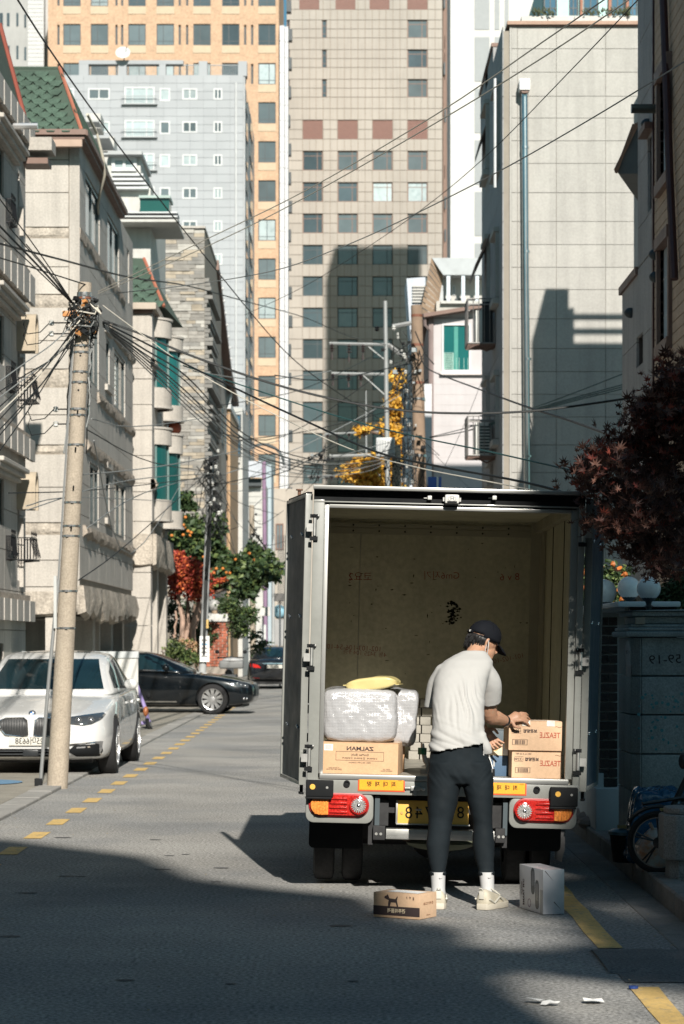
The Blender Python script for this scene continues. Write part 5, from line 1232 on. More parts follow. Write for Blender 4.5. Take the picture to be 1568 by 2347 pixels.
MB().box((xr - .055, .05, zc_ - .075), (xr - .004, LB - .03, zc_ - .004)).box((xl + .004, .05, zc_ - .075), (xl + .05, LB - .03, zc_ - .004)).build('corner_strip', mStrip, tr)
for y_ in (.9, 1.75): MB().box((xr - .006, y_, ZF), (xr - .001, y_ + .006, zc_)).box((xl + .001, y_, ZF), (xl + .006, y_ + .006, zc_)).build('panel_seam', mBlk, tr)
rv = MB().ell((0, 0, 0), (.007, .004, .007), 8, 4).mesh('rivet', mBlk, smooth=True)
for k in range(8):
    for zq in (1208, 1221): o = link(rv, 'rivet', tr); o.location = (xl + .22 + k*.19, LB - .032, LT(1000, zq, LB).z)
# rear frame
def fbox(nm, a, b_, m, bev=.006): return MB().box(a, b_).build(nm, m, tr, bevel=bev, seg=2)
fbox('rear_post', (XC - HW, -.03, z_beam), (xi0 - .028, .04, ZT - .08), mTP); fbox('rear_post', (xi1 + .045, -.03, z_beam), (XC + HW, .04, ZT - .08), mTP)
fbox('post_lip', (xi0 - .027, -.01, z_sill), (xi0, .05, zo + .02), mAlu, .003); fbox('post_lip', (xi1, -.01, z_sill), (xi1 + .044, .05, zo + .02), mTP, .003)
fbox('roof_lip', (XC - HW - .004, -.085, ZT - .018), (XC + HW + .004, .06, ZT + .006), mAlu, .004)
fbox('header_seal', (XC - HW, -.012, ZT - .10), (XC + HW, .04, ZT - .019), mBlk, .004)
fbox('header_rail', (XC - HW, -.034, zo + .020), (XC + HW, .04, ZT - .088), mTP, .004); fbox('header_slot', (xi0 - .02, -.02, zo + .012), (xi1 + .03, .04, zo + .0185), mBlk, 0)
fbox('header_lip', (xi0, -.016, zo - .012), (xi1, .05, zo + .010), mAlu, .003)
fbox('rear_beam', (XC - HW + .002, -.045, z_beam), (XC + HW - .002, .05, z_sill - .035), mTP, .006); fbox('floor_edge', (xi0 - .02, -.05, z_sill - .033), (xi1 + .02, .06, z_sill), mAlu, .005)
# emblem lamp and clearance lamps on the header
def atr(x, y, d=0.): p = LT(x, y, d); return p
c = atr(1036, 1145, -.05)
lh = MB().box((c.x - .045, -.085, c.z - .026), (c.x + .045, -.012, c.z + .03)).build('emblem_lamp', M('lamp_grey', (.55, .55, .52), .35), tr, bevel=.012)
q = MB(); q.lathe([(.026, 0), (.026, .003), (.0225, .003), (.0225, 0)], 24, TF((c.x, -.0855, c.z + .004), (1, 0, 0), (0, -1, 0)) @ Matrix.Diagonal((1, .62, 1, 1)), cap=False)
q.build('emblem_ring', mStl, lh, smooth=True); text('emblem_letter', 'H', .027, M('emblem_dark', (.10, .10, .10), .4), TF((c.x, -.0858, c.z + .0045), (1, 0, -.0), (0, -1, 0)), lh, sx=1.25)
MB().box((c.x - .03, -.089, c.z - .024), (c.x + .03, -.086, c.z - .012)).build('lamp_lens', mBlk, lh)
for s_ in (-1, 1): MB().box((c.x + s_*.05 - .006, -.06, c.z - .012), (c.x + s_*.05 + .006, -.02, c.z + .012)).build('lamp_ear', mStl, lh)
for x_ in (975, 1123):
    c = atr(x_ + 9, 1142); MB().box((c.x - .012, -.065, c.z - .012), (c.x + .014, -.012, c.z + .012)).box((c.x - .035, -.025, c.z - .004), (c.x - .012, -.012, c.z + .004)).build('clearance_lamp', MATS['lamp_grey'], tr, bevel=.003)
# doors, swung open along the sides
def door(hx, lab, sgn, far_x, lip):
    """hinge line at hx, leaf reaches away from the camera, splayed outward"""
    z0, z1 = z_sill - .075, ZT - .045; Ld = .86; hinge = V((hx, -.005, 0)); e = V((far_x, .88, 0)) - V((hx + sgn*.05, .02, 0))
    u = e.normalized(); n = V((u.y*sgn, -u.x*sgn, 0)); o = V((hx + sgn*.05, .02, 0))   # n: inner face, turned outward from the truck
    T = Matrix(((u.x, 0, n.x, o.x), (u.y, 0, n.y, o.y), (0, 1, 0, 0), (0, 0, 0, 1)))
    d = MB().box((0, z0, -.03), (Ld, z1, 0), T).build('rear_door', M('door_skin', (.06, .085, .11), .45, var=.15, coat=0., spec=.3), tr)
    if lab: d['label'] = lab
    q = MB(); w = .022
    q.box((-.002, z0 - .002, -.033), (w, z1 + .002, .012), T).box((Ld - w, z0 - .002, -.033), (Ld + .002, z1 + .002, .012), T).box((w, z0 - .002, -.033), (Ld - w, z0 + w, .012), T).box((w, z1 - w, -.033), (Ld - w, z1 + .002, .012), T)
    q.build('door_frame', mTP, d, bevel=.004)
    q = MB(); q.box((.005, z1 + .003, -.03), (Ld - .02, z1 + .014, .0), T); q.build('door_seal', mBlk, d)
    q = MB()
    for s0 in (.16, .62): 
        for zz0 in (z0 + .35, z0 + 1.05, z1 - .25): q.ell(tuple(T @ V((s0, zz0, .004))), (.009, .009, .009), 8, 6); q.ell(tuple(T @ V((s0 + .045, zz0 + .01, .004))), (.008, .008, .008), 8, 6)
    q.build('door_bolt', M('bolt_bright', (.75, .75, .75), .2, metal=1.), d, smooth=True)
    MB().cyl(T @ V((.10, z0 - .06, -.02)), T @ V((.10, z0 + .01, -.02)), .011, n=8).box((.06, z0 - .065, -.03), (.14, z0 - .052, -.008), T).build('lock_rod', mBlk, d)
    MB().cyl(T @ V((.5, z1 - .0, -.02)), T @ V((.5, z1 + .05, -.02)), .011, n=8).cyl(T @ V((.5, z1 + .05, -.02)), T @ V((.5, z1 + .06, -.02)), .022, n=8).build('lock_rod', M('rod_brown', (.15, .08, .05), .6), d)
    for y_ in hy[sgn]:
        c = V((hx, -.04, y_)); h_ = MB(); h_.cyl(c - V((0, 0, .055)), c + V((0, 0, .055)), .012, n=10); h_.box((hx + sgn*.005, -.045, y_ - .03), (hx + sgn*.05, -.02, y_ + .02))
        hh = h_.build('hinge', mStl, tr, smooth=True)
        MB().box((hx - .03, -.05, y_ + .056), (hx + .02, -.031, y_ + .078)).box((hx - .03, -.05, y_ - .085), (hx + .02, -.031, y_ - .06)).ell((hx - .005, -.05, y_ + .068), (.012, .008, .012), 8, 6).build('hinge_clamp', mBlk, hh)
        MB().ell((hx - sgn*.02, -.045, y_ + .07), (.010, .006, .010), 8, 6).build('hinge_bolt', mStl, hh)
hy = {-1: [atr(719, y).z for y in (1208, 1505, 1735)], 1: [atr(1335, y).z for y in (1222, 1515, 1745)]}
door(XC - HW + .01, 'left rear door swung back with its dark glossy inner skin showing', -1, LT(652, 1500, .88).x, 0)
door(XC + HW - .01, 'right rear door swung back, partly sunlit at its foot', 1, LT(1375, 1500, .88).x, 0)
# beam furniture
def sticker(x0, y0, x1, y1):
    a, b_ = atr(x0, y1), atr(x1, y0); s_ = MB().box((a.x, -.0485, a.z), (b_.x, -.0465, b_.z)).build('reflective_sticker', M('sticker_red', (.62, .09, .03), .35), tr)
    MB().box((a.x + .009, -.0498, a.z + .009), (b_.x - .009, -.0487, b_.z - .009)).build('sticker_field', M('sticker_orange', (.80, .36, .03), .35, speck=.12, ss=120), s_)
    text('sticker_lettering', '최  대  재  량', .034, mBlk, TF(((a.x + b_.x)/2, -.0502, (a.z + b_.z)/2), (1, 0, 0), (0, -1, 0)), s_, bold=.0006)
    text('sticker_small_print', '4.5ton', .010, mBlk, TF((b_.x - .03, -.0502, b_.z - .018), (1, 0, 0), (0, -1, 0)), s_)
sticker(820, 1782, 928, 1812); sticker(1098, 1790, 1206, 1820)
for x_, y_ in ((795, 1795), (1229, 1809)):
    c = atr(x_, y_); MB().lathe([(.021, 0), (.021, .012), (.013, .012), (.011, .002)], 18, TF((c.x, -.046, c.z), (1, 0, 0), (0, -1, 0))).build('rubber_plug', mBlk, tr, smooth=True)
for x0, y0, x1, y1, cx, cx2 in ((701, 1787, 765, 1825, 717, 750), (1258, 1804, 1322, 1848, 1276, 1307)):
    a, b_ = atr(x0, y1), atr(x1, y0); f = MB().box((a.x, -.10, a.z + .006), (b_.x, -.046, b_.z)).box((a.x - .003, -.105, a.z - .010), (b_.x - .008, -.046, a.z + .005)).build('bump_stop', mBlk, tr, bevel=.012)
    c = atr(cx, y0 + 14); MB().cyl((c.x, -.098, c.z), (c.x, -.104, c.z), .017, n=18).build('reflector', M('reflector_amber', (.75, .42, .08), .3), f)
    c = atr(cx2, y0 + 16); MB().cyl((c.x, -.098, c.z), (c.x, -.102, c.z), .008, n=10).build('stop_bolt', mStl, f)
def latch(x, y):
    c = atr(x, y); MB().box((c.x - .055, -.06, c.z - .006), (c.x + .055, -.046, c.z + .006)).box((c.x - .025, -.075, c.z - .014), (c.x + .03, -.046, c.z + .014)).ell((c.x + .055, -.056, c.z - .004), (.012, .008, .012), 8, 6).ell((c.x - .055, -.056, c.z), (.01, .008, .01), 8, 6).box((c.x - .008, -.07, c.z - .045), (c.x + .012, -.046, c.z - .014)).build('beam_latch', mStl, tr, bevel=.002)
latch(950, 1806)
# tail lamp assemblies
def rrect(x0, z0, x1, z1, r, n=5):
    o = []
    for cx, cz, a0 in ((x1 - r, z1 - r, 0), (x0 + r, z1 - r, 90), (x0 + r, z0 + r, 180), (x1 - r, z0 + r, 270)):
        for k in range(n + 1): a = math.radians(a0 + 90*k/n); o.append((cx + r*math.cos(a), cz + r*math.sin(a)))
    return o
mRedL = M('lamp_red', (.42, .02, .015), .15, coat=.6, var=.2, vs=30, speck=.35, ss=90); mAmb = M('lamp_amber', (.70, .24, .05), .15, coat=.6, var=.2, vs=30, speck=.3, ss=90); mClr = M('lamp_clear', (.62, .60, .58), .12, metal=.6, speck=.5, ss=110)
def taillamp(px0, py0, px1, py1, lx0, ly0, lx1, ly1, rx, ry, side):
    a, b_ = atr(px0, py1), atr(px1, py0)
    p_ = MB().prism(rrect(a.x, a.z, b_.x, b_.z, .05), 'y', -.035, .06).build('lamp_panel', mTP, tr, bevel=.012)
    a, b_ = atr(lx0, ly1), atr(lx1, ly0); h = (b_.z - a.z)/2; zc = (a.z + b_.z)/2
    cap = lambda e, y0, y1: (rrect(a.x + e, a.z + e, b_.x - e, b_.z - e, h - e - .001, 7), 'y', y0, y1)
    MB().prism(*cap(-.005, -.05, -.02)).build('lamp_bezel', M('lamp_bezel', (.35, .02, .02), .3), p_, bevel=.004)
    MB().prism(*cap(.004, -.068, -.045)).build('lamp_lens_red', mRedL, p_, bevel=.012, seg=3)
    L = b_.x - a.x
    xa0, xa1 = (a.x + .008, a.x + L*.32) if side < 0 else (b_.x - L*.32, b_.x - .008)
    poly = [p for p in rrect(a.x + .008, a.z + .008, b_.x - .008, b_.z - .008, h - .01, 7) if xa0 - 1e-6 <= p[0] <= xa1 + 1e-6]
    xe = xa1 if side < 0 else xa0; poly = sorted(poly, key=lambda p: math.atan2(p[1] - zc, p[0] - xe + (.02 if side < 0 else -.02)))
    poly += [(xe, b_.z - .01), (xe, a.z + .01)]; poly.sort(key=lambda p: math.atan2(p[1] - zc, p[0] - (xa0 + xa1)/2))
    MB().prism(poly, 'y', -.074, -.06).build('indicator_lens', mAmb, p_, bevel=.002)
    for k in range(4):
        z_ = a.z + .028 + k*(2*h - .056)/3; MB().box((a.x + (L*.34 if side < 0 else h*1.9), -.078, z_ - .005), (b_.x - (h*1.9 if side < 0 else L*.34), -.066, z_ + .005)).build('lens_rib', mRedL, p_, bevel=.002)
    for k in range(6):
        x_ = xa0 + (xa1 - xa0)*(k + .7)/6.5; hh = h*.8 if 0 < k < 5 else h*.5; MB().box((x_ - .0025, -.079, zc - hh), (x_ + .0025, -.072, zc + hh)).build('lens_rib', mAmb, p_)
    c = atr(rx, ry); Tc = TF((c.x, -.07, c.z), (1, 0, 0), (0, -1, 0))
    MB().lathe([(.058, -.002), (.058, .012), (.052, .016)], 28, Tc).build('reverse_lamp_rim', mRedL, p_, smooth=True)
    MB().lathe([(.0, .022), (.02, .021), (.038, .017), (.051, .010)][::-1], 24, Tc).build('reverse_lamp', mClr, p_, smooth=True)
    for k in range(20):
        an = k*math.pi/10; q = MB().box((.026, -.003, .012), (.047, .003, .021)).mesh('facet', mClr); o = link(q, 'lamp_facet', p_) if k == 0 else link(f0_, 'lamp_facet', p_); f0_ = q if k == 0 else f0_
        o.matrix_basis = Tc @ Matrix.Rotation(an, 4, 'Z')
        if k == 0: f0_ = o.data
    MB().ell((c.x, -.088, c.z), (.014, .01, .014), 10, 8).build('lamp_bulb', MATS['bolt_bright'], p_, smooth=True)
taillamp(700, 1816, 857, 1884, 709, 1820, 845, 1868, 822, 1844, -1)
taillamp(1165, 1830, 1322, 1897, 1177, 1833, 1312, 1881, 1200, 1857, 1)
for x0, x1, y0, y1 in ((858, 871, 1825, 1910), (1152, 1164, 1840, 1915)): a, b_ = atr(x0, y1), atr(x1, y0); MB().box((a.x, .0, a.z), (b_.x, .12, b_.z)).build('lamp_bracket', M('bracket_blue', (.05, .07, .08), .6), tr)
# number plate, lettering mirrored like everything else in the picture
a, b_ = atr(911, 1887, .06), atr(1075, 1838, .06)
pl_ = MB().box((a.x, .06, a.z), (b_.x, .068, b_.z)).build('number_plate', M('plate_yellow', (.72, .42, .08), .45, var=.05), tr, bevel=.004)
q = MB(); w = .006
q.box((a.x - .008, .05, a.z - .008), (b_.x + .008, .058, a.z + .001)).box((a.x - .012, .05, a.z), (a.x + .0, .07, b_.z)).build('plate_frame', mStl, pl_, bevel=.001)
for ch, px in (('8', 937), ('4', 960), ('7', 983), ('7', 1006), ('0', 1033), ('8', 1056)):
    c = atr(px, 1864, .06); text('plate_digit', ch, .105, mBlk, TF((c.x, .0592, c.z), (1, 0, 0), (0, -1, 0)), pl_, bold=0., ext=.0012, sx=.95)
c = atr(921, 1863, .06); MB().cyl((c.x, .060, c.z), (c.x, .054, c.z), .009, n=12).build('plate_bolt', M('bolt_brass', (.5, .32, .1), .4), pl_)
# step bar
a, b_ = atr(862, 1922, .0), atr(1152, 1906, .0)
sb_ = MB().box((a.x + .06, -.02, a.z), (b_.x - .05, .09, b_.z)).build('step_bar', mStl, tr, bevel=.004)
tp_ = MB().box((-.012, -.0015, -.001), (.012, .0015, .0012)).mesh('tread_mark', M('tread_bright', (.70, .70, .68), .3, metal=.9))
k = 0; x_ = a.x + .07
while x_ < b_.x - .06:
    for j in range(2): o = link(tp_, 'tread_mark', sb_); o.matrix_basis = TF((x_ + j*.007, -.0205, a.z + .013 + j*.018), (1, 0, .7), (0, -1, 0))
    x_ += .016
for x0, x1 in ((a.x - .02, a.x + .055), (b_.x - .045, b_.x + .015)):
    MB().box((x0, -.025, a.z - .006), (x1, .1, b_.z + .02)).build('step_bracket', mChs, tr, bevel=.003)
    for xx in (x0 + .02, x0 + .048): MB().cyl((xx, -.025, (a.z + b_.z)/2), (xx, -.032, (a.z + b_.z)/2), .009, n=10).build('step_bolt', mStl, tr)
MB().box((a.x - .05, .02, a.z - .04), (a.x - .02, .12, z_beam)).box((b_.x + .0, .02, a.z - .04), (b_.x + .03, .12, z_beam)).build('step_hanger', mChs, tr)
MB().ell((atr(1033, 1832).x, .02, atr(1, 1832).z), (.03, .015, .008), 10, 6).ell((atr(960, 1833).x, .02, atr(1, 1833).z), (.022, .015, .007), 10, 6).build('plate_lamp', mStl, tr, smooth=True)
# chassis, axle, flaps, wheels
MB().box((-.42, .05, .42), (-.32, 4.4, .58)).box((.32, .05, .42), (.42, 4.4, .58)).box((-.8, .1, z_beam - .12), (.8, LB, ZF - .12)).box((-.6, .5, .3), (.6, .62, .56)).build('chassis', mChs, tr)
MB().cyl((-.6, .82, .30), (.6, .82, .30), .06, n=12).ell((.0, .82, .30), (.16, .16, .15), 14, 10).build('axle', mChs, tr, smooth=True)
MB().cyl((-.2, .2, .36), (-.2, 1.8, .36), .05, n=10).cyl((-.2, .16, .36), (-.2, .24, .36), .04, n=10).build('exhaust', M('rust_steel', (.10, .07, .05), .7, metal=.4), tr)
MB().ell((.02, .3, .30), (.22, .16, .05), 16, 8).build('spare_wheel_well', M('underbody', (.11, .12, .08), .8), tr, smooth=True)
def wheel(x, y, r, w, parent=tr, nm='wheel'):
    t = MB(); T = Matrix.Translation((x, y, r)) @ Matrix.Rotation(math.pi/2, 4, 'Y')
    t.lathe([(r*.55, -w/2), (r*.86, -w/2), (r*.97, -w*.42), (r, -w*.3), (r, w*.3), (r*.97, w*.42), (r*.86, w/2), (r*.55, w/2)], 36, T, cap=False)
    o = t.build(nm, M('tyre', (.014, .014, .015), .85, var=.2, vs=14), parent, smooth=True)
    h = MB(); h.lathe([(.0, -w*.32), (r*.3, -w*.38), (r*.54, -w*.30), (r*.58, -w*.5), (r*.58, w*.5), (r*.54, w*.3), (.0, w*.32)], 24, T); h.build('rim', M('rim_dark', (.10, .10, .10), .6, metal=.4), o, smooth=True); return o
rw_ = .305
for a, b_ in ((717, 766), (783, 831)): x0, x1 = LT(a, 2000, .5).x, LT(b_, 2000, .5).x; wheel((x0 + x1)/2, .82, rw_, x1 - x0)
for x_ in (.50, .66): wheel(x_ + .02, .82, rw_, .132)
for x_ in (-.72, .74): wheel(x_, 3.55, rw_, .17)
for x0, x1, y1 in ((707, 832, 1946), (1160, 1290, 1952)):
    a, b_ = LT(x0, y1, .3), LT(x1, 1880, .3); MB().prism(rrect(a.x, a.z, b_.x, b_.z + .1, .03), 'y', .40, .415).build('mud_flap', mBlk, tr)
a, b_ = LT(1272, 1975, .5), LT(1296, 1895, .5); MB().prism([(a.x, b_.z), (b_.x, b_.z), (b_.x, a.z + .08), (b_.x - .02, a.z), (a.x, a.z + .02)], 'y', .5, .52).build('side_flap', M('flap_grey', (.12, .12, .12), .7), tr)
MB().box((-.84, .45, .50), (-.6, 1.3, .58)).box((.6, .45, .50), (.84, 1.3, .58)).box((-.84, 1.5, .35), (-.80, 2.7, .62)).box((.80, 1.5, .35), (.84, 2.7, .62)).build('side_guard', mChs, tr)
# cab
cab = MB(); sec = []
for (y, w, z1) in ((2.95, .80, 1.78), (3.1, .82, 1.93), (3.7, .82, 1.97), (4.15, .80, 1.90), (4.45, .79, 1.35), (4.62, .76, .95), (4.66, .72, .45)):
    sec.append([(-w, y, .42), (-w - .02, y, .9), (-w*.97, y, min(1.2, z1 - .05)), (-w*.84, y, z1 - .03), (0, y, z1 + .03), (w*.84, y, z1 - .03), (w*.97, y, min(1.2, z1 - .05)), (w + .02, y, .9), (w, y, .42)])
cab.grid(sec, closed=True, caps=True).build('cab', M('cab_paint', (.60, .62, .62), .3, coat=.4), tr, smooth=True)
for s_ in (-1, 1):
    MB().add([(s_*.815, 3.2, 1.25), (s_*.815, 4.1, 1.25), (s_*.74, 3.95, 1.8), (s_*.74, 3.2, 1.82)], [(0,1,2,3)]).build('cab_window', gDark, tr)
    c = LT(702, 1562, 3.9); xm = c.x if s_ < 0 else -c.x
    mm = MB().prism(rrect(-.075, -.17, .075, .17, .05), 'y', 0, .06, Matrix.Translation((xm, 3.9, c.z))).build('side_mirror', mBlk, tr, bevel=.01)
    MB().prism(rrect(-.063, -.155, .063, .155, .04), 'y', -.003, -.001, Matrix.Translation((xm, 3.9, c.z))).build('mirror_glass', M('mirror_glass', (.8, .8, .8), .03, metal=1.), mm)
    MB().tube([(xm, 3.93, c.z), (s_*.80, 4.1, c.z + .05)], .015, 6).build('mirror_arm', mBlk, mm)
for z_ in (1.05, .85): MB().box((-HW - .03, 2.0, z_), (-HW + .0, 2.06, z_ + .06)).build('side_marker', mBlk, tr)
# red marker writing and scuffs on the front panel of the box
mMk = M('marker_red', (.26, .03, .03), .8)
def scrawl(body, x, y, h, rot=0., wall=LB - .0165, m=mMk): 
    c = LT(x, y, LB); u = V((math.cos(rot), 0, math.sin(rot))); return text('marker_writing', body, h, m, TF((c.x, wall, c.z), u, (0, -1, 0)), tr, ext=.0003, bold=-.0008)
scrawl('코요2', 826, 1323, .075); scrawl('5\n5', 802, 1325, .045); scrawl('Gm6지기', 1012, 1320, .07, .03); scrawl('8 v 6', 1168, 1323, .075, .05)
scrawl('102-103-106-54-109', 808, 1485, .052, -.03); scrawl('4동 3425 104 9층', 836, 1498, .045, -.06); scrawl('101-102-105', 1162, 1510, .05, .22)
q = MB(); mSc = M('scuff_black', (.012, .012, .010), .9)
for k in range(46):
    x, y = R.uniform(800, 1230), R.uniform(1240, 1640); c = LT(x, y, LB); l, h_ = R.uniform(.003, .02), R.uniform(.002, .005)
    if R.random() < .3: l, h_ = h_, l
    q.add([(c.x - l, LB - .0162, c.z), (c.x, LB - .0162, c.z + h_), (c.x + l, LB - .0162, c.z + h_*.3), (c.x, LB - .0162, c.z - h_)], [(0,1,2,3)])
q.build('scuff_mark', mSc, tr, fixn=False)['kind'] = 'stuff'
q = MB(); c0 = LT(1037, 1405, LB)
for k in range(80):
    x, z = R.gauss(0, .022), R.uniform(-.085, .085); l = R.uniform(.006, .018)
    q.add([(c0.x + x - l, LB - .0164, c0.z + z), (c0.x + x, LB - .0164, c0.z + z + .008), (c0.x + x + l, LB - .0164, c0.z + z), (c0.x + x, LB - .0164, c0.z + z - .007)], [(0,1,2,3)])
q.build('torn_label', mSc, tr, fixn=False)['kind'] = 'stuff'
tr.matrix_basis = T_TR

# ---------------------------------------------------------------- cargo (each a thing of its own, standing on the deck)
mCard = M('cardboard', (.56, .36, .21), .85, var=.07, vs=5, speck=.05, ss=60, rnd=.05); mCardL = M('cardboard_pale', (.62, .42, .27), .85, var=.06, vs=5, speck=.05, ss=60)
mCardD = M('cardboard_flap', (.44, .26, .14), .85, var=.08); mTape = M('packing_tape', (.78, .74, .66), .12, coat=.5, var=.3, vs=22)
mPr = M('print_dark', (.045, .03, .03), .8); mPrR = M('print_red', (.42, .09, .05), .8); mPrB = M('print_brown', (.20, .09, .05), .8)
def carton(nm, lb, cat, base, w, dp, h, rot, m=mCard, grp=None, flaps=True, tr_=True):
    """carton whose front lower left corner region is centred on base; returns thing and frame of its front"""
    t = thing(nm, lb, cat, (0, 0, 0), grp)
    b_ = MB().box((-w/2, 0, 0), (w/2, dp, h)).build('box_shell', m, t, bevel=.004)
    if flaps:
        MB().box((-w/2 + .004, .004, h + .0005), (w/2 - .004, dp/2 - .002, h + .004)).build('flap', m, t); MB().box((-w/2 + .004, dp/2 + .002, h + .0005), (w/2 - .004, dp - .004, h + .004)).build('flap', m, t)
        MB().box((-w/2 + .0, dp/2 - .025, h + .0045), (w/2 - .0, dp/2 + .025, h + .0055)).build('tape', mTape, t)
    t['_p'] = 1; del t['_p']
    M4 = Matrix.Translation(base) @ Matrix.Rotation(rot, 4, 'Z')
    return t, (T_TR @ M4 if tr_ else M4)
Fr = lambda x, z, d=.0012: TF((x, -d, z), (1, 0, 0), (0, -1, 0))
# long brown carton with print, left
b0 = LT(822, 1769, .1); w = .47
t, M4 = carton('printed_carton', 'wide brown carton with black print, under the bubble wrapped parcel', 'box', (b0.x + .005, .07, ZF), .482, .40, LT(822, 1703, .1).z - ZF, -.10)
h = LT(822, 1703, .1).z - ZF
text('print_title', 'ZALMAN', .034, mPr, Fr(.0, h - .035), t, bold=.0008, sx=1.25); text('print_line', 'EcoMax (Bulk)', .019, mPr, Fr(.0, h - .073), t)
text('print_line', '□ ZM400-PE   ☑ ZM500-PE   □ ZM600-PE', .012, mPr, Fr(.0, h - .095), t); text('print_line', 'MEAS : 555 x 477 x 216(H)mm', .011, mPr, Fr(-.0, h - .122), t)
text('print_line', 'C/NO. 219\nMADE IN CHINA', .010, mPr, Fr(.17, .03), t); text('print_line', 'AC Power Cord\n☑KR □EU □JP □USA', .010, mPr, Fr(-.16, .032), t)
q = MB()
for a, b_, c_, d_ in ((-.15, -.0, h - .055, h - .053), (.0, .15, h - .055, h - .053), (-.15, .15, h - .110, h - .108)): q.box((a, -.0012, c_), (b_, -.0008, d_))
q.box((-.151, -.0012, h - .110), (-.149, -.0008, h - .053)).box((.149, -.0012, h - .110), (.151, -.0008, h - .053)).build('print_frame', mPr, t)
MB().box((-.225, -.0014, h - .05), (-.17, -.0008, h - .01)).build('shipping_label', M('label_white', (.75, .75, .73), .6), t)
for k in range(4): MB().box((-.220, -.002, h - .02 - k*.007), (-.18, -.0015, h - .017 - k*.007)).build('label_print', M('print_grey', (.25, .25, .25), .8), t)
t.matrix_basis = M4
# bubble wrapped parcels
mBub = M('bubble_wrap', (.44, .44, .45), .18, var=.1, coat=.6, spec=.8)
nt = mBub.node_tree; vo = nt.nodes.new('ShaderNodeTexVoronoi'); vo.inputs['Scale'].default_value = 105; vo.inputs['Randomness'].default_value = .15
ge = nt.nodes.new('ShaderNodeNewGeometry'); nt.links.new(ge.outputs['Position'], vo.inputs['Vector']); bp = nt.nodes.new('ShaderNodeBump'); bp.invert = True
bp.inputs['Strength'].default_value = .45; bp.inputs['Distance'].default_value = .006; nt.links.new(vo.outputs['Distance'], bp.inputs['Height']); nt.links.new(bp.outputs[0], nt.nodes['Principled BSDF'].inputs['Normal'])
mBub.node_tree.nodes['Principled BSDF'].inputs['Transmission Weight'].default_value = .12
def softbox(w, dp, h, seed, e=.24, wr=.008, n=40):
    me = bpy.data.meshes.new('s'); bm = bmesh.new(); bmesh.ops.create_cube(bm, size=2); bmesh.ops.subdivide_edges(bm, edges=bm.edges, cuts=n, use_grid_fill=True)
    for v in bm.verts:
        p = v.co.copy(); q = V([math.copysign(abs(c)**1.0, c) for c in p]); l = (abs(q.x)**7 + abs(q.y)**7 + abs(q.z)**7)**(1/7); q = q/l*1.0
        o = V((q.x*w/2, q.y*dp/2, (q.z + 1)*h/2)); k = noise.noise(o*7 + V((seed, 0, 0))) + .6*abs(noise.noise(V((o.x*16 + o.z*9, o.y*16, o.z*5 + seed)))) + .25*noise.noise(o*40)
        v.co = o + V(q).normalized()*k*wr
    bm.to_mesh(me); bm.free(); me.polygons.foreach_set('use_smooth', [True]*len(me.polygons)); return me
h0 = LT(822, 1703, .1).z; h1 = LT(822, 1580, .1).z
t = thing('bubble_wrapped_parcel', 'big square parcel in silvery bubble wrap on top of the printed carton', 'parcel', (0, 0, 0), )
me = softbox(.475, .36, h1 - h0 + .0, 3, wr=.010); me.materials.append(mBub); link(me, 'bubble_wrap', t); 
q = MB()
for k in range(3): q.box((-.2 + k*.12, -.188, .08 + .07*k), (-.16 + k*.12, -.186, .30)); 
t.matrix_basis = T_TR @ Matrix.Translation((LT(826, 1600, .1).x, .27, h0 + .004))
t = thing('bubble_wrapped_bundle', 'narrow bubble wrapped bundle slumping beside the big wrapped parcel', 'parcel', (0, 0, 0))
me = softbox(.2, .34, h1 - h0 + .01, 9, wr=.016, n=26); me.materials.append(mBub); link(me, 'bubble_wrap', t)
t.matrix_basis = T_TR @ Matrix.Translation((LT(918, 1600, .3).x, .50, h0 - .012)) @ Matrix.Rotation(.05, 4, 'Y')
t, M4 = carton('brown_carton', 'plain brown carton holding up the narrow bubble wrapped bundle', 'box', (LT(905, 1700, .3).x, .48, ZF), .14, .36, h0 - ZF - .015, 0, mCardD); t.matrix_basis = M4
# yellow mailer
t = thing('yellow_mailer', 'crumpled pale yellow plastic mailer lying on the bubble wrapped parcel', 'mailer', (0, 0, 0))
me = softbox(.33, .24, .075, 5, wr=.006, n=24)
for v in me.vertices: 
    k = 1 - min(1, abs(v.co.x)/.165)**4; v.co.z = .035 + (v.co.z - .0375)*(.25 + .85*k) + .012*math.sin(v.co.x*9); v.co.y *= .9 + .1*k
me.materials.append(M('mailer_yellow', (.60, .50, .22), .35, var=.06, coat=.2)); link(me, 'envelope', t)
MB().box((.155, -.1, .03), (.178, .1, .036)).box((-.18, -.09, .022), (-.155, .09, .028)).build('sealed_edge', MATS['mailer_yellow'], t, bevel=.002)
t.matrix_basis = T_TR @ Matrix.Translation((LT(856, 1570, .2).x, .24, h1 + .0)) @ Matrix.Rotation(-.16, 4, 'Z') @ Matrix.Rotation(-.02, 4, 'Y')
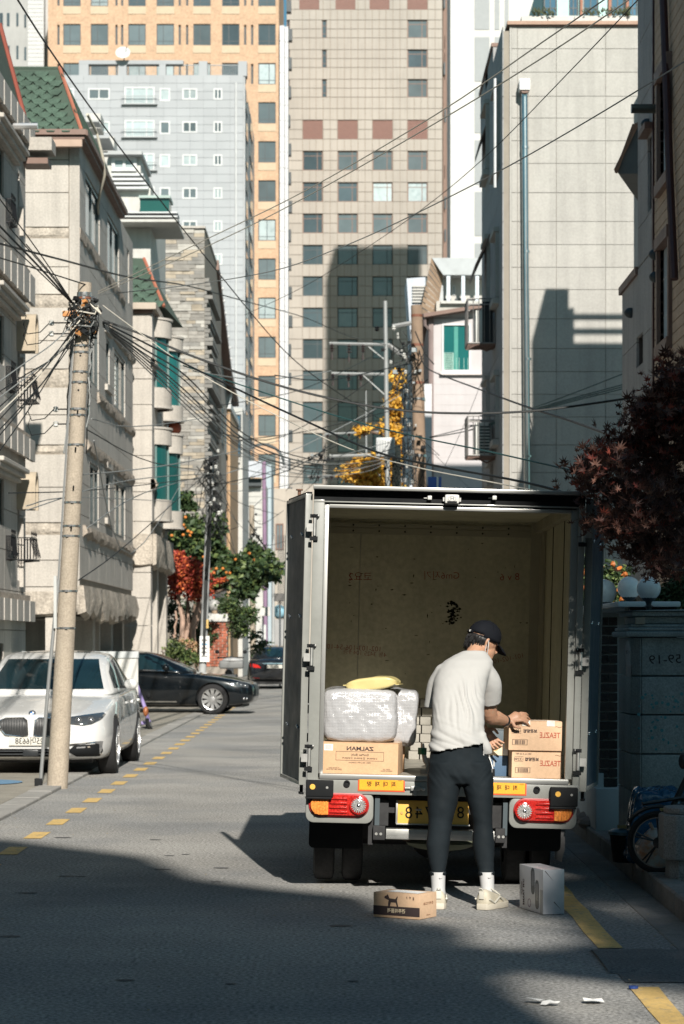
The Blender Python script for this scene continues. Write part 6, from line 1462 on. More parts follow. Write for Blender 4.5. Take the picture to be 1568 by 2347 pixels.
# two TEAZLE cartons, right
def drinkbox(lb, x0, x1, y0, y1, d, rot, zb, tp):
    a, b_ = LT(x0, y1, d), LT(x1, y0, d); w_ = b_.x - a.x; h_ = b_.z - a.z
    t, M4 = carton('drink_carton', lb, 'box', ((a.x + b_.x)/2, d - .0, zb), w_, .26, h_ - .004, rot, mCardL, 'beige drink cartons stacked in the truck')
    text('print_title', 'TEAZLE', .048, mPrR, Fr(w_*.27, h_*.52), t, sx=.8, bold=.0004)
    text('print_line', '500 mL X 20 PET', .014, mPr, Fr(-w_*.27, h_*.84), t); text('print_code', '13298', .026, mPr, Fr(-w_*.36, h_*.65), t); text('print_line', '보관방법', .024, mPr, Fr(-w_*.10, h_*.65), t, bold=.0008)
    q = MB(); x_ = -w_*.43
    q.box((x_, -.0012, h_*.18), (x_ + .095, -.0008, h_*.19)).box((x_, -.0012, h_*.36), (x_ + .095, -.0008, h_*.37)).box((x_, -.0012, h_*.18), (x_ + .003, -.0008, h_*.37)).box((x_ + .092, -.0012, h_*.18), (x_ + .095, -.0008, h_*.37))
    k = x_ + .016
    while k < x_ + .08: ww = R.choice([.001, .002, .003]); q.box((k, -.0012, h_*.205), (k + ww, -.0008, h_*.345)); k += ww + R.choice([.0012, .002, .003])
    q.box((-w_*.45, -.0012, h_*.57), (-w_*.27, -.0008, h_*.578)).box((-w_*.45, -.0012, h_*.745), (-w_*.27, -.0008, h_*.753)).build('barcode', mPr, t)
    q = MB(); 
    for k in range(9): q.add([(w_*.36 + .006*k, -.001, h_*.80 + .003*math.sin(k)), (w_*.36 + .006*k + .007, -.001, h_*.80 + .003*math.sin(k + 1)), (w_*.36 + .006*k + .007, -.001, h_*.80 + .003*math.sin(k + 1) + .003), (w_*.36 + .006*k, -.001, h_*.80 + .003*math.sin(k) + .003)], [(0,1,2,3)])
    q.build('print_script', mPrB, t, fixn=False)
    if tp:
        for xx in (-w_*.18, w_*.28): MB().box((xx - .025, -.0022, h_ - .032), (xx + .025, -.0012, h_ + .003)).build('tape', mTape, t)
    t.matrix_basis = M4; return t
zlo = ZF; a = LT(1230, 1783, .1); b_ = LT(1230, 1718, .1); 
drinkbox('lower beige red-lettered drink carton standing on the truck deck', 1172, 1289, 1720, 1783, .11, .05, ZF, False)
zt_ = ZF + (LT(1230, 1720, .11).z - LT(1230, 1783, .11).z) + .002
drinkbox('upper beige red-lettered drink carton under the worker\'s outstretched hand', 1165, 1290, 1654, 1719, .09, .06, zt_, True)
# blue drum carton and gift box beside
t, M4 = carton('blue_box', 'dark blue box on the truck deck between the worker and the drink cartons', 'box', (LT(1140, 1770, .3).x, .26, ZF), .125, .2, .13, .0, M('box_blue', (.05, .10, .17), .6, var=.1), None, False)
MB().box((-.03, -.0012, .06), (-.02, -.0006, .10)).build('label', M('label_grey', (.35, .36, .36), .6), t); t.matrix_basis = M4
t, M4 = carton('cream_gift_box', 'cream box with an orange ring print, on top of the dark blue box', 'box', (LT(1140, 1770, .3).x, .26, ZF + .131), .125, .18, .085, .0, M('box_cream', (.72, .60, .42), .6), None, False)
MB().lathe([(.022, 0), (.022, .0008), (.018, .0008), (.018, 0)], 20, TF((-.02, -.0006, .05), (1, 0, 0), (0, -1, 0)), cap=False).build('ring_print', M('print_orange', (.75, .35, .10), .6), t); MB().box((.03, -.001, 0.002), (.06, -.0005, .083)).build('white_band', MATS['label_white'], t); t.matrix_basis = M4
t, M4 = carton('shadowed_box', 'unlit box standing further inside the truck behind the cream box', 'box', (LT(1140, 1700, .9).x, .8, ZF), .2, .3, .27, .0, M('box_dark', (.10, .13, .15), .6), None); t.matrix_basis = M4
# foam bricks at the front wall, green taped tool
mFoam = M('foam_block', (.30, .285, .25), .8, var=.14, vs=10)
n = 0
for r_ in range(7):
    for c_ in range(2):
        a, b_ = LT(935 + 26*c_ + (r_ % 2)*4, 1762 - 15*r_, 2.3), LT(960 + 26*c_ + (r_ % 2)*4, 1748 - 15*r_, 2.3)
        o = MB().box((a.x, 2.2 - .01*c_, ZF + r_*.062), (b_.x - .003, 2.45, ZF + r_*.062 + .059)).build('foam_block', mFoam, None, bevel=.004)
        tag(o, f"{['lowest', 'second', 'third', 'middle', 'fifth', 'sixth', 'topmost'][r_]} pale foam block from the truck floor, {['left', 'right'][c_]} column", 'block', 'foam blocks stacked at the front wall of the cargo box'); o.matrix_basis = T_TR
t = thing('strapping_tool', 'grey metal tool with green tape grip beside the worker\'s hip', 'tool', (0, 0, 0)); c = LT(968, 1722, .35)
MB().cyl((c.x, .35, c.z - .02), (c.x, .35, c.z + .022), .028, n=16).build('green_grip', M('grip_green', (.01, .10, .05), .4), t, smooth=True)
MB().tube([(c.x - .0, .35, c.z + .05), (c.x + .006, .35, c.z + .0), (c.x + .02, .34, c.z - .06), (c.x + .035, .33, c.z - .09)], [.012, .014, .016, .01], 6).box((c.x - .01, .30, ZF), (c.x + .08, .40, ZF + .03)).box((c.x + .025, .33, ZF + .03), (c.x + .045, .36, c.z - .04)).build('bracket', mAlu, t); t.matrix_basis = T_TR
# boxes on the road
def corner_box(nm, lb, P0, P1, P2, h, m):
    """P0 near corner, P1 end of the printed face, P2 end of the other face (ground points)"""
    u = V((P1[0] - P0[0], P1[1] - P0[1], 0)); w_ = V((P2[0] - P0[0], P2[1] - P0[1], 0)); w_ = w_ - u*(w_.dot(u)/u.dot(u)); w_ = w_.normalized()*V((P2[0]-P0[0], P2[1]-P0[1], 0)).length
    t = thing(nm, lb, 'box', (0, 0, 0)); a = V((P0[0], P0[1], .003)); z = V((0, 0, h))
    vs = [a, a + u, a + u + w_, a + w_]; MB().add(vs + [v + z for v in vs], [(0,3,2,1),(4,5,6,7),(0,1,5,4),(1,2,6,5),(2,3,7,6),(3,0,4,7)]).build('box_shell', m, t, bevel=.003)
    return t, a, u, w_
t, a, u, w_ = corner_box('dog_print_carton', 'small brown carton with a black dog print standing on the road by the worker\'s feet', (.440, 13.72), (.180, 13.88), (.514, 13.90), .142, mCardL)
L = u.length; uu = -u.normalized(); nn = V((uu.y, -uu.x, 0)); o = a + u
def on(x, z, d=.0014): return TF(o + uu*x + V((0, 0, z)) + nn*d, uu, nn)
MB().box((0, .014, 0), (L, .066, .0012), TF(o + nn*.0002, uu, nn)).build('print_band', mPr, t)
dog = [(-.030, 0), (-.030, .018), (-.026, .034), (-.042, .040), (-.055, .046), (-.052, .056), (-.040, .060), (-.034, .068), (-.028, .060), (-.022, .045), (.018, .042), (.030, .058), (.034, .056), (.028, .036), (.036, .0), (.028, 0), (.020, .022), (-.012, .022), (-.018, 0)]
MB().prism(dog, 'z', 0, .001, on(L*.42, .066, .0004)).build('dog_print', mPr, t)
text('print_line', '견주의품격', .026, M('print_cream', (.72, .60, .42), .7), on(L*.5, .040), t, bold=.0006); text('print_icons', '||  ↑  ?', .018, mPr, on(L*.80, .118), t, bold=.0006)
MB().box((.02, .0, 0), (L - .02, .001, .10), Matrix.Translation((0, 0, .1445)) @ TF(o, uu, nn)) if 0 else None
vs_ = [o + uu*.05 + w_*.3, o + uu*(L - .03) + w_*.15, o + uu*(L - .03) + w_*.75, o + uu*.06 + w_*.85]; MB().add([v + V((0, 0, .1435)) for v in vs_], [(0,1,2,3)]).build('top_label', MATS['label_white'], t, fixn=False)
wu = w_.normalized(); wn2 = V((wu.y, -wu.x, 0)); text('side_print', '◎ PET CLUB', .020, M('print_brown2', (.25, .13, .07), .8), TF(a + wu*w_.length*.5 + V((0, 0, .085)) + wn2*.0014, wu, wn2), t)
text('side_print', 'www.petclub.co', .007, MATS['print_brown2'], TF(a + wu*w_.length*.5 + V((0, 0, .02)) + wn2*.0014, wu, wn2), t)
t, a, u, w_ = corner_box('white_appliance_box', 'white glossy box with dark handset pictures standing on the road by the yellow line', (1.160, 13.98), (1.052, 14.36), (1.285, 14.02), .258, M('box_white_gloss', (.50, .51, .54), .35, var=.03, coat=.2))
L = u.length; uu = -u.normalized(); nn = V((uu.y, -uu.x, 0)); o = a + u
for x0, z0, z1 in ((.20, .10, .255), (.27, .02, .19)):
    MB().prism(rrect(x0, z0, x0 + .058, z1, .028), 'z', 0, .0012, TF(o + nn*.0002, uu, nn)).build('handset_picture', M('print_slate', (.06, .07, .08), .4), t)
    MB().prism(rrect(x0 + .012, z0 + .05, x0 + .046, z1 - .02, .012), 'z', .0012, .0016, TF(o + nn*.0002, uu, nn)).build('picture_screen', M('print_slate2', (.13, .14, .16), .3), t)
MB().box((L - .045, .0, 0), (L - .0, .14, .0012), TF(o + nn*.0002, uu, nn)).build('grey_panel', M('print_midgrey', (.30, .31, .32), .5), t)
Tv = TF(o + uu*.075 + V((0, 0, .10)) + nn*.0015, V((0, 0, 1)), nn); text('print_title', 'SMART MIC', .030, mPr, Tv, t, mirror=False, bold=.0004); text('print_line', 'WIRELESS', .018, mPr, TF(o + uu*.045 + V((0, 0, .12)) + nn*.0015, V((0, 0, 1)), nn), t, mirror=False)
MB().lathe([(.026, 0), (.026, .0008), (.021, .0008), (.021, 0)], 20, TF(o + uu*.17 + V((0, 0, .045)) + nn*.0006, uu, nn), cap=False).build('seal_print', M('print_violet', (.20, .14, .18), .6), t)
wu = w_.normalized(); wn2 = V((wu.y, -wu.x, 0)); q = MB()
q.add([a + wu*.01 + wn2*.0007 + V((0, 0, .25)), a + wu*.015 + wn2*.0007 + V((0, 0, .252)), a + wu*.065 + wn2*.0007 + V((0, 0, .19))], [(0,1,2)]); q.add([a + wu*.065 + wn2*.0007 + V((0, 0, .07)), a + wu*.07 + wn2*.0007 + V((0, 0, .072)), a + wu*.115 + wn2*.0007 + V((0, 0, .02))], [(0,1,2)])
q.build('fold_line', mPr, t, fixn=False)
MB().box((.03, 0, 0), (.13, .06, .0008), TF(o + V((0, 0, .2585)) + w_*.2, uu, (0, 0, 1))).build('top_print', MATS['print_midgrey'], t)
# ================================================================ THE WORKER
wk = thing('person', 'man in white T-shirt, black cap and joggers reaching into the open truck', 'person', (.78, 14.4, 0))
def ring(c, rx, ry, n=28, tilt=0, sq=2.3, yaw=0, squash=None):
    o = []
    for i in range(n):
        a = 2*math.pi*i/n; ca, sa = math.cos(a), math.sin(a)
        x = rx*math.copysign(abs(ca)**(2/sq), ca); y = ry*math.copysign(abs(sa)**(2/sq), sa)
        x, y = x*math.cos(yaw) - y*math.sin(yaw), x*math.sin(yaw) + y*math.cos(yaw)
        o.append((c[0] + x, c[1] + y, c[2] + y*tilt))
    return o
def capped(mb, rows):
    """rings -> closed lump with domed ends"""
    def cen(r): return sum((V(p) for p in r), V())/len(r)
    def shrink(r, k, d): c = cen(r); return [tuple(c + (V(p) - c)*k + d) for p in r]
    mb.grid(rows, closed=True, caps=True)
def path_tube(mb, pts, rr, n=14, flat=1., fdir=(0, 0, 1)):
    """tapering limb through joints, densified with a smooth curve; flat squeezes the section along fdir"""
    P = [V(p) for p in pts]; Q = []; RR = []
    for i in range(len(P) - 1):
        p0, p1, p2, p3 = P[max(i-1, 0)], P[i], P[i+1], P[min(i+2, len(P)-1)]; k = 5
        for j in range(k):
            t = j/k; Q.append(.5*((2*p1) + (p2 - p0)*t + (2*p0 - 5*p1 + 4*p2 - p3)*t*t + (-p0 + 3*p1 - 3*p2 + p3)*t**3)); RR.append(rr[i] + (rr[i+1] - rr[i])*t)
    Q.append(P[-1]); RR.append(rr[-1]); rows = []; up = V(fdir)
    for i, q in enumerate(Q):
        d = (Q[min(i+1, len(Q)-1)] - Q[max(i-1, 0)]).normalized(); a = up - d*up.dot(d)
        if a.length < .05: a = V((1, 0, 0)) - d*d.x
        a.normalize(); b = d.cross(a)
        rows.append([q + (a*math.cos(t)*flat + b*math.sin(t))*RR[i] for t in [2*math.pi*j/n for j in range(n)]])
    # domed ends
    for e in (0, -1):
        d = (Q[0] - Q[1]).normalized() if e == 0 else (Q[-1] - Q[-2]).normalized(); r = RR[e]; base = rows[e]; c = Q[e]; ext = []
        for k in (1, 2, 3): t = k/3.2*math.pi/2; ext.append([c + (p - c)*math.cos(t) + d*r*math.sin(t)*.8 for p in base])
        rows = (ext[::-1] + rows) if e == 0 else (rows + ext)
    mb.grid(rows, closed=True, caps=True)
def fuse(mb, voxel, smooth=6, disp=None, dec=None):
    me = mb.mesh('fuse', mBlk); o = bpy.data.objects.new('fuse', me); C.objects.link(o)
    m = o.modifiers.new('r', 'REMESH'); m.mode = 'VOXEL'; m.voxel_size = voxel; m.use_smooth_shade = True
    s_ = o.modifiers.new('s', 'SMOOTH'); s_.iterations = smooth; s_.factor = .5
    dg = bpy.context.evaluated_depsgraph_get(); r = bpy.data.meshes.new_from_object(o.evaluated_get(dg)); bpy.data.objects.remove(o); bpy.data.meshes.remove(me)
    if disp:
        ns = [v.normal.copy() for v in r.vertices]
        for v, n_ in zip(r.vertices, ns): v.co = v.co + n_*disp(v.co)
    r.polygons.foreach_set('use_smooth', [True]*len(r.polygons)); r.materials.clear(); return r
def cutz(me, keep):
    """drop faces whose centre fails keep -> open hems"""
    bm = bmesh.new(); bm.from_mesh(me); bmesh.ops.delete(bm, geom=[f for f in bm.faces if not keep(f.calc_center_median())], context='FACES'); bm.to_mesh(me); bm.free(); return me
mSkin = M('skin', (.42, .235, .15), .5, var=.10, vs=9, bump=.08, bs=220); mSkin.node_tree.nodes['Principled BSDF'].inputs['Subsurface Weight'].default_value = .12
mSkin.node_tree.nodes['Principled BSDF'].inputs['Subsurface Scale'].default_value = .012
mTee = M('tshirt_white', (.40, .395, .38), .9, var=.04, vs=3, bump=.15, bs=500); mJog = M('jogger_black', (.010, .014, .017), .8, var=.18, vs=5, spec=.12, bump=.1, bs=500)
mCap = M('cap_black', (.006, .007, .010), .85, var=.1, spec=.15); mHair = M('hair_black', (.010, .009, .009), .45, var=.3, vs=30); mSock = M('sock_white', (.50, .50, .50), .9, var=.05); mShoe = M('shoe_cream', (.46, .42, .33), .6, var=.12, vs=14)
Yh = 14.5
# ---- joints (from picture positions at their own depth)
hipL, hipR = W(1018, 1750, Yh), W(1090, 1752, Yh)
kneL, kneR = W(1008, 1893, 14.40), W(1106, 1893, 14.44); ankL, ankR = W(1004, 2012, 14.30), W(1115, 2012, 14.34)
shL, shR = W(1009, 1542, 14.80), W(1117, 1540, 14.80); elR = W(1123, 1640, 14.95); wrR = W(1160, 1653, 15.14); haR = W(1180, 1647, 15.22)
elL = W(1040, 1650, 15.08); wrL = W(1108, 1668, 15.2); haL = W(1126, 1682, 15.22)
neck = W(1088, 1500, 14.88); hc = W(1108, 1472, 14.96)
f_ = V((.84, .42, -.34)).normalized(); u_ = V((.30, .10, .95)); u_ = (u_ - f_*u_.dot(f_)).normalized(); s_ = f_.cross(u_).normalized()   # s_: the side towards the camera if y<0
if s_.y > 0: s_ = -s_
# ---- skin body, one continuous figure
sk = MB()
hip = W(1053, 1745, Yh); wai = W(1050, 1680, 14.56); che = W(1062, 1580, 14.75); upc = W(1070, 1530, 14.84)
path_tube(sk, [hip, wai, che, upc - V((0, 0, .03)), neck], [.12, .11, .13, .08, .05], 18, .72, (0, 1, 0))
shLb, shRb = shL + V((.028, 0, -.025)), shR + V((-.022, 0, -.02))
path_tube(sk, [shLb, upc - V((0, 0, .03)), shRb], [.035, .05, .035], 12)
path_tube(sk, [upc, neck, hc - f_*.02 - u_*.03], [.06, .056, .055], 14)
for a, b_, c in ((hipL, kneL, ankL), (hipR, kneR, ankR)): path_tube(sk, [a, a.lerp(b_, .5), b_, b_.lerp(c, .35), c, c - V((0, -.02, .13))], [.08, .068, .045, .045, .026, .03], 14)
path_tube(sk, [shRb, shR.lerp(elR, .5), elR, elR.lerp(wrR, .4), wrR], [.046, .056, .046, .045, .029], 14)
path_tube(sk, [shLb, shL.lerp(elL, .5), elL, elL.lerp(wrL, .4), wrL], [.044, .052, .044, .042, .028], 14)
# head: skull, jaw, nose, ear, eye sockets
def hp(a, b_, c): return hc + f_*a + u_*b_ + s_*c
def blob(c, ra, rb, rc): 
    rows = []
    for k in range(1, 12):
        ph = math.pi*k/12; rows.append([c + f_*ra*math.sin(ph)*math.cos(t) + s_*rc*math.sin(ph)*math.sin(t) - u_*rb*math.cos(ph) for t in [2*math.pi*j/18 for j in range(18)]])
    sk.grid(rows, closed=True, caps=True)
blob(hp(-.005, .022, 0), .098, .095, .076); blob(hp(.030, -.045, 0), .066, .072, .058); blob(hp(.062, -.088, 0), .030, .026, .032); blob(hp(.040, -.075, .022), .045, .028, .028); blob(hp(.040, -.075, -.022), .045, .028, .028)
path_tube(sk, [hp(.085, .012, 0), hp(.104, -.022, 0), hp(.098, -.036, 0)], [.010, .014, .012], 8); blob(hp(.086, -.058, 0), .012, .008, .022)
blob(hp(.082, .020, 0), .014, .008, .045)
for sg in (1, -1): 
    path_tube(sk, [hp(-.004, .018, .074*sg), hp(-.020, .014, .084*sg), hp(-.024, -.012, .083*sg), hp(-.012, -.034, .076*sg), hp(.0, -.036, .072*sg)], [.007, .009, .009, .007, .005], 8)
# hands
def hand(w, c, out, nrm, thumb, curl, spread, sc=1.):
    """w wrist, c palm centre, out finger direction, nrm back-of-hand normal"""
    out = V(out).normalized(); nrm = V(nrm); nrm = (nrm - out*nrm.dot(out)).normalized(); side = out.cross(nrm).normalized()
    path_tube(sk, [w, w.lerp(c, .55), c - out*.005], [.027, .030, .036], 12, .55, tuple(nrm))
    for k in (-1.5, -.5, .5, 1.5): path_tube(sk, [w.lerp(c, .5) + side*.010*k, c + side*.0175*k + out*.028], [.014, .0125], 10, .8, tuple(nrm))
    for k, L in ((-1.5, .060), (-.5, .072), (.5, .078), (1.5, .070)):
        b = c + side*.0185*k + out*.03; d = (out + side*spread*k).normalized(); p = [b]; L *= sc
        for j, fr in enumerate((.45, .32, .27)):
            an = curl[j]; d = (d*math.cos(an) - nrm*math.sin(an)).normalized(); p.append(p[-1] + d*L*fr)
        path_tube(sk, p, [.0092, .0088, .0080, .0068], 10)
    tb = w.lerp(c, .55) + side*thumb*.028; td = (out*.55 + side*thumb*.8 - nrm*.25).normalized()
    path_tube(sk, [w.lerp(c, .35) + side*thumb*.012, tb, tb + td*.032, tb + (td*.6 + out*.5).normalized()*.060], [.015, .0125, .0105, .0085], 10)
hand(wrR, wrR + V((.072, .03, .030)), (.90, .18, -.10), (-.05, -.80, .58), 1, (.30, .50, .35), .16, 1.1)
hand(wrL, wrL + V((.035, .0, -.045)), (.55, .0, -.80), (-.4, .75, -.3), 1, (.15, .25, .2), .16)
body = fuse(sk, .0048, 3)
body.materials.append(mSkin); link(body, 'body', wk)
# ---- T-shirt
ts = MB()
def PR(x0, x1, y, Y, ry, tilt=0., sq=2.4): 
    a, b_ = W(x0, y, Y), W(x1, y, Y); return ring(((a.x + b_.x)/2, Y, a.z), (b_.x - a.x)/2, ry, 32, tilt, sq)
rows = [PR(981, 1118, 1745, 14.52, .155), PR(983, 1116, 1722, 14.53, .155), PR(987, 1113, 1690, 14.55, .150), PR(990, 1111, 1655, 14.59, .145), PR(990, 1111, 1620, 14.64, .145), PR(991, 1112, 1590, 14.70, .145, -.05), PR(995, 1117, 1560, 14.75, .14, -.08), PR(1003, 1127, 1535, 14.80, .13, -.1), PR(1016, 1130, 1517, 14.84, .115, -.12), PR(1036, 1121, 1504, 14.87, .09, -.15), PR(1056, 1114, 1495, 14.88, .07, -.2)]
ts.grid(rows, closed=True, caps=True)
path_tube(ts, [shR + V((-.03, 0, .0)), shR.lerp(elR, .25) + V((.008, 0, 0)), shR.lerp(elR, .62) + V((.006, 0, 0)), shR.lerp(elR, .78) + V((.004, 0, 0))], [.072, .074, .069, .069], 18)
eL2 = W(992, 1622, 14.86); path_tube(ts, [shL + V((.03, 0, .0)), shL.lerp(eL2, .35), shL.lerp(eL2, .8), shL.lerp(eL2, 1.0)], [.066, .064, .058, .056], 16)
tb_ = W(1118, 1722, 14.46); path_tube(ts, [W(1100, 1690, 14.5), tb_ + V((.0, .04, 0)), W(1126, 1745, 14.52)], [.05, .03, .012], 12)
A0 = W(1120, 1560, 14.7); A1 = W(1000, 1640, 14.6)
def folds(p):
    # drape lines run from the right shoulder blade down to the left hip, with a twisted gather at the right waist
    sx = p.x - .80; sz = p.z - 1.2
    back = max(0, min(1, (14.78 - p.y)/.2))
    q = sx*1.0 + sz*.32 + .05*noise.noise(V((p.x*4, p.y*4, p.z*3)))
    w1 = noise.noise(V((q*30 + 1.5*noise.noise(V((sx*6, sz*5, 4))), 3.1, sz*2.2))); w1 = (abs(w1) - .22)*(.012 + .026*math.exp(-((sx + .02)/.10)**2))*max(0, min(1, (1.53 - p.z)/.08))*max(.2, min(1, (p.z - .95)/.25))
    w1 *= max(.15, min(1, noise.noise(V((sx*5, sz*3.5, 1.3)))*2.4 + .8))
    q2 = sx*.45 + sz*1.0; w2 = noise.noise(V((q2*19, sx*6, 7.7))); w2 = (abs(w2) - .22)*.026*max(0, min(1, (1.14 - p.z)/.10))
    return back*(w1 + w2) + .003*noise.noise(p*9) + .0012*noise.noise(p*30)
hemz = W(985, 1722, 14.5).z
hem = lambda c: c.z > hemz + (c.x - .53)*.16 - (.07 if c.x > .845 else 0) + .006*noise.noise(V((c.x*20, c.y*20, 0)))
slL = eL2.z; 
def keepts(c):
    if not hem(c): return False
    d = (c - shR); ax = (elR - shR).normalized()
    if d.dot(ax) > .208 and c.x > shR.x - .085 and (c - (shR + ax*d.dot(ax))).length < .12 and c.x > .86: return False
    if c.x < .565 and c.z < slL + .0 and c.y > 14.68: return False
    n_ = (c - W(1088, 1499, 14.88)); 
    return not (n_.length < .058 and c.z > W(0, 1505, 14.88).z)
tm = cutz(fuse(ts, .0078, 7, folds), keepts)
tm.materials.append(mTee); o = link(tm, 'tshirt', wk); 
sm = o.modifiers.new('thick', 'SOLIDIFY'); sm.thickness = .004; sm.offset = -1
# ---- joggers
tr_ = MB()
def LR(side, rows_):
    o_ = []
    for (y, x0, x1, Y, ry) in rows_: a, b_ = W(x0, y, Y), W(x1, y, Y); o_.append(ring(((a.x + b_.x)/2, Y, a.z), (b_.x - a.x)/2, ry, 26, 0, 2.1))
    tr_.grid(o_, closed=True, caps=True)
LR(0, [(1690, 992, 1110, 14.55, .13), (1715, 988, 1114, 14.54, .14), (1745, 983, 1124, 14.52, .15), (1775, 981, 1129, 14.5, .15), (1795, 984, 1129, 14.5, .13)])
LR(1, [(1745, 983, 1060, 14.5, .13), (1775, 980, 1060, 14.49, .125), (1800, 979, 1056, 14.48, .12), (1850, 980, 1046, 14.45, .10), (1890, 982, 1036, 14.42, .082), (1915, 979, 1033, 14.40, .083), (1935, 977, 1031, 14.38, .084), (1965, 981, 1027, 14.35, .068), (1998, 988, 1021, 14.32, .052), (2010, 990, 1019, 14.31, .046)])
LR(2, [(1745, 1046, 1126, 14.5, .13), (1775, 1052, 1130, 14.49, .125), (1800, 1060, 1132, 14.48, .12), (1850, 1075, 1130, 14.46, .10), (1890, 1084, 1129, 14.44, .082), (1915, 1083, 1132, 14.43, .083), (1935, 1082, 1134, 14.42, .084), (1965, 1088, 1133, 14.39, .068), (1998, 1098, 1132, 14.36, .052), (2010, 1100, 1130, 14.35, .046)])
def jf(p):
    k = max(0, 1 - abs(p.z - .60)/.35); a = noise.noise(V((p.x*7 + p.z*16, p.y*8, p.z*10)))
    low = max(0, min(1, (.32 - p.z)/.12)); b_ = noise.noise(V((p.x*4, p.y*4, p.z*55)))
    crk = max(0, 1 - abs(p.z - .78)/.12); c_ = noise.noise(V(((p.x - .80)*10, 2, p.z*30 - abs(p.x - .80)*40)))
    return .006*k*a + .005*low*b_ + .006*crk*c_ + .002*noise.noise(p*14)
jm = cutz(fuse(tr_, .0078, 6, jf), lambda c: W(0, 2003, 14.33).z < c.z); jm.materials.append(mJog); link(jm, 'joggers', wk)
for a in (W(1004, 2002, 14.315), W(1115, 2002, 14.35)): MB().lathe([(.045, -.012), (.049, -.006), (.049, .008), (.046, .014)], 20, None, tuple(a)).build('trouser_cuff', mJog, wk, smooth=True)
# ---- socks with fine ribs, shoes
def sock(a, b_, mark):
    rows = []; n = 44
    for k in range(9):
        t = k/8; c = a.lerp(b_, t); r = .040 + .004*(1 - t) - .002*math.sin(t*3) + (.004*math.sin(t*20) if t > .55 else 0)
        rows.append([c + V(((r + (.0012 if j % 2 else 0))*math.cos(2*math.pi*j/n), (r + (.0012 if j % 2 else 0))*1.15*math.sin(2*math.pi*j/n), 0)) for j in range(n)])
    o = MB().grid(rows, closed=True, caps=True).build('sock', mSock, wk, smooth=True)
    if mark:
        c = a.lerp(b_, .22); pts = [(-.012, .002), (-.004, -.004), (.016, .005), (-.002, -.0005), (-.008, .004)]
        MB().add([c + V((.012 + x_, -.050 + abs(x_)*.15, z_)) for x_, z_ in pts], [(0,1,2,3,4)]).build('sock_mark', mPr, o, fixn=False)
sock(W(1004, 1998, 14.315), W(1005, 2062, 14.31), True); sock(W(1115, 1998, 14.35), W(1119, 2058, 14.34), True)
def shoe(P, rot, lb=None):
    """chunky trainer, heel at P, toe along +y before rotation"""
    st = MB(); S = []
    for (y, w, h, z0) in ((-.012, .028, .075, .012), (0, .040, .088, .006), (.03, .043, .092, .004), (.07, .044, .085, .004), (.11, .044, .078, .004), (.16, .049, .066, .004), (.21, .052, .054, .006), (.25, .046, .044, .012), (.275, .028, .034, .02)):
        S.append([(w*math.cos(t)*(1.08 if math.sin(t) < 0 else .92), y, z0 + (h - z0)*(.5 + .5*math.sin(t))) for t in [2*math.pi*j/18 for j in range(18)]])
    st.grid(S, closed=True, caps=True); T = Matrix.Translation(P) @ Matrix.Rotation(rot, 4, 'Z') @ Matrix.Diagonal((1.08, .88, 1.32, 1))
    st.v = [tuple(T @ V(p)) for p in st.v]; o = st.build('shoe', mShoe, wk, smooth=True, ang=60)
    so = MB(); out = [(-.030, -.02), (-.046, .03), (-.047, .1), (-.056, .18), (-.052, .25), (-.03, .285), (.03, .285), (.052, .25), (.056, .18), (.047, .1), (.046, .03), (.030, -.02)]
    so.prism(out, 'z', .001, .030, T); so.build('sole', M('sole_cream', (.50, .46, .38), .7, var=.1), o, bevel=.008, seg=2)
    l = MB()
    for k in range(5): l.tube([T @ V((-.03, .09 + k*.022, .082 - k*.006)), T @ V((0, .095 + k*.022, .098 - k*.006)), T @ V((.03, .09 + k*.022, .082 - k*.006))], .004, 5)
    l.tube([T @ V((.044, .0, .05)), T @ V((.047, .06, .03)), T @ V((.05, .13, .055)), T @ V((.05, .18, .035))], .006, 6).tube([T @ V((-.044, .0, .05)), T @ V((-.047, .06, .03)), T @ V((-.05, .13, .055)), T @ V((-.05, .18, .035))], .006, 6)
    l.build('laces_and_overlay', M('shoe_overlay', (.55, .53, .46), .6), o, smooth=True)
    MB().box((-.014, -.022, .05), (.014, -.012, .085), T).tube([T @ V((-.01, -.012, .083)), T @ V((-.006, -.03, .098)), T @ V((.006, -.03, .098)), T @ V((.01, -.012, .083))], .004, 5).build('heel_tab', MATS['shoe_overlay'], o, bevel=.003)
p = W(1005, 2085, 14.27); shoe((p.x, 14.265, 0), .02); p = W(1108, 2085, 14.27); shoe((p.x - .005, 14.24, 0), -.55)
# ---- cap, hair, mask, watch, keys
def shell(nm, m, k0, c, ra, rb, rc, keep, th=.0, n=28, wob=0):
    rows = []; 
    for k in range(0, 17):
        ph = math.pi*k/16; rows.append([c + f_*ra*math.sin(ph)*math.cos(t) + s_*rc*math.sin(ph)*math.sin(t) + u_*rb*math.cos(ph) + V((R.uniform(-wob, wob), R.uniform(-wob, wob), R.uniform(-wob, wob))) for t in [2*math.pi*j/n for j in range(n)]])
    mb = MB().grid(rows, closed=True); me = mb.mesh(nm, m, smooth=True, fixn=False); cutz(me, lambda q: keep(V(((q - hc).dot(f_), (q - hc).dot(u_), (q - hc).dot(s_)))))
    o = link(me, nm, wk); md = o.modifiers.new('t', 'SOLIDIFY'); md.thickness = .004; return o
cp = shell('cap', mCap, 0, hp(-.004, .036, 0), .108, .100, .088, lambda q: q.y > .022 - q.x*.10)
rows = []
for k in range(9):
    t = (k/8 - .5)*2; a = t*1.0
    b0_ = hp(.100*math.cos(a), .024 - .010*math.cos(a)*1.0, .086*math.sin(a)); b1_ = hp(.100*math.cos(a) + .078*math.cos(a*.8)**.6, .004 - .018 - .010*(1 - t*t), .074*math.sin(a))
    rows.append([b0_, b0_.lerp(b1_, .5) + u_*.006, b1_, b1_ - u_*.004, b0_.lerp(b1_, .5) + u_*.001, b0_ - u_*.005])
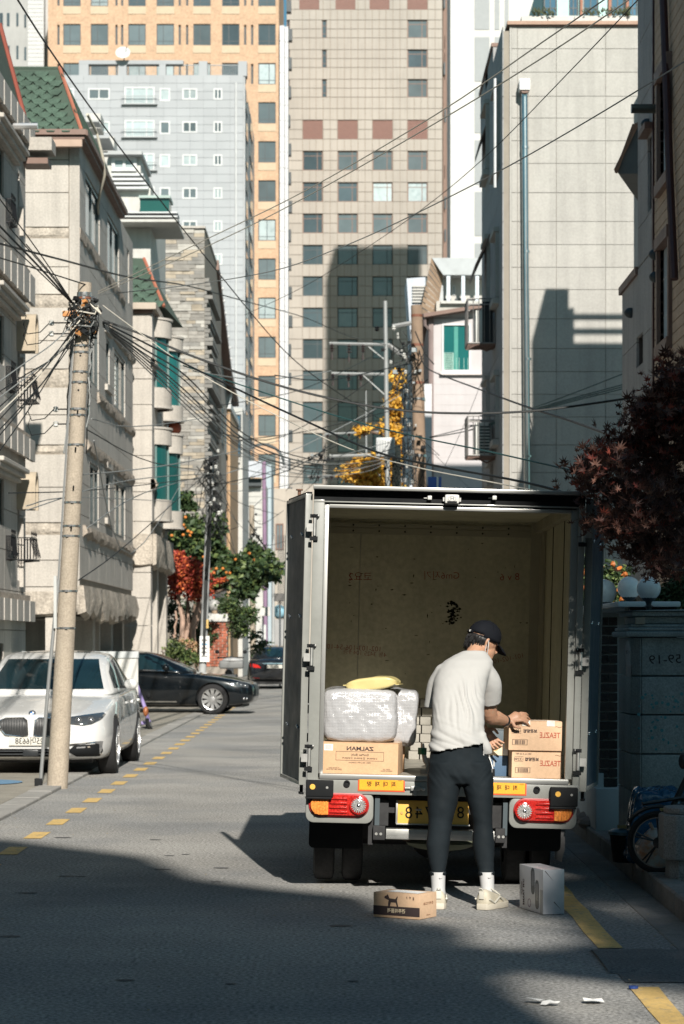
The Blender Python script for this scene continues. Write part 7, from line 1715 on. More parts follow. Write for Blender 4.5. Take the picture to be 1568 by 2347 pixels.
MB().grid(rows, closed=True, caps=True).build('brim', mCap, cp, smooth=True)
MB().ell(tuple(hp(-.004, .137, 0)), (.007, .007, .005), 10, 6).build('cap_button', mCap, cp)
for k in range(6): a = k*math.pi/3 + .5; MB().tube([hp(-.004 + .109*math.cos(a)*math.sin(p_), .036 + .101*math.cos(p_), .089*math.sin(a)*math.sin(p_)) for p_ in [.1 + .14*j for j in range(10)]], .0013, 4).build('cap_seam', mCap, cp)
MB().tube([hp(-.108, .030, .03), hp(-.116, .034, .012), hp(-.117, .034, -.012), hp(-.108, .03, -.03)], .008, 6).build('cap_strap', mCap, cp)
MB().box((-.006, -.006, -.006), (.006, .006, .006), Matrix.Translation(hp(-.119, .034, .012))).build('cap_buckle', mStl, cp)
shell('hair', mHair, 0, hp(-.008, .010, 0), .105, .090, .084, lambda q: q.y < .03 and q.x < (-.012 if q.y < .004 else .045) and q.y > -.050 - q.x*.15, wob=.002, n=40)
hs = MB()
for k in range(150):
    a = R.uniform(1.9, 4.38); b_ = R.uniform(-.045, .02); p0 = hp(-.008 + .104*math.cos(a), b_, .083*math.sin(a)); hs.tube([p0, p0 - u_*R.uniform(.012, .03) + f_*R.uniform(-.008, .004) , p0 - u_*R.uniform(.028, .042) + f_*R.uniform(-.002, .01)], [.004, .003, .0008], 4)
hs.build('hair_strands', mHair, wk, smooth=True)['kind'] = 'stuff'
mMask = M('mask_white', (.62, .62, .61), .8)
MB().tube([hp(-.016, .012, .088), hp(-.002, -.03, .084), hp(.020, -.075, .066), hp(.032, -.096, .052)], .0022, 5).tube([hp(-.022, -.020, .088), hp(-.008, -.06, .075), hp(.010, -.10, .052), hp(.026, -.112, .045)], .0022, 5).build('mask_strap', mMask, wk)
rows = [[hp(.05 + .02*math.sin(t), -.115 + .0*t, .055*math.cos(t)) + u_*z_ for z_ in (-.02, .0, .018)] for t in [math.pi*j/8 for j in range(9)]]
o = MB().grid(rows).build('face_mask', mMask, wk, smooth=True, fixn=False); o.modifiers.new('t', 'SOLIDIFY').thickness = .003
d = (haR - wrR).normalized(); q = (elR.lerp(wrR, .93)); Tq = Matrix.Translation(q) @ (wrR - elR).to_track_quat('Z', 'Y').to_matrix().to_4x4()
MB().lathe([(.031, -.011), (.035, -.009), (.035, .009), (.031, .011)], 24, Tq).build('wristwatch', mBlk, wk, smooth=True)
MB().box((-.018, .030, -.016), (.018, .040, .016), Tq @ Matrix.Rotation(2.6, 4, 'Z')).build('watch_face', M('watch_glass', (.02, .02, .022), .1), wk, bevel=.003)
a = W(1121, 1735, 14.47); MB().tube([a, a + V((.012, -.01, -.03)), a + V((.022, -.015, -.07))], .004, 6).box((.0, 0, 0), (.012, .006, .03), Matrix.Translation(a + V((.016, -.018, -.10)))).tube([a + V((0, 0, .01)), a + V((.012, -.01, -.02)), a + V((.004, -.01, -.05))], .0025, 5).build('key_clip', mStl, wk, smooth=True)
MB().box((0, 0, 0), (.016, .008, .045), Matrix.Translation(a + V((.018, -.02, -.115)))).build('key_fob', mBlk, wk, bevel=.003)
# ================================================================ CARS
def conform(bvh, pts3, d, off=.004, cuts=2, mb=None):
    """lay a flat outline onto the body along direction d, standing off by off"""
    bm = bmesh.new(); vs = [bm.verts.new(p) for p in pts3]; bm.faces.new(vs); bmesh.ops.triangulate(bm, faces=bm.faces)
    bmesh.ops.subdivide_edges(bm, edges=bm.edges, cuts=cuts, use_grid_fill=True); d = V(d)
    for v in bm.verts:
        h = bvh.ray_cast(v.co - d*3, d, 8); q = h[0] if h[0] is not None else bvh.find_nearest(v.co - d*(v.co.dot(d)) + d*1.2 if abs(d.y) > .5 else v.co)[0]; v.co = q - d*off
    bm.normal_update(); vv = [v.co.copy() for v in bm.verts]; bm.verts.index_update(); ff = [[v.index for v in f.verts] for f in bm.faces]; bm.free()
    (mb or MB()).add(vv, ff); return vv, ff
def dent(sections, sub=3):
    return sections
def car(name, label, paint, L, Wd, H, prof, belt, roof, M4, wheels, r=.335, glass=None, rimstyle='spoke', lw=.0):
    """prof: [(y, halfwidth, z_bottom, z_top)] lower body; roof: [(y, halfwidth_base, z_base, halfwidth_roof, z_roof)]"""
    t = thing(name, label, 'car')
    mb = MB(); S = []
    for (y, w, zb, zt) in prof:
        zm = zb + (zt - zb)*.55
        S.append([(0, y, zb), (-w*.88, y, zb), (-w*.97, y, zb + .06), (-w*1.0, y, zm - .05), (-w*.995, y, zm + .04), (-w*.965, y, zt - .10), (-w*.93, y, zt - .035), (-w*.80, y, zt - .004), (-w*.4, y, zt + .018), (0, y, zt + .025),
                  (w*.4, y, zt + .018), (w*.80, y, zt - .004), (w*.93, y, zt - .035), (w*.965, y, zt - .10), (w*.995, y, zm + .04), (w*1.0, y, zm - .05), (w*.97, y, zb + .06), (w*.88, y, zb)])
    mb.grid(S, closed=True, caps=True)
    me = mb.mesh(name + '_b', paint); o = bpy.data.objects.new('tmp', me); C.objects.link(o)
    o.modifiers.new('s', 'SUBSURF').levels = 2; o.modifiers[0].render_levels = 2
    cut = MB()
    for (wy, side) in [(w_, s__) for w_ in wheels for s__ in (-1, 1)]: cut.cyl((side*(Wd/2 - .24), wy, r), (side*(Wd/2 + .12), wy, r), r*1.13, n=36)
    co = bpy.data.objects.new('cut', cut.mesh('cut', mChs)); C.objects.link(co); b = o.modifiers.new('b', 'BOOLEAN'); b.object = co; b.operation = 'DIFFERENCE'
    dg = bpy.context.evaluated_depsgraph_get(); bodym = bpy.data.meshes.new_from_object(o.evaluated_get(dg)); bpy.data.objects.remove(o); bpy.data.objects.remove(co)
    bodym.materials.clear(); bodym.materials.append(paint)
    bodym.polygons.foreach_set('use_smooth', [True]*len(bodym.polygons)); bodym.set_sharp_from_angle(angle=math.radians(40)); body = link(bodym, 'body', t)
    mb = MB(); S = []
    for (y, w0, z0, w1, z1) in roof: S.append([(-w0, y, z0 - .06), (-w0, y, z0), (-w0 + (w0 - w1)*.55, y, z0 + (z1 - z0)*.55), (-w1 - .01, y, z1 - .05), (-w1 + .05, y, z1 - .01), (-w1*.5, y, z1 + .012), (0, y, z1 + .018), (w1*.5, y, z1 + .012), (w1 - .05, y, z1 - .01), (w1 + .01, y, z1 - .05), (w0 - (w0 - w1)*.55, y, z0 + (z1 - z0)*.55), (w0, y, z0), (w0, y, z0 - .06)])
    mb.grid(S, closed=True, caps=True); gh_ = mb.mesh('greenhouse', paint); o = bpy.data.objects.new('tmp', gh_); C.objects.link(o); o.modifiers.new('s', 'SUBSURF').levels = 2; o.modifiers[0].render_levels = 2
    dg = bpy.context.evaluated_depsgraph_get(); gm = bpy.data.meshes.new_from_object(o.evaluated_get(dg)); bpy.data.objects.remove(o); gm.polygons.foreach_set('use_smooth', [True]*len(gm.polygons)); gho = link(gm, 'roof', t)
    def bv(m): 
        bm = bmesh.new(); bm.from_mesh(m); bm.from_mesh(bodym); x = BVHTree.FromBMesh(bm); bm.free(); return x
    bb_, bg_ = bv(bodym), bv(gm)
    for wy in wheels:
        for side in (-1, 1):
            T = Matrix.Translation((side*(Wd/2 - .115), wy, r)) @ Matrix.Rotation(math.pi/2*side, 4, 'Y'); w = .225
            ty = MB().lathe([(r*.70, -w/2), (r*.90, -w/2), (r*.98, -w*.40), (r, -w*.25), (r, w*.25), (r*.98, w*.40), (r*.90, w/2), (r*.70, w/2)], 40, T, cap=False).build('wheel', MATS['tyre'], t, smooth=True)
            q = MB().lathe([(r*.70, w*.45), (r*.665, w*.42), (r*.66, -.06), (.0, -.02)], 36, T, cap=False); q.build('rim_well', M('rim_well', (.03, .03, .03), .5), ty, smooth=True)
            rm_ = MB(); rm_.lathe([(r*.715, w*.44), (r*.70, w*.52), (r*.665, w*.50), (r*.655, w*.38)], 40, T, cap=False); ns = 10 if rimstyle == 'spoke' else 7
            for k in range(ns):
                a = 2*math.pi*k/ns
                for da in (-.07, .07) if rimstyle == 'spoke' else (0,):
                    p = [(.05*math.cos(a), .05*math.sin(a)), (r*.68*math.cos(a + da*1.6), r*.68*math.sin(a + da*1.6))]; ww = .019 if rimstyle == 'spoke' else .022
                    nx, ny = -math.sin(a)*ww, math.cos(a)*ww; z_ = w*.40
                    rm_.add([(p[0][0]-nx, p[0][1]-ny, z_), (p[0][0]+nx, p[0][1]+ny, z_), (p[1][0]+nx, p[1][1]+ny, z_ + .01), (p[1][0]-nx, p[1][1]-ny, z_ + .01), (p[0][0]-nx, p[0][1]-ny, z_-.04), (p[0][0]+nx, p[0][1]+ny, z_-.04), (p[1][0]+nx, p[1][1]+ny, z_ - .04), (p[1][0]-nx, p[1][1]-ny, z_ - .04)], [(0,1,2,3), (0,4,5,1), (1,5,6,2), (2,6,7,3), (3,7,4,0)], T)
            rm_.lathe([(.07, w*.30), (.06, w*.44), (.0, w*.46)], 16, T); rm_.build('rim', M('rim_silver', (.62, .62, .62), .3, metal=.85), ty)
    MB().box((-Wd/2 + .25, prof[1][0] + .2, .16), (Wd/2 - .25, L - .3, .45)).build('underbody', mChs, t)
    return t, bb_, bg_
def patch(t, bvh, name, m, pts, ax, off=.004, cuts=2, mirror=False, sol=0, parent=None, mk=None):
    """pts in the plane facing ax ('f' front: x,z  'r' rear: x,z  's' side +x: y,z  'l' side -x)"""
    P = {'f': (lambda p: (p[0], -2, p[1]), (0, 1, 0)), 'r': (lambda p: (p[0], 8, p[1]), (0, -1, 0)), 's': (lambda p: (3, p[0], p[1]), (-1, 0, 0)), 'l': (lambda p: (-3, p[0], p[1]), (1, 0, 0)), 't': (lambda p: (p[0], p[1], 3), (0, 0, -1))}[ax]
    mb = MB(); conform(bvh, [V(P[0](p)) for p in pts], P[1], off, cuts, mb)
    if mirror: mb2 = MB(); conform(bvh, [V(P[0]((-p[0], p[1]))) for p in pts][::-1], P[1], off, cuts, mb2); mb2.build(name, m, parent or t, fixn=False, smooth=True)
    o = mb.build(name, m, parent or t, fixn=False, smooth=True); return o
mWhite = M('car_white', (.62, .62, .61), .22, var=.02, coat=.8); mBlkP = M('car_black', (.004, .006, .008), .14, var=.0, coat=.5, spec=.4)
mGlass = M('car_glass', (.008, .022, .028), .05, var=.3, vs=2, coat=0., spec=.45); mChrome = M('chrome', (.75, .75, .76), .08, metal=1.); mPlate = M('plate_pale', (.58, .56, .50), .4)
mHead = M('headlamp_glass', (.05, .055, .06), .06, coat=1.); mHeadS = M('headlamp_silver', (.7, .7, .72), .15, metal=.9)
# --- white saloon, front three-quarter towards the camera, left
L, Wd, H = 4.93, 1.868, 1.44
prof = [(0.0, .60, .30, .60), (.05, .76, .24, .70), (.22, .87, .18, .735), (.55, .915, .17, .80), (1.0, .93, .17, .885), (1.55, .934, .17, .955), (2.4, .934, .17, .975), (3.3, .934, .17, .99), (4.0, .925, .18, 1.01), (4.5, .90, .22, 1.01), (4.80, .84, .30, .99), (4.93, .74, .40, .93)]
roof = [(1.30, .74, .93, .60, .955), (1.62, .85, .96, .70, 1.11), (2.25, .87, .975, .67, 1.40), (2.75, .87, .98, .665, 1.455), (3.4, .86, .99, .65, 1.44), (3.95, .84, 1.0, .56, 1.32), (4.45, .76, 1.0, .55, 1.06)]
t, B, G = car('parked_car', 'white luxury saloon car parked facing the camera behind the leaning concrete pole', mWhite, L, Wd, H, prof, .95, roof, None, (.88, 3.86), r=.335)
patch(t, G, 'windscreen', mGlass, [(-.70, 1.0), (.70, 1.0), (.655, 1.1), (.565, 1.36), (-.565, 1.36), (-.655, 1.1)], 'f', off=.012, cuts=11)
sr = patch(t, G, 'sunroof', mGlass, [(-.42, 2.55), (.42, 2.55), (.40, 3.25), (-.40, 3.25)], 't', cuts=3)
for ax in 'sl':
    w = patch(t, G, 'side_window', mGlass, [(1.72, 1.005), (2.84, 1.03), (2.84, 1.375), (2.35, 1.33), (2.0, 1.205)], ax, off=.008, cuts=7); w2 = patch(t, G, 'side_window', mGlass, [(2.90, 1.03), (3.75, 1.05), (4.05, 1.10), (3.75, 1.27), (3.35, 1.36), (2.90, 1.378)], ax, off=.008, cuts=7)
    x = 1 if ax == 's' else -1
    for y0 in (1.62, 2.86, 3.8): patch(t, B, 'door_gap', mBlk, [(y0, .30), (y0 + .008, .30), (y0 + .012, .93), (y0 + .004, .93)], ax, off=.0015, cuts=3)
    for y0 in (2.62, 3.58): MB().box((x*.925, y0, .80), (x*.96, y0 + .2, .83)).build('door_handle', mWhite, t, bevel=.008)
    patch(t, B, 'sill_trim', mBlk, [(1.35, .185), (3.4, .185), (3.4, .22), (1.35, .22)], ax, cuts=3); patch(t, B, 'fender_gill', mChrome, [(1.36, .62), (1.58, .66), (1.58, .69), (1.36, .65)], ax, cuts=1)
    m_ = MB().ell((x*1.0, 1.86, 1.05), (.085, .06, .07), 16, 10).build('wing_mirror', mWhite, t, smooth=True); MB().box((x*.86, 1.84, 1.0), (x*.97, 1.88, 1.03)).build('mirror_foot', mBlk, m_); MB().ell((x*1.0, 1.89, 1.05), (.07, .035, .058), 14, 8).build('mirror_glass', mGlass, m_, smooth=True)
# kidney grilles
for s_x in (-1, 1):
    out = [(.035, .50), (.05, .665), (.09, .69), (.30, .685), (.375, .655), (.365, .575), (.30, .495), (.10, .47), (.055, .475)]; out = [(s_x*a, b_) for a, b_ in out]; cx, cz = s_x*.21, .585
    k_ = patch(t, B, 'grille', M('grille_dark', (.01, .011, .012), .4), out, 'f', off=.012, cuts=3)
    q = MB(); P3 = []
    for a, b_ in out + out[:1]: h_ = B.ray_cast(V((a, -2, b_)), V((0, 1, 0)), 8); P3.append((h_[0] if h_[0] else V((a, 0, b_))) + V((0, -.016, 0)))
    q.tube(P3, .009, 6).build('grille_surround', mChrome, k_, smooth=True)
    for k in range(10):
        xx = s_x*(.068 + .031*k); z1 = .672 if k < 8 else .655; z0 = .485 if k < 7 else .485 + .025*(k - 6); h_ = B.ray_cast(V((xx, -2, .58)), V((0, 1, 0)), 8)[0]
        MB().tube([(xx, h_.y - .014, z0), (xx, h_.y - .028, .58), (xx, h_.y - .014, z1)], .0055, 5).build('grille_bar', M('grille_bar', (.10, .105, .11), .3, metal=.6), k_)
    # headlamp
    hl = [(.40, .655), (.47, .615), (.60, .600), (.70, .615), (.80, .665), (.835, .72), (.80, .745), (.62, .725), (.44, .700)]; hl = [(s_x*a, b_) for a, b_ in hl]
    h_ = patch(t, B, 'headlight', mHead, hl, 'f', off=.010, cuts=6)
    for a in (.55, .69):
        p0 = B.ray_cast(V((s_x*a, -2, .662)), V((0, 1, 0)), 8)[0]; MB().lathe([(.042, 0), (.042, .006), (.032, .006), (.032, 0)], 6, TF(p0 + V((0, -.010, 0)), (1, 0, 0), (0, -1, 0)), cap=False).build('lamp_ring', mHeadS, h_)
        MB().ell(tuple(p0 + V((0, -.008, 0))), (.022, .012, .022), 12, 8).build('lamp_lens', mHeadS, h_, smooth=True)
    patch(t, B, 'lamp_strip', mChrome, [(s_x*a, b_) for a, b_ in [(.44, .700), (.62, .725), (.80, .745), (.80, .737), (.62, .716), (.44, .692)]], 'f', off=.011, cuts=2, parent=h_)
    ai = [(.43, .30), (.50, .37), (.74, .385), (.80, .42), (.82, .30), (.78, .235), (.52, .235)]; ai = [(s_x*a, b_) for a, b_ in ai]; i_ = patch(t, B, 'air_intake', mBlk, ai, 'f', off=.010, cuts=6)
    patch(t, B, 'intake_trim', mChrome, [(s_x*a, b_) for a, b_ in [(.43, .385), (.76, .415), (.825, .415), (.80, .26), (.785, .26), (.785, .38), (.73, .398), (.44, .365)]], 'f', off=.013, cuts=2, parent=i_)
    patch(t, B, 'fog_lamp', mHeadS, [(s_x*a, b_) for a, b_ in [(.53, .335), (.69, .345), (.68, .36), (.53, .352)]], 'f', off=.012, cuts=1, parent=i_)
li = patch(t, B, 'lower_intake', mBlk, [(-.42, .235), (.42, .235), (.46, .33), (-.46, .33)], 'f', off=.006, cuts=3)
for z_ in (.265, .300): MB().box((-.41, -.012, z_), (.41, .02, z_ + .008)).build('intake_blade', MATS['grille_bar'], li)
MB().box((-.09, -.03, .245), (.09, .03, .32)).build('radar_panel', M('radar_dark', (.02, .022, .024), .3), li, bevel=.01)
y_ = B.ray_cast(V((0, -2, .42)), V((0, 1, 0)), 8)[0].y
np_ = MB().box((-.255, y_ - .022, .365), (.265, y_ - .005, .475)).build('number_plate', mPlate, t, bevel=.004); text('plate_text', '125머6638', .098, mBlk, TF((.005, y_ - .0225, .418), (1, 0, 0), (0, -1, 0)), np_, sx=.86, bold=.0008)
MB().box((-.25, y_ - .023, .369), (.26, y_ - .0222, .372)).box((-.25, y_ - .023, .468), (.26, y_ - .0222, .471)).build('plate_rim', mPr, np_)
p0 = B.ray_cast(V((0, .12, 3)), V((0, 0, -1)), 8)[0]; Te = TF(p0 + V((0, -.0, .004)), (1, 0, 0), (0, -.8, .6))
e = MB().lathe([(.0, .006), (.034, .006), (.041, .004), (.041, 0)][::-1], 24, Te).build('badge', mBlk, t, smooth=True); MB().lathe([(.041, .004), (.041, .008), (.037, .008)], 24, Te, cap=False).build('badge_ring', mChrome, e, smooth=True)
for k in range(4):
    a = k*math.pi/2; MB().add([(0, 0, .0075)] + [(.024*math.cos(a + j*math.pi/8), .024*math.sin(a + j*math.pi/8), .0075) for j in range(5)], [(0,1,2,3,4,5)], Te).build('badge_quarter', M('badge_blue', (.03, .15, .40), .3) if k % 2 else MATS['label_white'], e, fixn=False)
t.matrix_basis = Matrix.Translation((-3.615, 28.15, 0))
# --- black saloon side-on beyond it
L, Wd, H = 4.9, 1.87, 1.45
prof = [(0.0, .55, .34, .62), (.06, .76, .26, .70), (.25, .87, .20, .755), (.6, .915, .18, .83), (1.1, .93, .18, .90), (1.6, .932, .18, .955), (2.4, .932, .18, .975), (3.3, .932, .18, .99), (4.0, .925, .19, 1.0), (4.5, .90, .24, 1.0), (4.78, .82, .34, .96), (4.9, .70, .42, .88)]
roof = [(1.38, .74, .94, .60, .97), (1.75, .82, .96, .63, 1.14), (2.35, .85, .98, .60, 1.40), (2.85, .86, .985, .59, 1.455), (3.5, .85, .99, .58, 1.43), (4.1, .82, .995, .55, 1.25), (4.6, .74, .99, .54, 1.02)]
t, B, G = car('black_saloon', 'glossy black saloon car turning across the street, nose to the right', mBlkP, L, Wd, H, prof, .95, roof, None, (.93, 3.78), r=.345)
for ax in 'sl':
    patch(t, G, 'side_window', mGlass, [(1.80, 1.01), (2.95, 1.03), (2.95, 1.385), (2.45, 1.345), (2.1, 1.22)], ax, cuts=3); patch(t, G, 'side_window', mGlass, [(3.01, 1.03), (3.9, 1.05), (4.15, 1.09), (3.8, 1.27), (3.4, 1.365), (3.01, 1.388)], ax, cuts=3)
    patch(t, G, 'window_chrome', mChrome, [(1.72, .985), (4.1, 1.025), (4.1, 1.04), (1.76, 1.0)], ax, off=.007, cuts=4); patch(t, B, 'sill_chrome', mChrome, [(1.75, .275), (3.3, .275), (3.3, .30), (1.75, .30)], ax, off=.007, cuts=4)
    for y0 in (1.66, 2.96): patch(t, B, 'door_gap', mChs, [(y0, .30), (y0 + .01, .30), (y0 + .014, .93), (y0 + .004, .93)], ax, off=.0015, cuts=3)
    x = 1 if ax == 's' else -1
    for y0 in (2.68, 3.66): MB().box((x*.93, y0, .80), (x*.962, y0 + .2, .828)).build('door_handle', mChrome, t, bevel=.006)
    MB().ell((x*1.03, 1.98, 1.07), (.10, .09, .075), 14, 10).build('wing_mirror', mBlkP, t, smooth=True)
    hl = patch(t, B, 'headlight', mHead, [(.12, .60), (.38, .64), (.58, .72), (.56, .755), (.30, .725), (.12, .675)], ax, off=.006, cuts=3)
    for k in range(4): 
        h_ = B.ray_cast(V((x*3, .20 + .085*k, .655 + .018*k)), V((-x, 0, 0)), 8)[0]; MB().ell(tuple(h_), (.014, .022, .022), 10, 8).build('lamp_lens', mHeadS, hl, smooth=True)
    for k in range(2):
        h_ = B.ray_cast(V((x*3, .16 + .06*k, .36)), V((-x, 0, 0)), 8)[0]; MB().ell(tuple(h_), (.014, .024, .03), 10, 8).build('fog_lamp', mHeadS, t, smooth=True)
patch(t, G, 'windscreen', mGlass, [(-.70, 1.0), (.70, 1.0), (.56, 1.385), (-.56, 1.385)], 'f', cuts=5); patch(t, B, 'grille', MATS['grille_bar'], [(-.35, .40), (.35, .40), (.42, .68), (-.42, .68)], 'f', off=.01, cuts=3)
# nose to the right (+x), nearest flank towards the camera, nose turned a little towards us
t.matrix_basis = Matrix.Translation((-1.86, 53.15, 0)) @ Matrix.Rotation(math.radians(86), 4, 'Z') @ Matrix.Scale(.95, 4)
# --- far dark saloon seen from behind
prof2 = [(y, w, zb, zt) for (y, w, zb, zt) in prof]
t, B, G = car('dark_saloon', 'distant black saloon seen from behind at the far bend, red tail lamps', M('car_black2', (.012, .014, .018), .15, coat=1.), L, Wd, H, prof2, .95, roof, None, (.93, 3.78), r=.33, rimstyle='plain')
patch(t, G, 'rear_window', mGlass, [(-.62, 1.06), (.62, 1.06), (.50, 1.36), (-.50, 1.36)], 'r', cuts=5)
mTL = M('tail_red', (.50, .02, .015), .2, coat=.5)
patch(t, B, 'tail_lamp', mTL, [(.45, .70), (.80, .72), (.84, .82), (.80, .86), (.55, .80)], 'r', off=.008, cuts=2, mirror=True); patch(t, B, 'reflector', mTL, [(.50, .34), (.72, .36), (.72, .39), (.50, .37)], 'r', off=.008, cuts=1, mirror=True)
patch(t, B, 'boot_chrome', mChrome, [(-.42, .83), (.42, .83), (.42, .86), (-.42, .86)], 'r', off=.012, cuts=2)
y_ = B.ray_cast(V((0, 8, .74)), V((0, -1, 0)), 8)[0].y; np_ = MB().box((-.26, y_, .69), (.26, y_ + .02, .80)).build('number_plate', mPlate, t); text('plate_text', '68허4177', .09, mBlk, TF((0, y_ + .021, .742), (-1, 0, 0), (0, 1, 0)), np_, sx=.8)
t.matrix_basis = Matrix.Translation((-2.24, 84.9, 0)) @ Matrix.Rotation(math.pi, 4, 'Z') if 0 else Matrix.Translation((-2.22, 84.9, 0)) @ Matrix.Diagonal((1, -1, 1, 1)) @ Matrix.Diagonal((1, 1, 1, 1)) if 0 else Matrix.Translation((-2.22, 84.9, 0)) @ Matrix.Rotation(math.pi, 4, 'Z')
# --- parked scooter with a top case, kick scooter
sc = thing('motor_scooter', 'parked delivery scooter with a grey top case beside the brick gatepost', 'scooter', W(532, 1600, 63))
c = W(532, 1524, 63); mSc2 = M('scooter_body', (.05, .055, .06), .4, coat=.3)
MB().box((c.x - .33, 62.8, c.z - .10), (c.x + .30, 63.3, c.z + .12)).build('top_case', M('case_grey', (.16, .165, .165), .5), sc, bevel=.07, seg=3); MB().ell((c.x, 63, c.z + .12), (.26, .24, .07), 14, 8).build('case_lid', M('lid_white', (.42, .42, .42), .5), sc, smooth=True)
MB().tube([(c.x - .1, 63.2, .75), (c.x - .1, 63.9, .70), (c.x - .1, 64.3, 1.0), (c.x - .1, 64.5, 1.1)], .10, 8).box((c.x - .3, 62.9, .45), (c.x + .1, 64.0, .72)).build('scooter_body', mSc2, sc, smooth=True)
for y_ in (62.9, 64.4): MB().lathe([(.14, -.05), (.23, -.05), (.25, 0), (.23, .05), (.14, .05)], 20, Matrix.Translation((c.x - .1, y_, .25)) @ Matrix.Rotation(math.pi/2, 4, 'Y')).build('wheel', MATS['tyre'], sc, smooth=True)
MB().tube([(c.x - .45, 64.3, 1.15), (c.x + .25, 64.3, 1.15)], .02, 6).ell((c.x - .45, 64.3, 1.3), (.06, .02, .05), 8, 6).ell((c.x + .28, 64.3, 1.3), (.06, .02, .05), 8, 6).build('handlebar', mBlk, sc, smooth=True)
ks = thing('kick_scooter', 'lilac electric kick scooter standing behind the white car', 'scooter', W(340, 1670, 42.8)); p0 = W(341, 1662, 42.8)
mLil = M('scooter_lilac', (.30, .24, .48), .4, coat=.3)
MB().lathe([(.07, -.03), (.10, -.035), (.115, 0), (.10, .035), (.07, .03)], 24, Matrix.Translation((p0.x, 42.8, .115)) @ Matrix.Rotation(1.25, 4, 'Y')).build('front_wheel', MATS['tyre'], ks, smooth=True)
MB().lathe([(.0, .031), (.07, .03), (.07, -.03), (.0, -.031)], 18, Matrix.Translation((p0.x, 42.8, .115)) @ Matrix.Rotation(1.25, 4, 'Y')).build('hub', M('hub_grey', (.35, .35, .35), .4), ks)
MB().tube([(p0.x, 42.8, .15), (p0.x - .03, 42.85, .26), (p0.x - .06, 42.95, .35), (p0.x - .2, 43.0, .72), (p0.x - .32, 43.02, 1.05)], .034, 8).build('steering_column', mLil, ks, smooth=True); MB().ell((p0.x - .055, 42.83, .34), (.05, .05, .09), 10, 8).build('fork_cover', M('scooter_orange', (.32, .11, .04), .4), ks, smooth=True)
MB().box((p0.x - .16, 43.05, .10), (p0.x - .02, 43.75, .16)).build('deck', mLil, ks, bevel=.02); MB().tube([(p0.x - .55, 43.1, 1.05), (p0.x - .12, 42.95, 1.07)], .018, 6).ell((p0.x - .02, 42.95, .62), (.05, .05, .06), 8, 6).build('handlebar', mBlk, ks, smooth=True)
MB().lathe([(.07, -.03), (.10, -.035), (.11, 0), (.10, .035), (.07, .03)], 20, Matrix.Translation((p0.x - .1, 43.85, .11)) @ Matrix.Rotation(1.5, 4, 'Y')).build('rear_wheel', MATS['tyre'], ks, smooth=True)
# --- white board partition behind the white car
wp = thing('white_partition', 'plain white board partition standing between the white and the black car', 'partition', (-4.1, 37, 0)); a, b_ = W(52, 1600, 37), W(316.5, 1493, 37)
MB().box((a.x, 37, .12), (b_.x, 37.06, b_.z - .10)).build('board', M('board_white', (.52, .515, .49), .6, var=.03), wp); MB().box((a.x - .01, 36.98, b_.z - .10), (b_.x + .01, 37.08, b_.z)).build('top_edge', M('board_edge', (.46, .48, .48), .5), wp)
for x_ in (a.x + .1, b_.x - .1): MB().box((x_ - .03, 37.06, 0), (x_ + .03, 37.12, b_.z - .1)).build('post', mFrD, wp)
# --- brick gatepost at the garden of the red maple
gp_ = thing('brick_gatepost', 'red brick gatepost with white cap below the persimmon tree', 'gatepost', W(485, 1603, 66)); a, b_ = W(446, 1600, 66), W(522, 1425, 66)
mRB = M('red_brick', (.34, .11, .065), .85, var=.2, vs=4, rnd=.22, speck=.15, ss=40); MB().box((a.x + .02, 66.02, 0), (b_.x - .02, 66.8, b_.z)).build('mortar', M('mortar_pale', (.30, .26, .22), .9), gp_)
z = .9; k = 0
while z < b_.z - .06:
    x = a.x - (.11 if k % 2 else 0)
    while x < b_.x - .02: 
        x0, x1 = max(x, a.x), min(x + .21, b_.x)
        if x1 - x0 > .04: piece('brick', (x0 + .006, 66 - R.uniform(0, .01), z), (x1 - .006, 66.1, z + .062), mRB, gp_)
        x += .22
    z += .075; k += 1
MB().box((a.x - .05, 65.92, b_.z), (b_.x + .05, 66.9, b_.z + .22)).build('cap', M('cap_white', (.50, .50, .48), .8, streak=.2), gp_, bevel=.03)
c = W(492, 1387, 66); t = thing('globe_lamp', 'weathered white globe lamp on the red brick gatepost', 'lamp', (c.x, 66, b_.z + .22)); MB().ell(tuple(c), (.17, .17, .165), 18, 12).build('glass_globe', M('opal_old', (.45, .44, .42), .4, var=.2, vs=5), t, smooth=True); MB().cyl((c.x, 66, b_.z + .22), (c.x, 66, c.z - .14), .08).build('holder', M('holder_tan', (.30, .22, .15), .7), t)
lw_ = thing('garden_wall', 'low pale garden wall under the red maple', 'wall', (-4.6, 66, 0)); MB().box((-5.6, 66.3, 0), (a.x, 66.5, .8)).build('wall_body', mStG, lw_)
# --- right foreground: folding bicycle, bag, bucket, bollard
mBk = M('bike_black', (.012, .012, .013), .4, coat=.3); bk = thing('folding_bicycle', 'small wheeled black bicycle leaning behind the granite bollard', 'bicycle', (2.0, 15.2, .12))
c = W(1510, 1929, 15.2); rw = .198; Tb = Matrix.Translation((c.x, 15.2, .12 + rw)) @ Matrix.Rotation(math.radians(-12), 4, 'Z') @ Matrix.Rotation(math.pi/2, 4, 'X')
ty = MB(); n = 48; rows = [[Tb @ V(((rw - .02 + .020*math.cos(p_))*math.cos(a), (rw - .02 + .020*math.cos(p_))*math.sin(a), .02*math.sin(p_))) for p_ in [2*math.pi*j/8 for j in range(8)]] for a in [2*math.pi*i/n for i in range(n + 1)]]
ty = MB().grid(rows, closed=True).build('wheel', MATS['tyre'], bk, smooth=True)
MB().lathe([(rw - .045, -.012), (rw - .038, -.012), (rw - .038, .012), (rw - .045, .012), (rw - .045, -.012)], 48, Tb, cap=False).build('rim', M('rim_line', (.20, .20, .20), .3, metal=.7), ty, smooth=True)
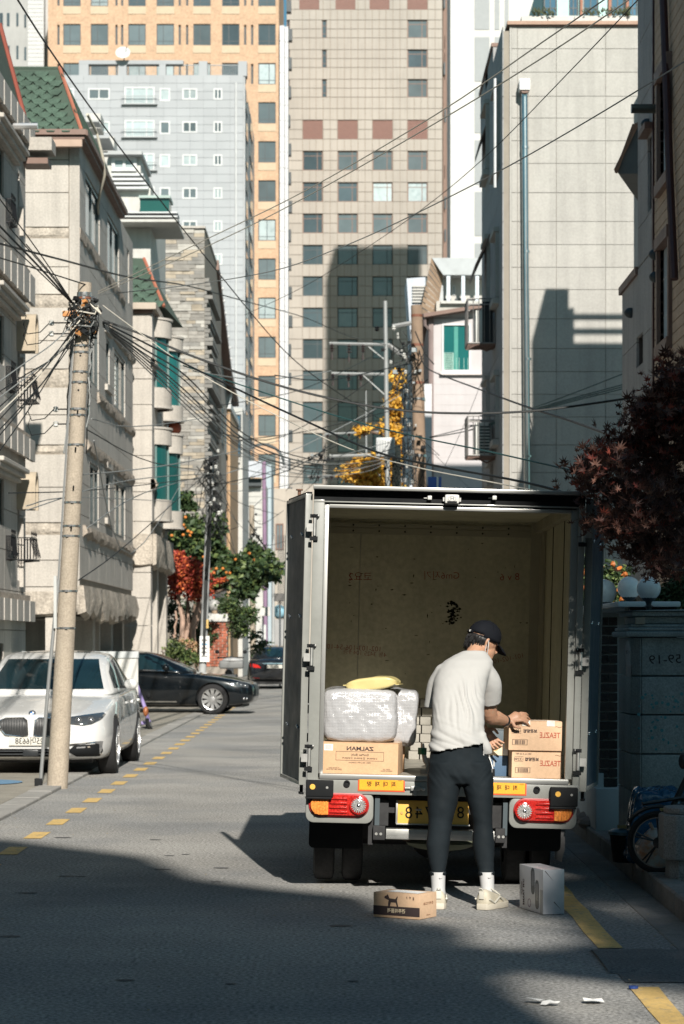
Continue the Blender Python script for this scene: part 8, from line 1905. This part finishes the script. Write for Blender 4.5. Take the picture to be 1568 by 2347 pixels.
for k in range(5):
    a = 2*math.pi*k/5 + .3
    for da in (-.09, .09): MB().tube([Tb @ V((.03*math.cos(a), .03*math.sin(a), 0)), Tb @ V(((rw - .04)*math.cos(a + da), (rw - .04)*math.sin(a + da), 0))], .006, 6).build('spoke', mBk, ty)
MB().lathe([(0, .03), (.035, .028), (.035, -.028), (0, -.03)], 16, Tb).build('hub', mBk, ty, smooth=True)
MB().tube([Tb @ V((math.cos(a)*(rw + .028), math.sin(a)*(rw + .028), 0)) for a in [.35 + .2*j for j in range(12)]], .014, 6).build('mudguard', mBk, bk, smooth=True)
MB().tube([(c.x, 15.22, .32), (c.x + .10, 15.25, .55), (c.x + .22, 15.3, .78)], .02, 8).tube([(c.x + .14, 15.27, .60), (c.x + .5, 15.35, .45), (c.x + .75, 15.4, .42)], .028, 8).tube([(c.x - .10, 15.2, .56), (c.x + .18, 15.24, .60), (c.x + .4, 15.28, .62)], .012, 6).build('frame', mBk, bk, smooth=True)
MB().tube([W(1518, 1862, 15.1), W(1545, 1850, 15.1), W(1575, 1838, 15.1)], .010, 6).build('brake_cable', mBk, bk, smooth=True); MB().ell(tuple(W(1566, 1745, 15.1)), (.03, .05, .05), 10, 8).build('grip', mBk, bk, smooth=True)
MB().box(W(1516, 1859, 15.05), W(1530, 1853, 15.09) + V((0, .04, 0))).build('yellow_tag', M('tag_yellow', (.30, .26, .10), .5), bk)
bl = thing('granite_bollard', 'chunky speckled granite bollard cut off by the right edge', 'bollard', (2.2, 14.9, .12)); Y_ = 14.75; a = W(1524, 2012, Y_)
mGb = M('granite_bollard', (.25, .25, .245), .85, var=.12, speck=.35, ss=110, bump=.6, bs=110)
def octo(x0, x1, y0, y1, c_): return [(x0 + c_, y0), (x1 - c_, y0), (x1, y0 + c_), (x1, y1 - c_), (x1 - c_, y1), (x0 + c_, y1), (x0, y1 - c_), (x0, y0 + c_)]
MB().prism(octo(a.x + .035, a.x + .33, Y_, Y_ + .3, .05), 'z', .12, W(0, 1970, Y_).z).build('neck', mGb, bl, bevel=.01)
MB().prism(octo(a.x - .005, a.x + .38, Y_ - .04, Y_ + .34, .07), 'z', W(0, 1972, Y_).z, W(0, 1868, Y_).z).build('head', mGb, bl, bevel=.02)
MB().prism(octo(a.x + .02, a.x + .35, Y_ - .01, Y_ + .31, .07), 'z', W(0, 1868, Y_).z - .001, W(0, 1852, Y_).z).build('crown_cap', mGb, bl, bevel=.02)
bgd = thing('blue_plastic_bag', 'shiny blue plastic bag slumped against the granite gatepost', 'bag', W(1520, 1860, 15.9)); me = softbox(.62, .30, .46, 13, wr=.035, n=30)
for v in me.vertices: z_ = v.co.z/.46; v.co.x *= 1.05 - .25*z_ + .08*math.sin(v.co.x*22); v.co += V((0, 0, .03*noise.noise(v.co*12)))
me.materials.append(M('bag_blue', (.008, .07, .15), .25, var=.2, vs=8, coat=.3)); o = link(me, 'bag_body', bgd); o.location = (W(1530, 1900, 15.9).x + .02, 15.95, .14); bgd.location = (2.1, 15.9, .12); o.matrix_parent_inverse = Matrix.Translation(bgd.location).inverted()
cb = thing('clear_bag', 'clear plastic bag of orange peel seen through the bicycle wheel', 'bag', (2.0, 15.5, .12)); me = softbox(.26, .20, .26, 17, wr=.02, n=18)
for v in me.vertices: k = max(0, (v.co.z - .16)/.12); v.co.x *= 1 - .7*min(1, k); v.co.y *= 1 - .7*min(1, k)
me.materials.append(M('bag_clear', (.42, .36, .32), .25, var=.15, col2=(.45, .20, .10), c2s=9, c2t=.55, coat=.3)); o = link(me, 'bag_body', cb); o.location = (W(1505, 1940, 15.5).x + .0, 15.5, .12)
MB().tube([(W(1500, 1, 15.5).x, 15.48, .36), (W(1495, 1, 15.5).x - .02, 15.45, .42), (W(1492, 1, 15.5).x, 15.46, .40)], .012, 5).build('knot', MATS['bag_clear'], cb)
bu_ = thing('black_bucket', 'black bucket with a blue lid at the foot of the granite gatepost', 'bucket', (1.95, 15.95, .12)); a, b_ = W(1410, 1978, 16.0), W(1456, 1915, 16.0)
MB().lathe([(.105, 0), (.125, .17), (.128, .18)], 20, None, ((a.x + b_.x)/2 + .03, 16.05, .121)).build('bucket_body', mBlk, bu_, smooth=True); MB().lathe([(.135, 0), (.137, .02), (.11, .035), (.0, .04)], 20, None, ((a.x + b_.x)/2 + .03, 16.05, .302)).build('lid', M('lid_blue', (.02, .09, .13), .4), bu_, smooth=True)
MB().box((a.x + .02, 15.99, .345), (b_.x, 16.05, .365)).ell((b_.x - .03, 15.96, .37), (.015, .01, .02), 8, 6).build('lid_litter', M('litter_ochre', (.30, .26, .12), .6), bu_)
# ================================================================ POLES AND CABLES
mPole = M('pole_concrete', (.36, .305, .24), .9, var=.10, vs=5, speck=.18, ss=60, streak=.12, bump=.3, bs=60); mBand = M('band_steel', (.55, .55, .55), .25, metal=.9)
mCab = M('cable_black', (.010, .012, .012), .6, var=0); mCabG = M('cable_grey', (.24, .25, .245), .6, var=0); mCabT = M('cable_teal', (.02, .07, .07), .6, var=0); mCabC = M('cable_cream', (.6, .56, .48), .6, var=0); mRust = M('rust_band', (.18, .07, .04), .7)
def pole(nm, lb, b, tp, Y, r0, r1, m=None, n=20):
    """b, tp: picture x,y of foot and head at distance Y"""
    P0, P1 = W(*b, Y), W(*tp, Y); P0 = P0 + (P1 - P0)*((0 - P0.z)/(P1.z - P0.z)) if P0.z > .02 else P0
    P0.z = 0; t = thing(nm, lb, 'utility pole', tuple(P0)); MB().cyl(P0, P1, r0, r1, n=n).build('shaft', m or mPole, t, smooth=True); return t, P0, P1
def wire(lb, pts, r=.009, m=None, grp=None, nm='cable', res=5):
    """pts: (x, y, Y) picture position and distance; a smooth hanging line through them"""
    P = [W(*p) for p in pts]; Q = []
    for i in range(len(P) - 1):
        p0, p1, p2, p3 = P[max(i-1, 0)], P[i], P[i+1], P[min(i+2, len(P)-1)]
        for j in range(res): t = j/res; Q.append(.5*((2*p1) + (p2 - p0)*t + (2*p0 - 5*p1 + 4*p2 - p3)*t*t + (-p0 + 3*p1 - 3*p2 + p3)*t**3))
    Q.append(P[-1]); o = MB().tube(Q, r, 5).build(nm, m or mCab, None, smooth=True); tag(o, lb, 'cable', grp); return o
# the leaning concrete pole, left foreground
pl1, P0, P1 = pole('concrete_pole', 'leaning cream concrete utility pole beside the white car, wound with cables', (131, 1808), (195, 648), 26, .112, .073, n=28)
def onp(t, a=None, d=0.): 
    c = P0.lerp(P1, t); r = .112 + (.073 - .112)*t
    return c if a is None else c + V((math.cos(a)*(r + d), math.sin(a)*(r + d), 0))
def ty_(y): return (1808 - y)/(1808 - 648)
def bandring(y, w=.022, m=None, t_=None): 
    t = ty_(y); c = onp(t); r = .112 + (.073 - .112)*t; MB().lathe([(r - .002, -w/2), (r + .006, -w/2), (r + .006, w/2), (r - .002, w/2)], 24, None, tuple(c)).build('steel_band', m or mBand, pl1, smooth=True)
    a = R.uniform(-1.9, -1.2); p = onp(t, a, .008); MB().box(tuple(p - V((.014, .012, .012))), tuple(p + V((.014, .0, .012)))).build('band_clasp', mBand, pl1)
for y_ in (793, 808, 853, 877, 938, 952, 1020, 1152, 1206, 1229, 1355, 1440): bandring(y_)
bandring(676, .05); bandring(684, .02, mRust)
for y_ in (817, 896): p = onp(ty_(y_), -1.55, -.003); MB().cyl(p, p + V((0, -.006, 0)), .011, n=10).build('step_hole', mBlk, pl1)
for y_ in (950, 1035, 1123, 1215): p = onp(ty_(y_), -1.5, .0); MB().cyl(p, p + V((.01, -.07, .03)), .009, n=8).build('step_bolt', mBlk, pl1)
# hardware knot near the top: clamps, splice boxes, drooping loops
hw_ = thing('cable_clamps', 'tangle of clamps, splice boxes and looped cables at the top of the leaning concrete pole', 'cable hardware', tuple(onp(ty_(710))))
rk = random.Random(3); mPoleB = M('pole_brown', (.26, .185, .13), .9, var=.15, vs=4, streak=.2)
for k in range(46):
    c = onp(ty_(rk.uniform(684, 768)), rk.uniform(-3.1, .2), rk.uniform(.0, .11)); s = rk.uniform(.012, .035)
    T = Matrix.Translation(c) @ Matrix.Rotation(rk.uniform(0, 3), 4, V((rk.random(), rk.random(), rk.random())))
    MB().box((-s, -s*.5, -s*.7), (s, s*.5, s*.7), T).build('clamp', rk.choice([mBlk, mBlk, mBand, mChs, M('clamp_orange', (.50, .22, .07), .6)]), hw_, bevel=.002, seg=1)
for k in range(34):
    a0, a1 = rk.uniform(-3.3, .3), rk.uniform(-3.3, .3); y0, y1 = rk.uniform(680, 760), rk.uniform(690, 800); m_ = onp(ty_((y0 + y1)/2 + rk.uniform(0, 30)), (a0 + a1)/2, rk.uniform(.05, .2))
    MB().tube([onp(ty_(y0), a0, .03), onp(ty_(y0), a0, .09), m_, onp(ty_(y1), a1, .08), onp(ty_(y1), a1, .02)], rk.choice([.005, .007, .009]), 5).build('cable_loop', rk.choice([mCab, mCab, mCab, mCabG, mCabC]), hw_, smooth=True)
c = onp(ty_(722), -2.6, .10); MB().box(tuple(c - V((.06, .03, .03))), tuple(c + V((.06, .03, .03)))).build('orange_box', M('box_orange', (.55, .24, .08), .5), hw_, bevel=.006)
# cables running down the pole
for k in range(13):
    a = rk.choice([-.1, .0, .15, .25, -3.0, -2.9, -2.8]); y0, y1 = rk.uniform(740, 790), rk.choice([930, 980, 1040, 880]); q = []
    for j in range(9): t = j/8; q.append(onp(ty_(y0 + (y1 - y0)*t), a + rk.uniform(-.12, .12), .012 + rk.uniform(0, .03)))
    tag(MB().tube(q, rk.choice([.006, .008, .01]), 5).build('down_cable', rk.choice([mCab, mCab, mCabT, mCabG]), None, smooth=True), 'black cable strapped down the side of the leaning concrete pole', 'cable', 'cables strapped down the leaning pole')
tag(MB().tube([onp(ty_(y), -2.7, .02) for y in (700, 900, 1100, 1330)], .012, 6).tube([onp(ty_(1330), -2.7, .02), onp(ty_(1560), -3.0, .05), onp(ty_(1795), -3.05, .07)], .02, 8).build('conduit', M('conduit_grey', (.20, .205, .205), .5), None, smooth=True), 'dark grey conduit pipe running down the left side of the leaning pole', 'pipe')
tag(MB().box(tuple(onp(ty_(1795), -3.05, .08) - V((.05, .04, .07))), tuple(onp(ty_(1795), -3.05, .08) + V((.03, .04, .05)))).build('conduit_shoe', mBlk, None, bevel=.008), 'small black shoe where the conduit meets the pavement', 'conduit fitting')
tag(MB().box(W(123, 1440, 25.9), W(131, 1320, 25.95)).build('grey_channel', M('channel_grey', (.42, .43, .42), .5), None), 'grey metal channel strip fixed high on the left of the leaning pole', 'channel')
# insulator arms left of the pole
for k, (x0, y0) in enumerate(((118, 740), (118, 765), (128, 938), (128, 972))):
    t = thing('side_insulator', ['upper', 'second', 'third', 'lowest'][k] + ' white insulator on a short arm left of the leaning pole', 'insulator', W(x0, y0, 26)); a = W(x0, y0, 26); b_ = onp(ty_(y0), -3.0)
    MB().tube([a, b_], .008, 5).build('arm', mBlk, t); MB().lathe([(.012, -.03), (.03, -.02), (.022, 0), (.03, .02), (.012, .03)], 12, None, tuple(a)).build('ceramic', M('ceramic_white', (.55, .55, .52), .25), t, smooth=True)
    MB().tube([a + V((-.02, 0, .0)), a + V((-.12, 0, -.10)), a + V((-.26, 0, -.12)), a + V((-.3, 0, -.02)), a + V((-.27, 0, .08))], .006, 5).build('jumper', mCab, t, smooth=True)
# second pole behind the truck, and slimmer ones
p2, Q0, Q1 = pole('brown_pole', 'thick brown concrete pole rising just behind the truck, rusty bands', (967, 1470), (955, 700), 58, .215, .135, M('pole_brown', (.26, .185, .13), .9, var=.15, vs=4, streak=.2))
for y_ in (724, 791, 878, 915, 1045): 
    c = W(955 + (y_ - 700)*.0155, y_, 58); r = .125 + .075*(y_ - 700)/770; MB().lathe([(r, -.04), (r + .014, -.03), (r + .014, .03), (r, .04)], 16, None, tuple(c)).build('rusty_band', mRust if y_ < 900 else mBand, p2, smooth=True)
p3, _, _ = pole('slim_steel_pole', 'slim pale steel pole with two crossarms left of the brown pole', (893, 1470), (883, 690), 85, .12, .07, M('pole_steel', (.28, .285, .28), .5, metal=.3))
p4, _, _ = pole('short_pole', 'short concrete pole under the white transformer box', (915, 1470), (908, 1020), 80, .17, .15)
p5, _, _ = pole('notice_pole', 'bent grey pole with paper notices in front of the persimmon tree', (463, 1560), (484, 1048), 60, .10, .07, M('pole_grey', (.33, .34, .34), .7, var=.15))
p6, _, _ = pole('far_brown_pole', 'far brown pole with a black splice box left of the purple pipe', (580, 1480), (577, 1158), 95, .13, .10)
p7, _, _ = pole('purple_pole', 'thin purple painted pole in front of the pale blue building', (609, 1480), (605, 1058), 110, .10, .09, M('pole_purple', (.22, .14, .22), .6))
p8, _, _ = pole('far_grey_pole', 'thin grey pole at the far street end beside the blank sign', (626, 1500), (627, 1225), 90, .06, .05, MATS['pole_grey'])
p9, _, _ = pole('wooden_spire_pole', 'distant slim pole tip with a low crossarm over the yellow ginkgo', (842, 1470), (839, 895), 120, .12, .03, MATS['pole_steel'])
for (x0, y0, x1, y1, w) in ((458, 1458, 480, 1517, 0), (466, 1420, 478, 1440, 1)):
    a, b_ = W(x0, y1, 59.85), W(x1, y0, 59.85); q = MB().box((a.x, 59.84, a.z), (b_.x, 59.87, b_.z)).build('paper_notice' if not w else 'yellow_band', MATS['label_white'] if not w else mYel, p5)
    if not w:
        for k in range(5): MB().box((a.x + .04, 59.835, b_.z - .12 - k*.10), (b_.x - .04, 59.839, b_.z - .08 - k*.10)).build('print_block', M('print_blue', (.12, .30, .48), .7) if k == 1 else M('print_grey', (.25, .25, .25), .8), q)
def crossarm(pn, x0, y0, x1, y1, Y, hang, br=None):
    a, b_ = W(x0, y0, Y), W(x1, y1, Y); ca = MB().tube([a, b_], .055, 6).build('crossarm', MATS['pole_steel'], pn)
    if br: MB().tube([W(*br[0], Y), W(*br[1], Y)], .03, 5).build('brace', MATS['pole_steel'], pn)
    for hx, hl in hang:
        p = W(hx, y0 + (y1 - y0)*(hx - x0)/(x1 - x0), Y - .06); q = MB(); L_ = hl/5553*Y
        q.cyl(p, p - V((0, 0, L_)), .02, n=6)
        for k in range(3): q.lathe([(.02, .05), (.10, 0), (.02, -.03)], 10, None, tuple(p - V((0, 0, L_*(.2 + .22*k)))))
        q.cyl(p - V((0, 0, L_)), p - V((0, 0, L_*1.4)), .035, n=6); q.build('insulator', M('insulator_dark', (.04, .025, .025), .3), ca, smooth=True)
crossarm(p3, 755, 787, 892, 790, 85, ((761, 26), (800, 30), (832, 26)), ((845, 795), (880, 823))); crossarm(p3, 760, 856, 888, 858, 85, ((763, 20), (799, 22), (827, 20)), ((832, 860), (882, 905)))
crossarm(p9, 745, 995, 868, 990, 120, ((750, 10), (772, 12), (800, 10))); crossarm(p4, 755, 1046, 850, 1043, 82, ()); crossarm(p9, 705, 1092, 790, 1090, 120, ((712, 8), (730, 9), (748, 8), (760, 8), (775, 8)))
crossarm(p2, 900, 748, 945, 740, 58, ()); crossarm(p2, 890, 790, 940, 830, 58, ())
tf = thing('transformer', 'white pole-mounted transformer box left of the brown pole', 'transformer', W(885, 1045, 80)); a, b_ = W(862, 1046, 79.6), W(905, 1003, 79.6); MB().box((a.x, 79.5, a.z), (b_.x, 80.1, b_.z)).build('tank', M('tank_white', (.42, .43, .43), .4), tf, bevel=.04)
for k in range(7): MB().box((a.x + .05 + k*.085, 79.44, a.z + .08), (a.x + .075 + k*.085, 79.5, b_.z - .08)).build('cooling_fin', MATS['tank_white'], tf)
sg = thing('vertical_sign', 'tall white vertical shop sign with grey letters behind the brown pole', 'sign', W(950, 1110, 68)); a, b_ = W(925, 1110, 68), W(990, 880, 68)
MB().box((a.x, 68, a.z), (b_.x, 68.3, b_.z)).build('panel', M('sign_palewhite', (.50, .51, .52), .5), sg)
for k, ch in enumerate(('고', '모', '미', '가')): text('sign_letter', ch, .52, M('sign_grey', (.16, .17, .19), .6), TF(W(936, 930 + 47*k, 67.99), (1, 0, 0), (0, -1, 0)), sg, bold=.006)
bs = thing('blue_sign', 'small blue and white sign showing just above the truck roof', 'sign', W(997, 1110, 66)); a, b_ = W(981, 1140, 66), W(1012, 1093, 66); MB().box((a.x, 66, a.z), (b_.x, 66.08, b_.z)).build('panel', M('sign_blue', (.05, .12, .38), .5), bs); MB().box((W(1001, 0, 66).x, 65.985, a.z), (W(1005, 0, 66).x, 65.998, b_.z)).build('white_stripe', MATS['label_white'], bs)
# insulators, boxes and loops on the brown pole and its neighbours
def cluster(nm, lb, x, y, Y, sx, sy, n, seed, s0=.05):
    t = thing(nm, lb, 'cable hardware', W(x, y, Y)); r_ = random.Random(seed)
    for k in range(n):
        c = W(x + r_.gauss(0, sx), y + r_.gauss(0, sy), Y - .1 - r_.random()*.3); s = r_.uniform(.5, 1.3)*s0
        if k % 3 == 0: MB().lathe([(s*.3, -s), (s, -s*.4), (s*.5, 0), (s, s*.4), (s*.3, s)], 10, None, tuple(c)).build('insulator', r_.choice([MATS['ceramic_white'], MATS['ceramic_white'], mBlk]), t, smooth=True)
        elif k % 3 == 1: MB().tube([c, c + V((r_.uniform(-.3, .3), 0, -r_.uniform(.1, .6))), c + V((r_.uniform(-.5, .5), 0, -r_.uniform(.3, 1.0))), c + V((r_.uniform(-.4, .4), 0, r_.uniform(-.5, .4)))], .010*Y/58, 4).build('cable_loop', mCab, t, smooth=True)
        else: MB().box(tuple(c - V((s, .05, s*.8))), tuple(c + V((s, .05, s*.8)))).build('clamp', r_.choice([mBlk, mBlk, mBand]), t)
cluster('pole_insulators', 'white and black insulators beside the upper part of the brown pole', 920, 790, 58, 20, 30, 26, 4); cluster('pole_insulator_cluster', 'lower cluster of insulators left of the brown pole', 932, 872, 58, 14, 22, 18, 5)
cluster('splice_tangle', 'black tangle of splices low on the brown pole above the truck', 948, 1040, 58, 10, 36, 24, 6); cluster('transformer_leads', 'leads and fittings under the white transformer', 905, 1075, 80, 16, 30, 30, 7)
cluster('notice_pole_tangle', 'tangle of black cables at the top of the notice pole', 484, 1070, 60, 8, 16, 40, 8); cluster('notice_pole_boxes', 'white and black boxes halfway down the notice pole', 492, 1160, 60, 7, 28, 34, 9); cluster('far_pole_tangle', 'black splice tangle on the far brown pole', 585, 1240, 95, 7, 24, 30, 10, .07)
cluster('midair_splices', 'row of small black splices hanging in the cables left of the transformer', 735, 1048, 70, 22, 5, 26, 11)
# cables; the picture's wires, each through its own run
def od(L, k): r = sorted(L).index(L[k]); return ('topmost', 'second', 'third', 'fourth', 'fifth', 'sixth', 'seventh', 'eighth', 'ninth', 'tenth', 'lowest')[r]
G1 = 'cables between the leaning pole and the brown pole'
wire('upper of two cream cables rising from the leaning pole to the top right', [(225, 668, 26), (480, 545, 23), (700, 437, 20.5), (1000, 262, 17.5), (1250, 92, 15.5), (1410, -18, 14)], .0048, mCabC)
wire('lower of two cream cables rising from the leaning pole to the top right', [(225, 673, 26), (480, 562, 23), (700, 452, 20.5), (1000, 281, 17.5), (1250, 128, 15.5), (1470, -20, 14)], .0048, mCabC)
wire('long black cable falling from the top left corner across the towers', [(28, -20, 22), (140, 152, 26), (300, 372, 32), (480, 600, 38), (650, 802, 46), (760, 890, 52), (870, 960, 58)], .010)
wire('grey cable climbing rightwards to the dark building, passing the beige wall', [(225, 676, 26), (420, 655, 24), (620, 622, 22), (760, 575, 21), (900, 515, 20), (1130, 400, 18), (1350, 275, 16), (1590, 128, 14)], .0048, mCabG)
wire('thin black cable rising steeply across the stone tower to the top right', [(560, 722, 45), (700, 655, 40), (860, 555, 34), (1000, 455, 29), (1130, 343, 25), (1300, 170, 20), (1500, -40, 16)], .0045)
wire('black cable from the left edge passing above the leaning pole to the slim steel pole', [(-20, 553, 24), (160, 600, 28), (300, 636, 34), (430, 655, 42), (560, 690, 52), (700, 728, 64), (800, 770, 74), (885, 790, 85)], .012)
wire('second black cable from the left edge ending at the leaning pole head', [(-20, 585, 24), (70, 612, 25), (205, 655, 26)], .0075)
for k, (ya, yb, yc, yd) in enumerate(((955, 1050, 1052, 1010), (968, 1060, 1062, 1022), (990, 1072, 1070, 1030))):
    wire(f'{od([1050, 1060, 1072], (yb - 1050)//10)} sagging black cable in the bundle between the leaning pole and the brown pole', [(236, 742 + 3*k, 26), (330, 800 + 10*k, 29), (430, ya - 90, 34), (560, ya + 40, 42), (700, yb, 48), (820, yc, 53), (950, yd, 58)], .009 + .002*(k == 0), mCab, G1)
for k in range(5): wire(od(list(range(5)), k) + ' of the five thinner cables low in the sagging bundle left of the truck', [(240, 745 + 2*k, 26), (360, 838 + 8*k, 32), (470, 935 + 10*k, 40), (590, 1022 + 9*k, 50), (720, 1062 + 7*k, 58), (850, 1058 + 5*k, 64), (905, 1040, 70)], .0085, mCab if k % 2 else mCabG, 'thin cables low in the sagging bundle')
wire('heavy black cable from the leaning pole head sagging to the far right wall', [(238, 735, 26), (330, 768, 26), (430, 812, 26), (620, 878, 26), (800, 922, 26), (950, 943, 26), (1100, 947, 26), (1250, 939, 26), (1460, 910, 26)], .013)
wire('heavy black cable under it falling right towards the maple', [(236, 738, 26), (330, 785, 25), (420, 832, 24), (560, 900, 23), (700, 965, 22), (860, 1035, 21), (1000, 1068, 20), (1200, 1105, 18.5), (1360, 1148, 17.5)], .010)
wire('teal cable falling right across the beige wall to the maple', [(420, 838, 24), (620, 905, 23), (800, 962, 22), (950, 1000, 21), (1120, 1035, 19.5), (1370, 1092, 18)], .0065, mCabT)
wire('pale grey cable falling right above the truck roof', [(236, 700, 26), (330, 770, 25), (430, 840, 24), (600, 935, 23), (800, 1028, 21.5), (950, 1070, 20), (1100, 1100, 19), (1360, 1150, 17.5)], .0048, mCabC)
wire('thick black cable from the brown pole to the maple tree', [(960, 800, 58), (972, 836, 56), (1000, 855, 50), (1100, 893, 40), (1200, 930, 32), (1300, 962, 26), (1420, 1005, 20)], .014)
wire('black cable looping beside the brown pole into the pink wall', [(965, 790, 57.5), (952, 760, 57.5), (975, 810, 57), (995, 835, 57)], .015)
wire('upper thin cable rising right across the shaded beige wall', [(985, 1002, 58), (1090, 975, 54), (1250, 925, 49), (1440, 852, 46)], .010, mCabT)
for k in range(3): wire(od([0, 1, 2], k) + ' bundled dark cable climbing right across the shaded beige wall', [(985, 1003, 58), (1060, 990, 55), (1130, 968 + 2*k, 52), (1250, 930 + 3*k, 49), (1440, 878 + 5*k, 46)], .011, mCabT, 'bundled cables climbing across the shaded beige wall')
wire('thin diagonal guy wire crossing the pink wall upwards', [(1005, 1100, 60), (1070, 960, 58), (1110, 860, 56), (1150, 780, 54)], .006, mCabG); wire('thin wire falling right across the pink wall to the truck roof', [(975, 1020, 60), (1040, 1085, 59), (1110, 1150, 58)], .006, mCabG)
G2 = 'cables fanning from the leaning pole to the left edge'
for k, (y0, y1, m_) in enumerate(((735, 962, mCab), (745, 930, mCab), (752, 1000, mCab), (760, 905, mCabG), (750, 945, mCabC), (740, 1040, mCab), (770, 890, mCab), (730, 868, mCabG), (765, 985, mCab))): wire(od([962, 930, 1000, 905, 945, 1040, 890, 868, 985], k) + ' cable at the left edge of those fanning from the leaning pole', [(180, y0, 26), (120, (y0*2 + y1)/3 + 12, 25), (60, (y0 + 2*y1)/3 + 8, 24), (-20, y1 + 20, 23)], .0065, m_, G2)
G3 = 'cables dropping to the leaning pole from the upper left'
for k, (x, y) in enumerate(((-20, 498), (-20, 520), (20, 520), (-20, 430), (60, 560))): wire(['third', 'fourth', 'second', 'topmost', 'lowest'][k] + ' cable dropping to the leaning pole from the upper left', [(x, y, 24), ((x + 195)/2, (y + 705)/2 + 8, 25), (172, 702, 26)], .0065 if k else .011, mCab, G3)
G4 = 'thin wires crossing in front of the left villas'
for k, (a, b_, c) in enumerate((((20, 1130), (250, 1120), (520, 1088)), ((170, 1090), (420, 1060), (640, 1010)), ((60, 1170), (300, 1100), (500, 1085)), ((200, 985), (350, 1060), (480, 1080)), ((210, 960), (350, 975), (600, 935)), ((200, 1210), (330, 1130), (470, 1090)), ((180, 1330), (300, 1240), (480, 1078)), ((215, 1010), (300, 1270), (420, 1100)), ((60, 1160), (180, 1140), (400, 1150)))): wire(od([1130, 1090, 1170, 985, 960, 1210, 1330, 1010, 1160], k) + ' thin wire, by its left end, crossing in front of the left villas', [(*a, 27), (*b_, 35), (*c, 58)], .0075, mCabG if k % 3 else mCab, G4)
G5 = 'cables crossing before the stone tower'
for k, (a, b_, c, Y_) in enumerate((((520, 1085), (700, 1020), (930, 900), 70), ((540, 1010), (720, 985), (940, 930), 75), ((600, 1100), (730, 1040), (945, 870), 66), ((520, 1040), (700, 1060), (905, 1010), 80), ((480, 985), (650, 1000), (880, 850), 70), ((500, 930), (700, 890), (885, 800), 80), ((560, 1130), (720, 1100), (880, 1060), 90), ((520, 1068), (640, 1090), (800, 1100), 90), ((630, 860), (760, 870), (950, 830), 60), ((440, 850), (600, 870), (760, 850), 60), ((500, 1110), (640, 1075), (860, 985), 75))): wire(od([1085, 1010, 1100, 1040, 985, 930, 1130, 1068, 860, 850, 1110], k) + ' cable, by its left end, crossing before the stone tower above the truck', [(*a, Y_*.8), (*b_, Y_*.9), (*c, Y_)], .012, mCab if k % 3 else mCabG, G5)
G6 = 'wires over the far end of the street'
for k, (a, b_, c) in enumerate((((488, 1075), (540, 1110), (610, 1068)), ((488, 1080), (545, 1150), (640, 1180)), ((490, 1090), (530, 1180), (577, 1230)), ((580, 1190), (605, 1200), (650, 1170)), ((480, 1085), (520, 1125), (602, 1120)), ((577, 1215), (610, 1250), (655, 1240)), ((583, 1160), (612, 1140), (655, 1150)))): wire(od([1075, 1080, 1090, 1190, 1085, 1215, 1160], k) + ' wire, by its left end, over the far end of the street', [(*a, 60), (*b_, 75), (*c, 95)], .010, mCab if k % 2 else mCabG, G6)
G7 = 'drop wires down the notice pole'
for k in range(4): wire(['rightmost', 'third', 'second', 'leftmost'][k] + ' drop wire at the top of the notice pole', [(486 - k, 1060, 59.8), (478 + 2*k, 1200, 59.8), (470 + 2*k, 1330, 59.8), (466 + k, 1500, 59.8)], .014, mCab, G7)
G8 = 'drop wires beside the brown pole'
for k in (0, 2, 4, 5): wire(['leftmost', 'second', 'third', 'fourth', 'fifth', 'rightmost'][k] + ' drop wire beside the brown pole', [(925 + 4*k, 880, 57.5), (920 + 5*k, 950, 57.5), (930 + 4*k, 1040, 57.5), (925 + 6*k, 1115, 57.5)], .011, mCab, G8)
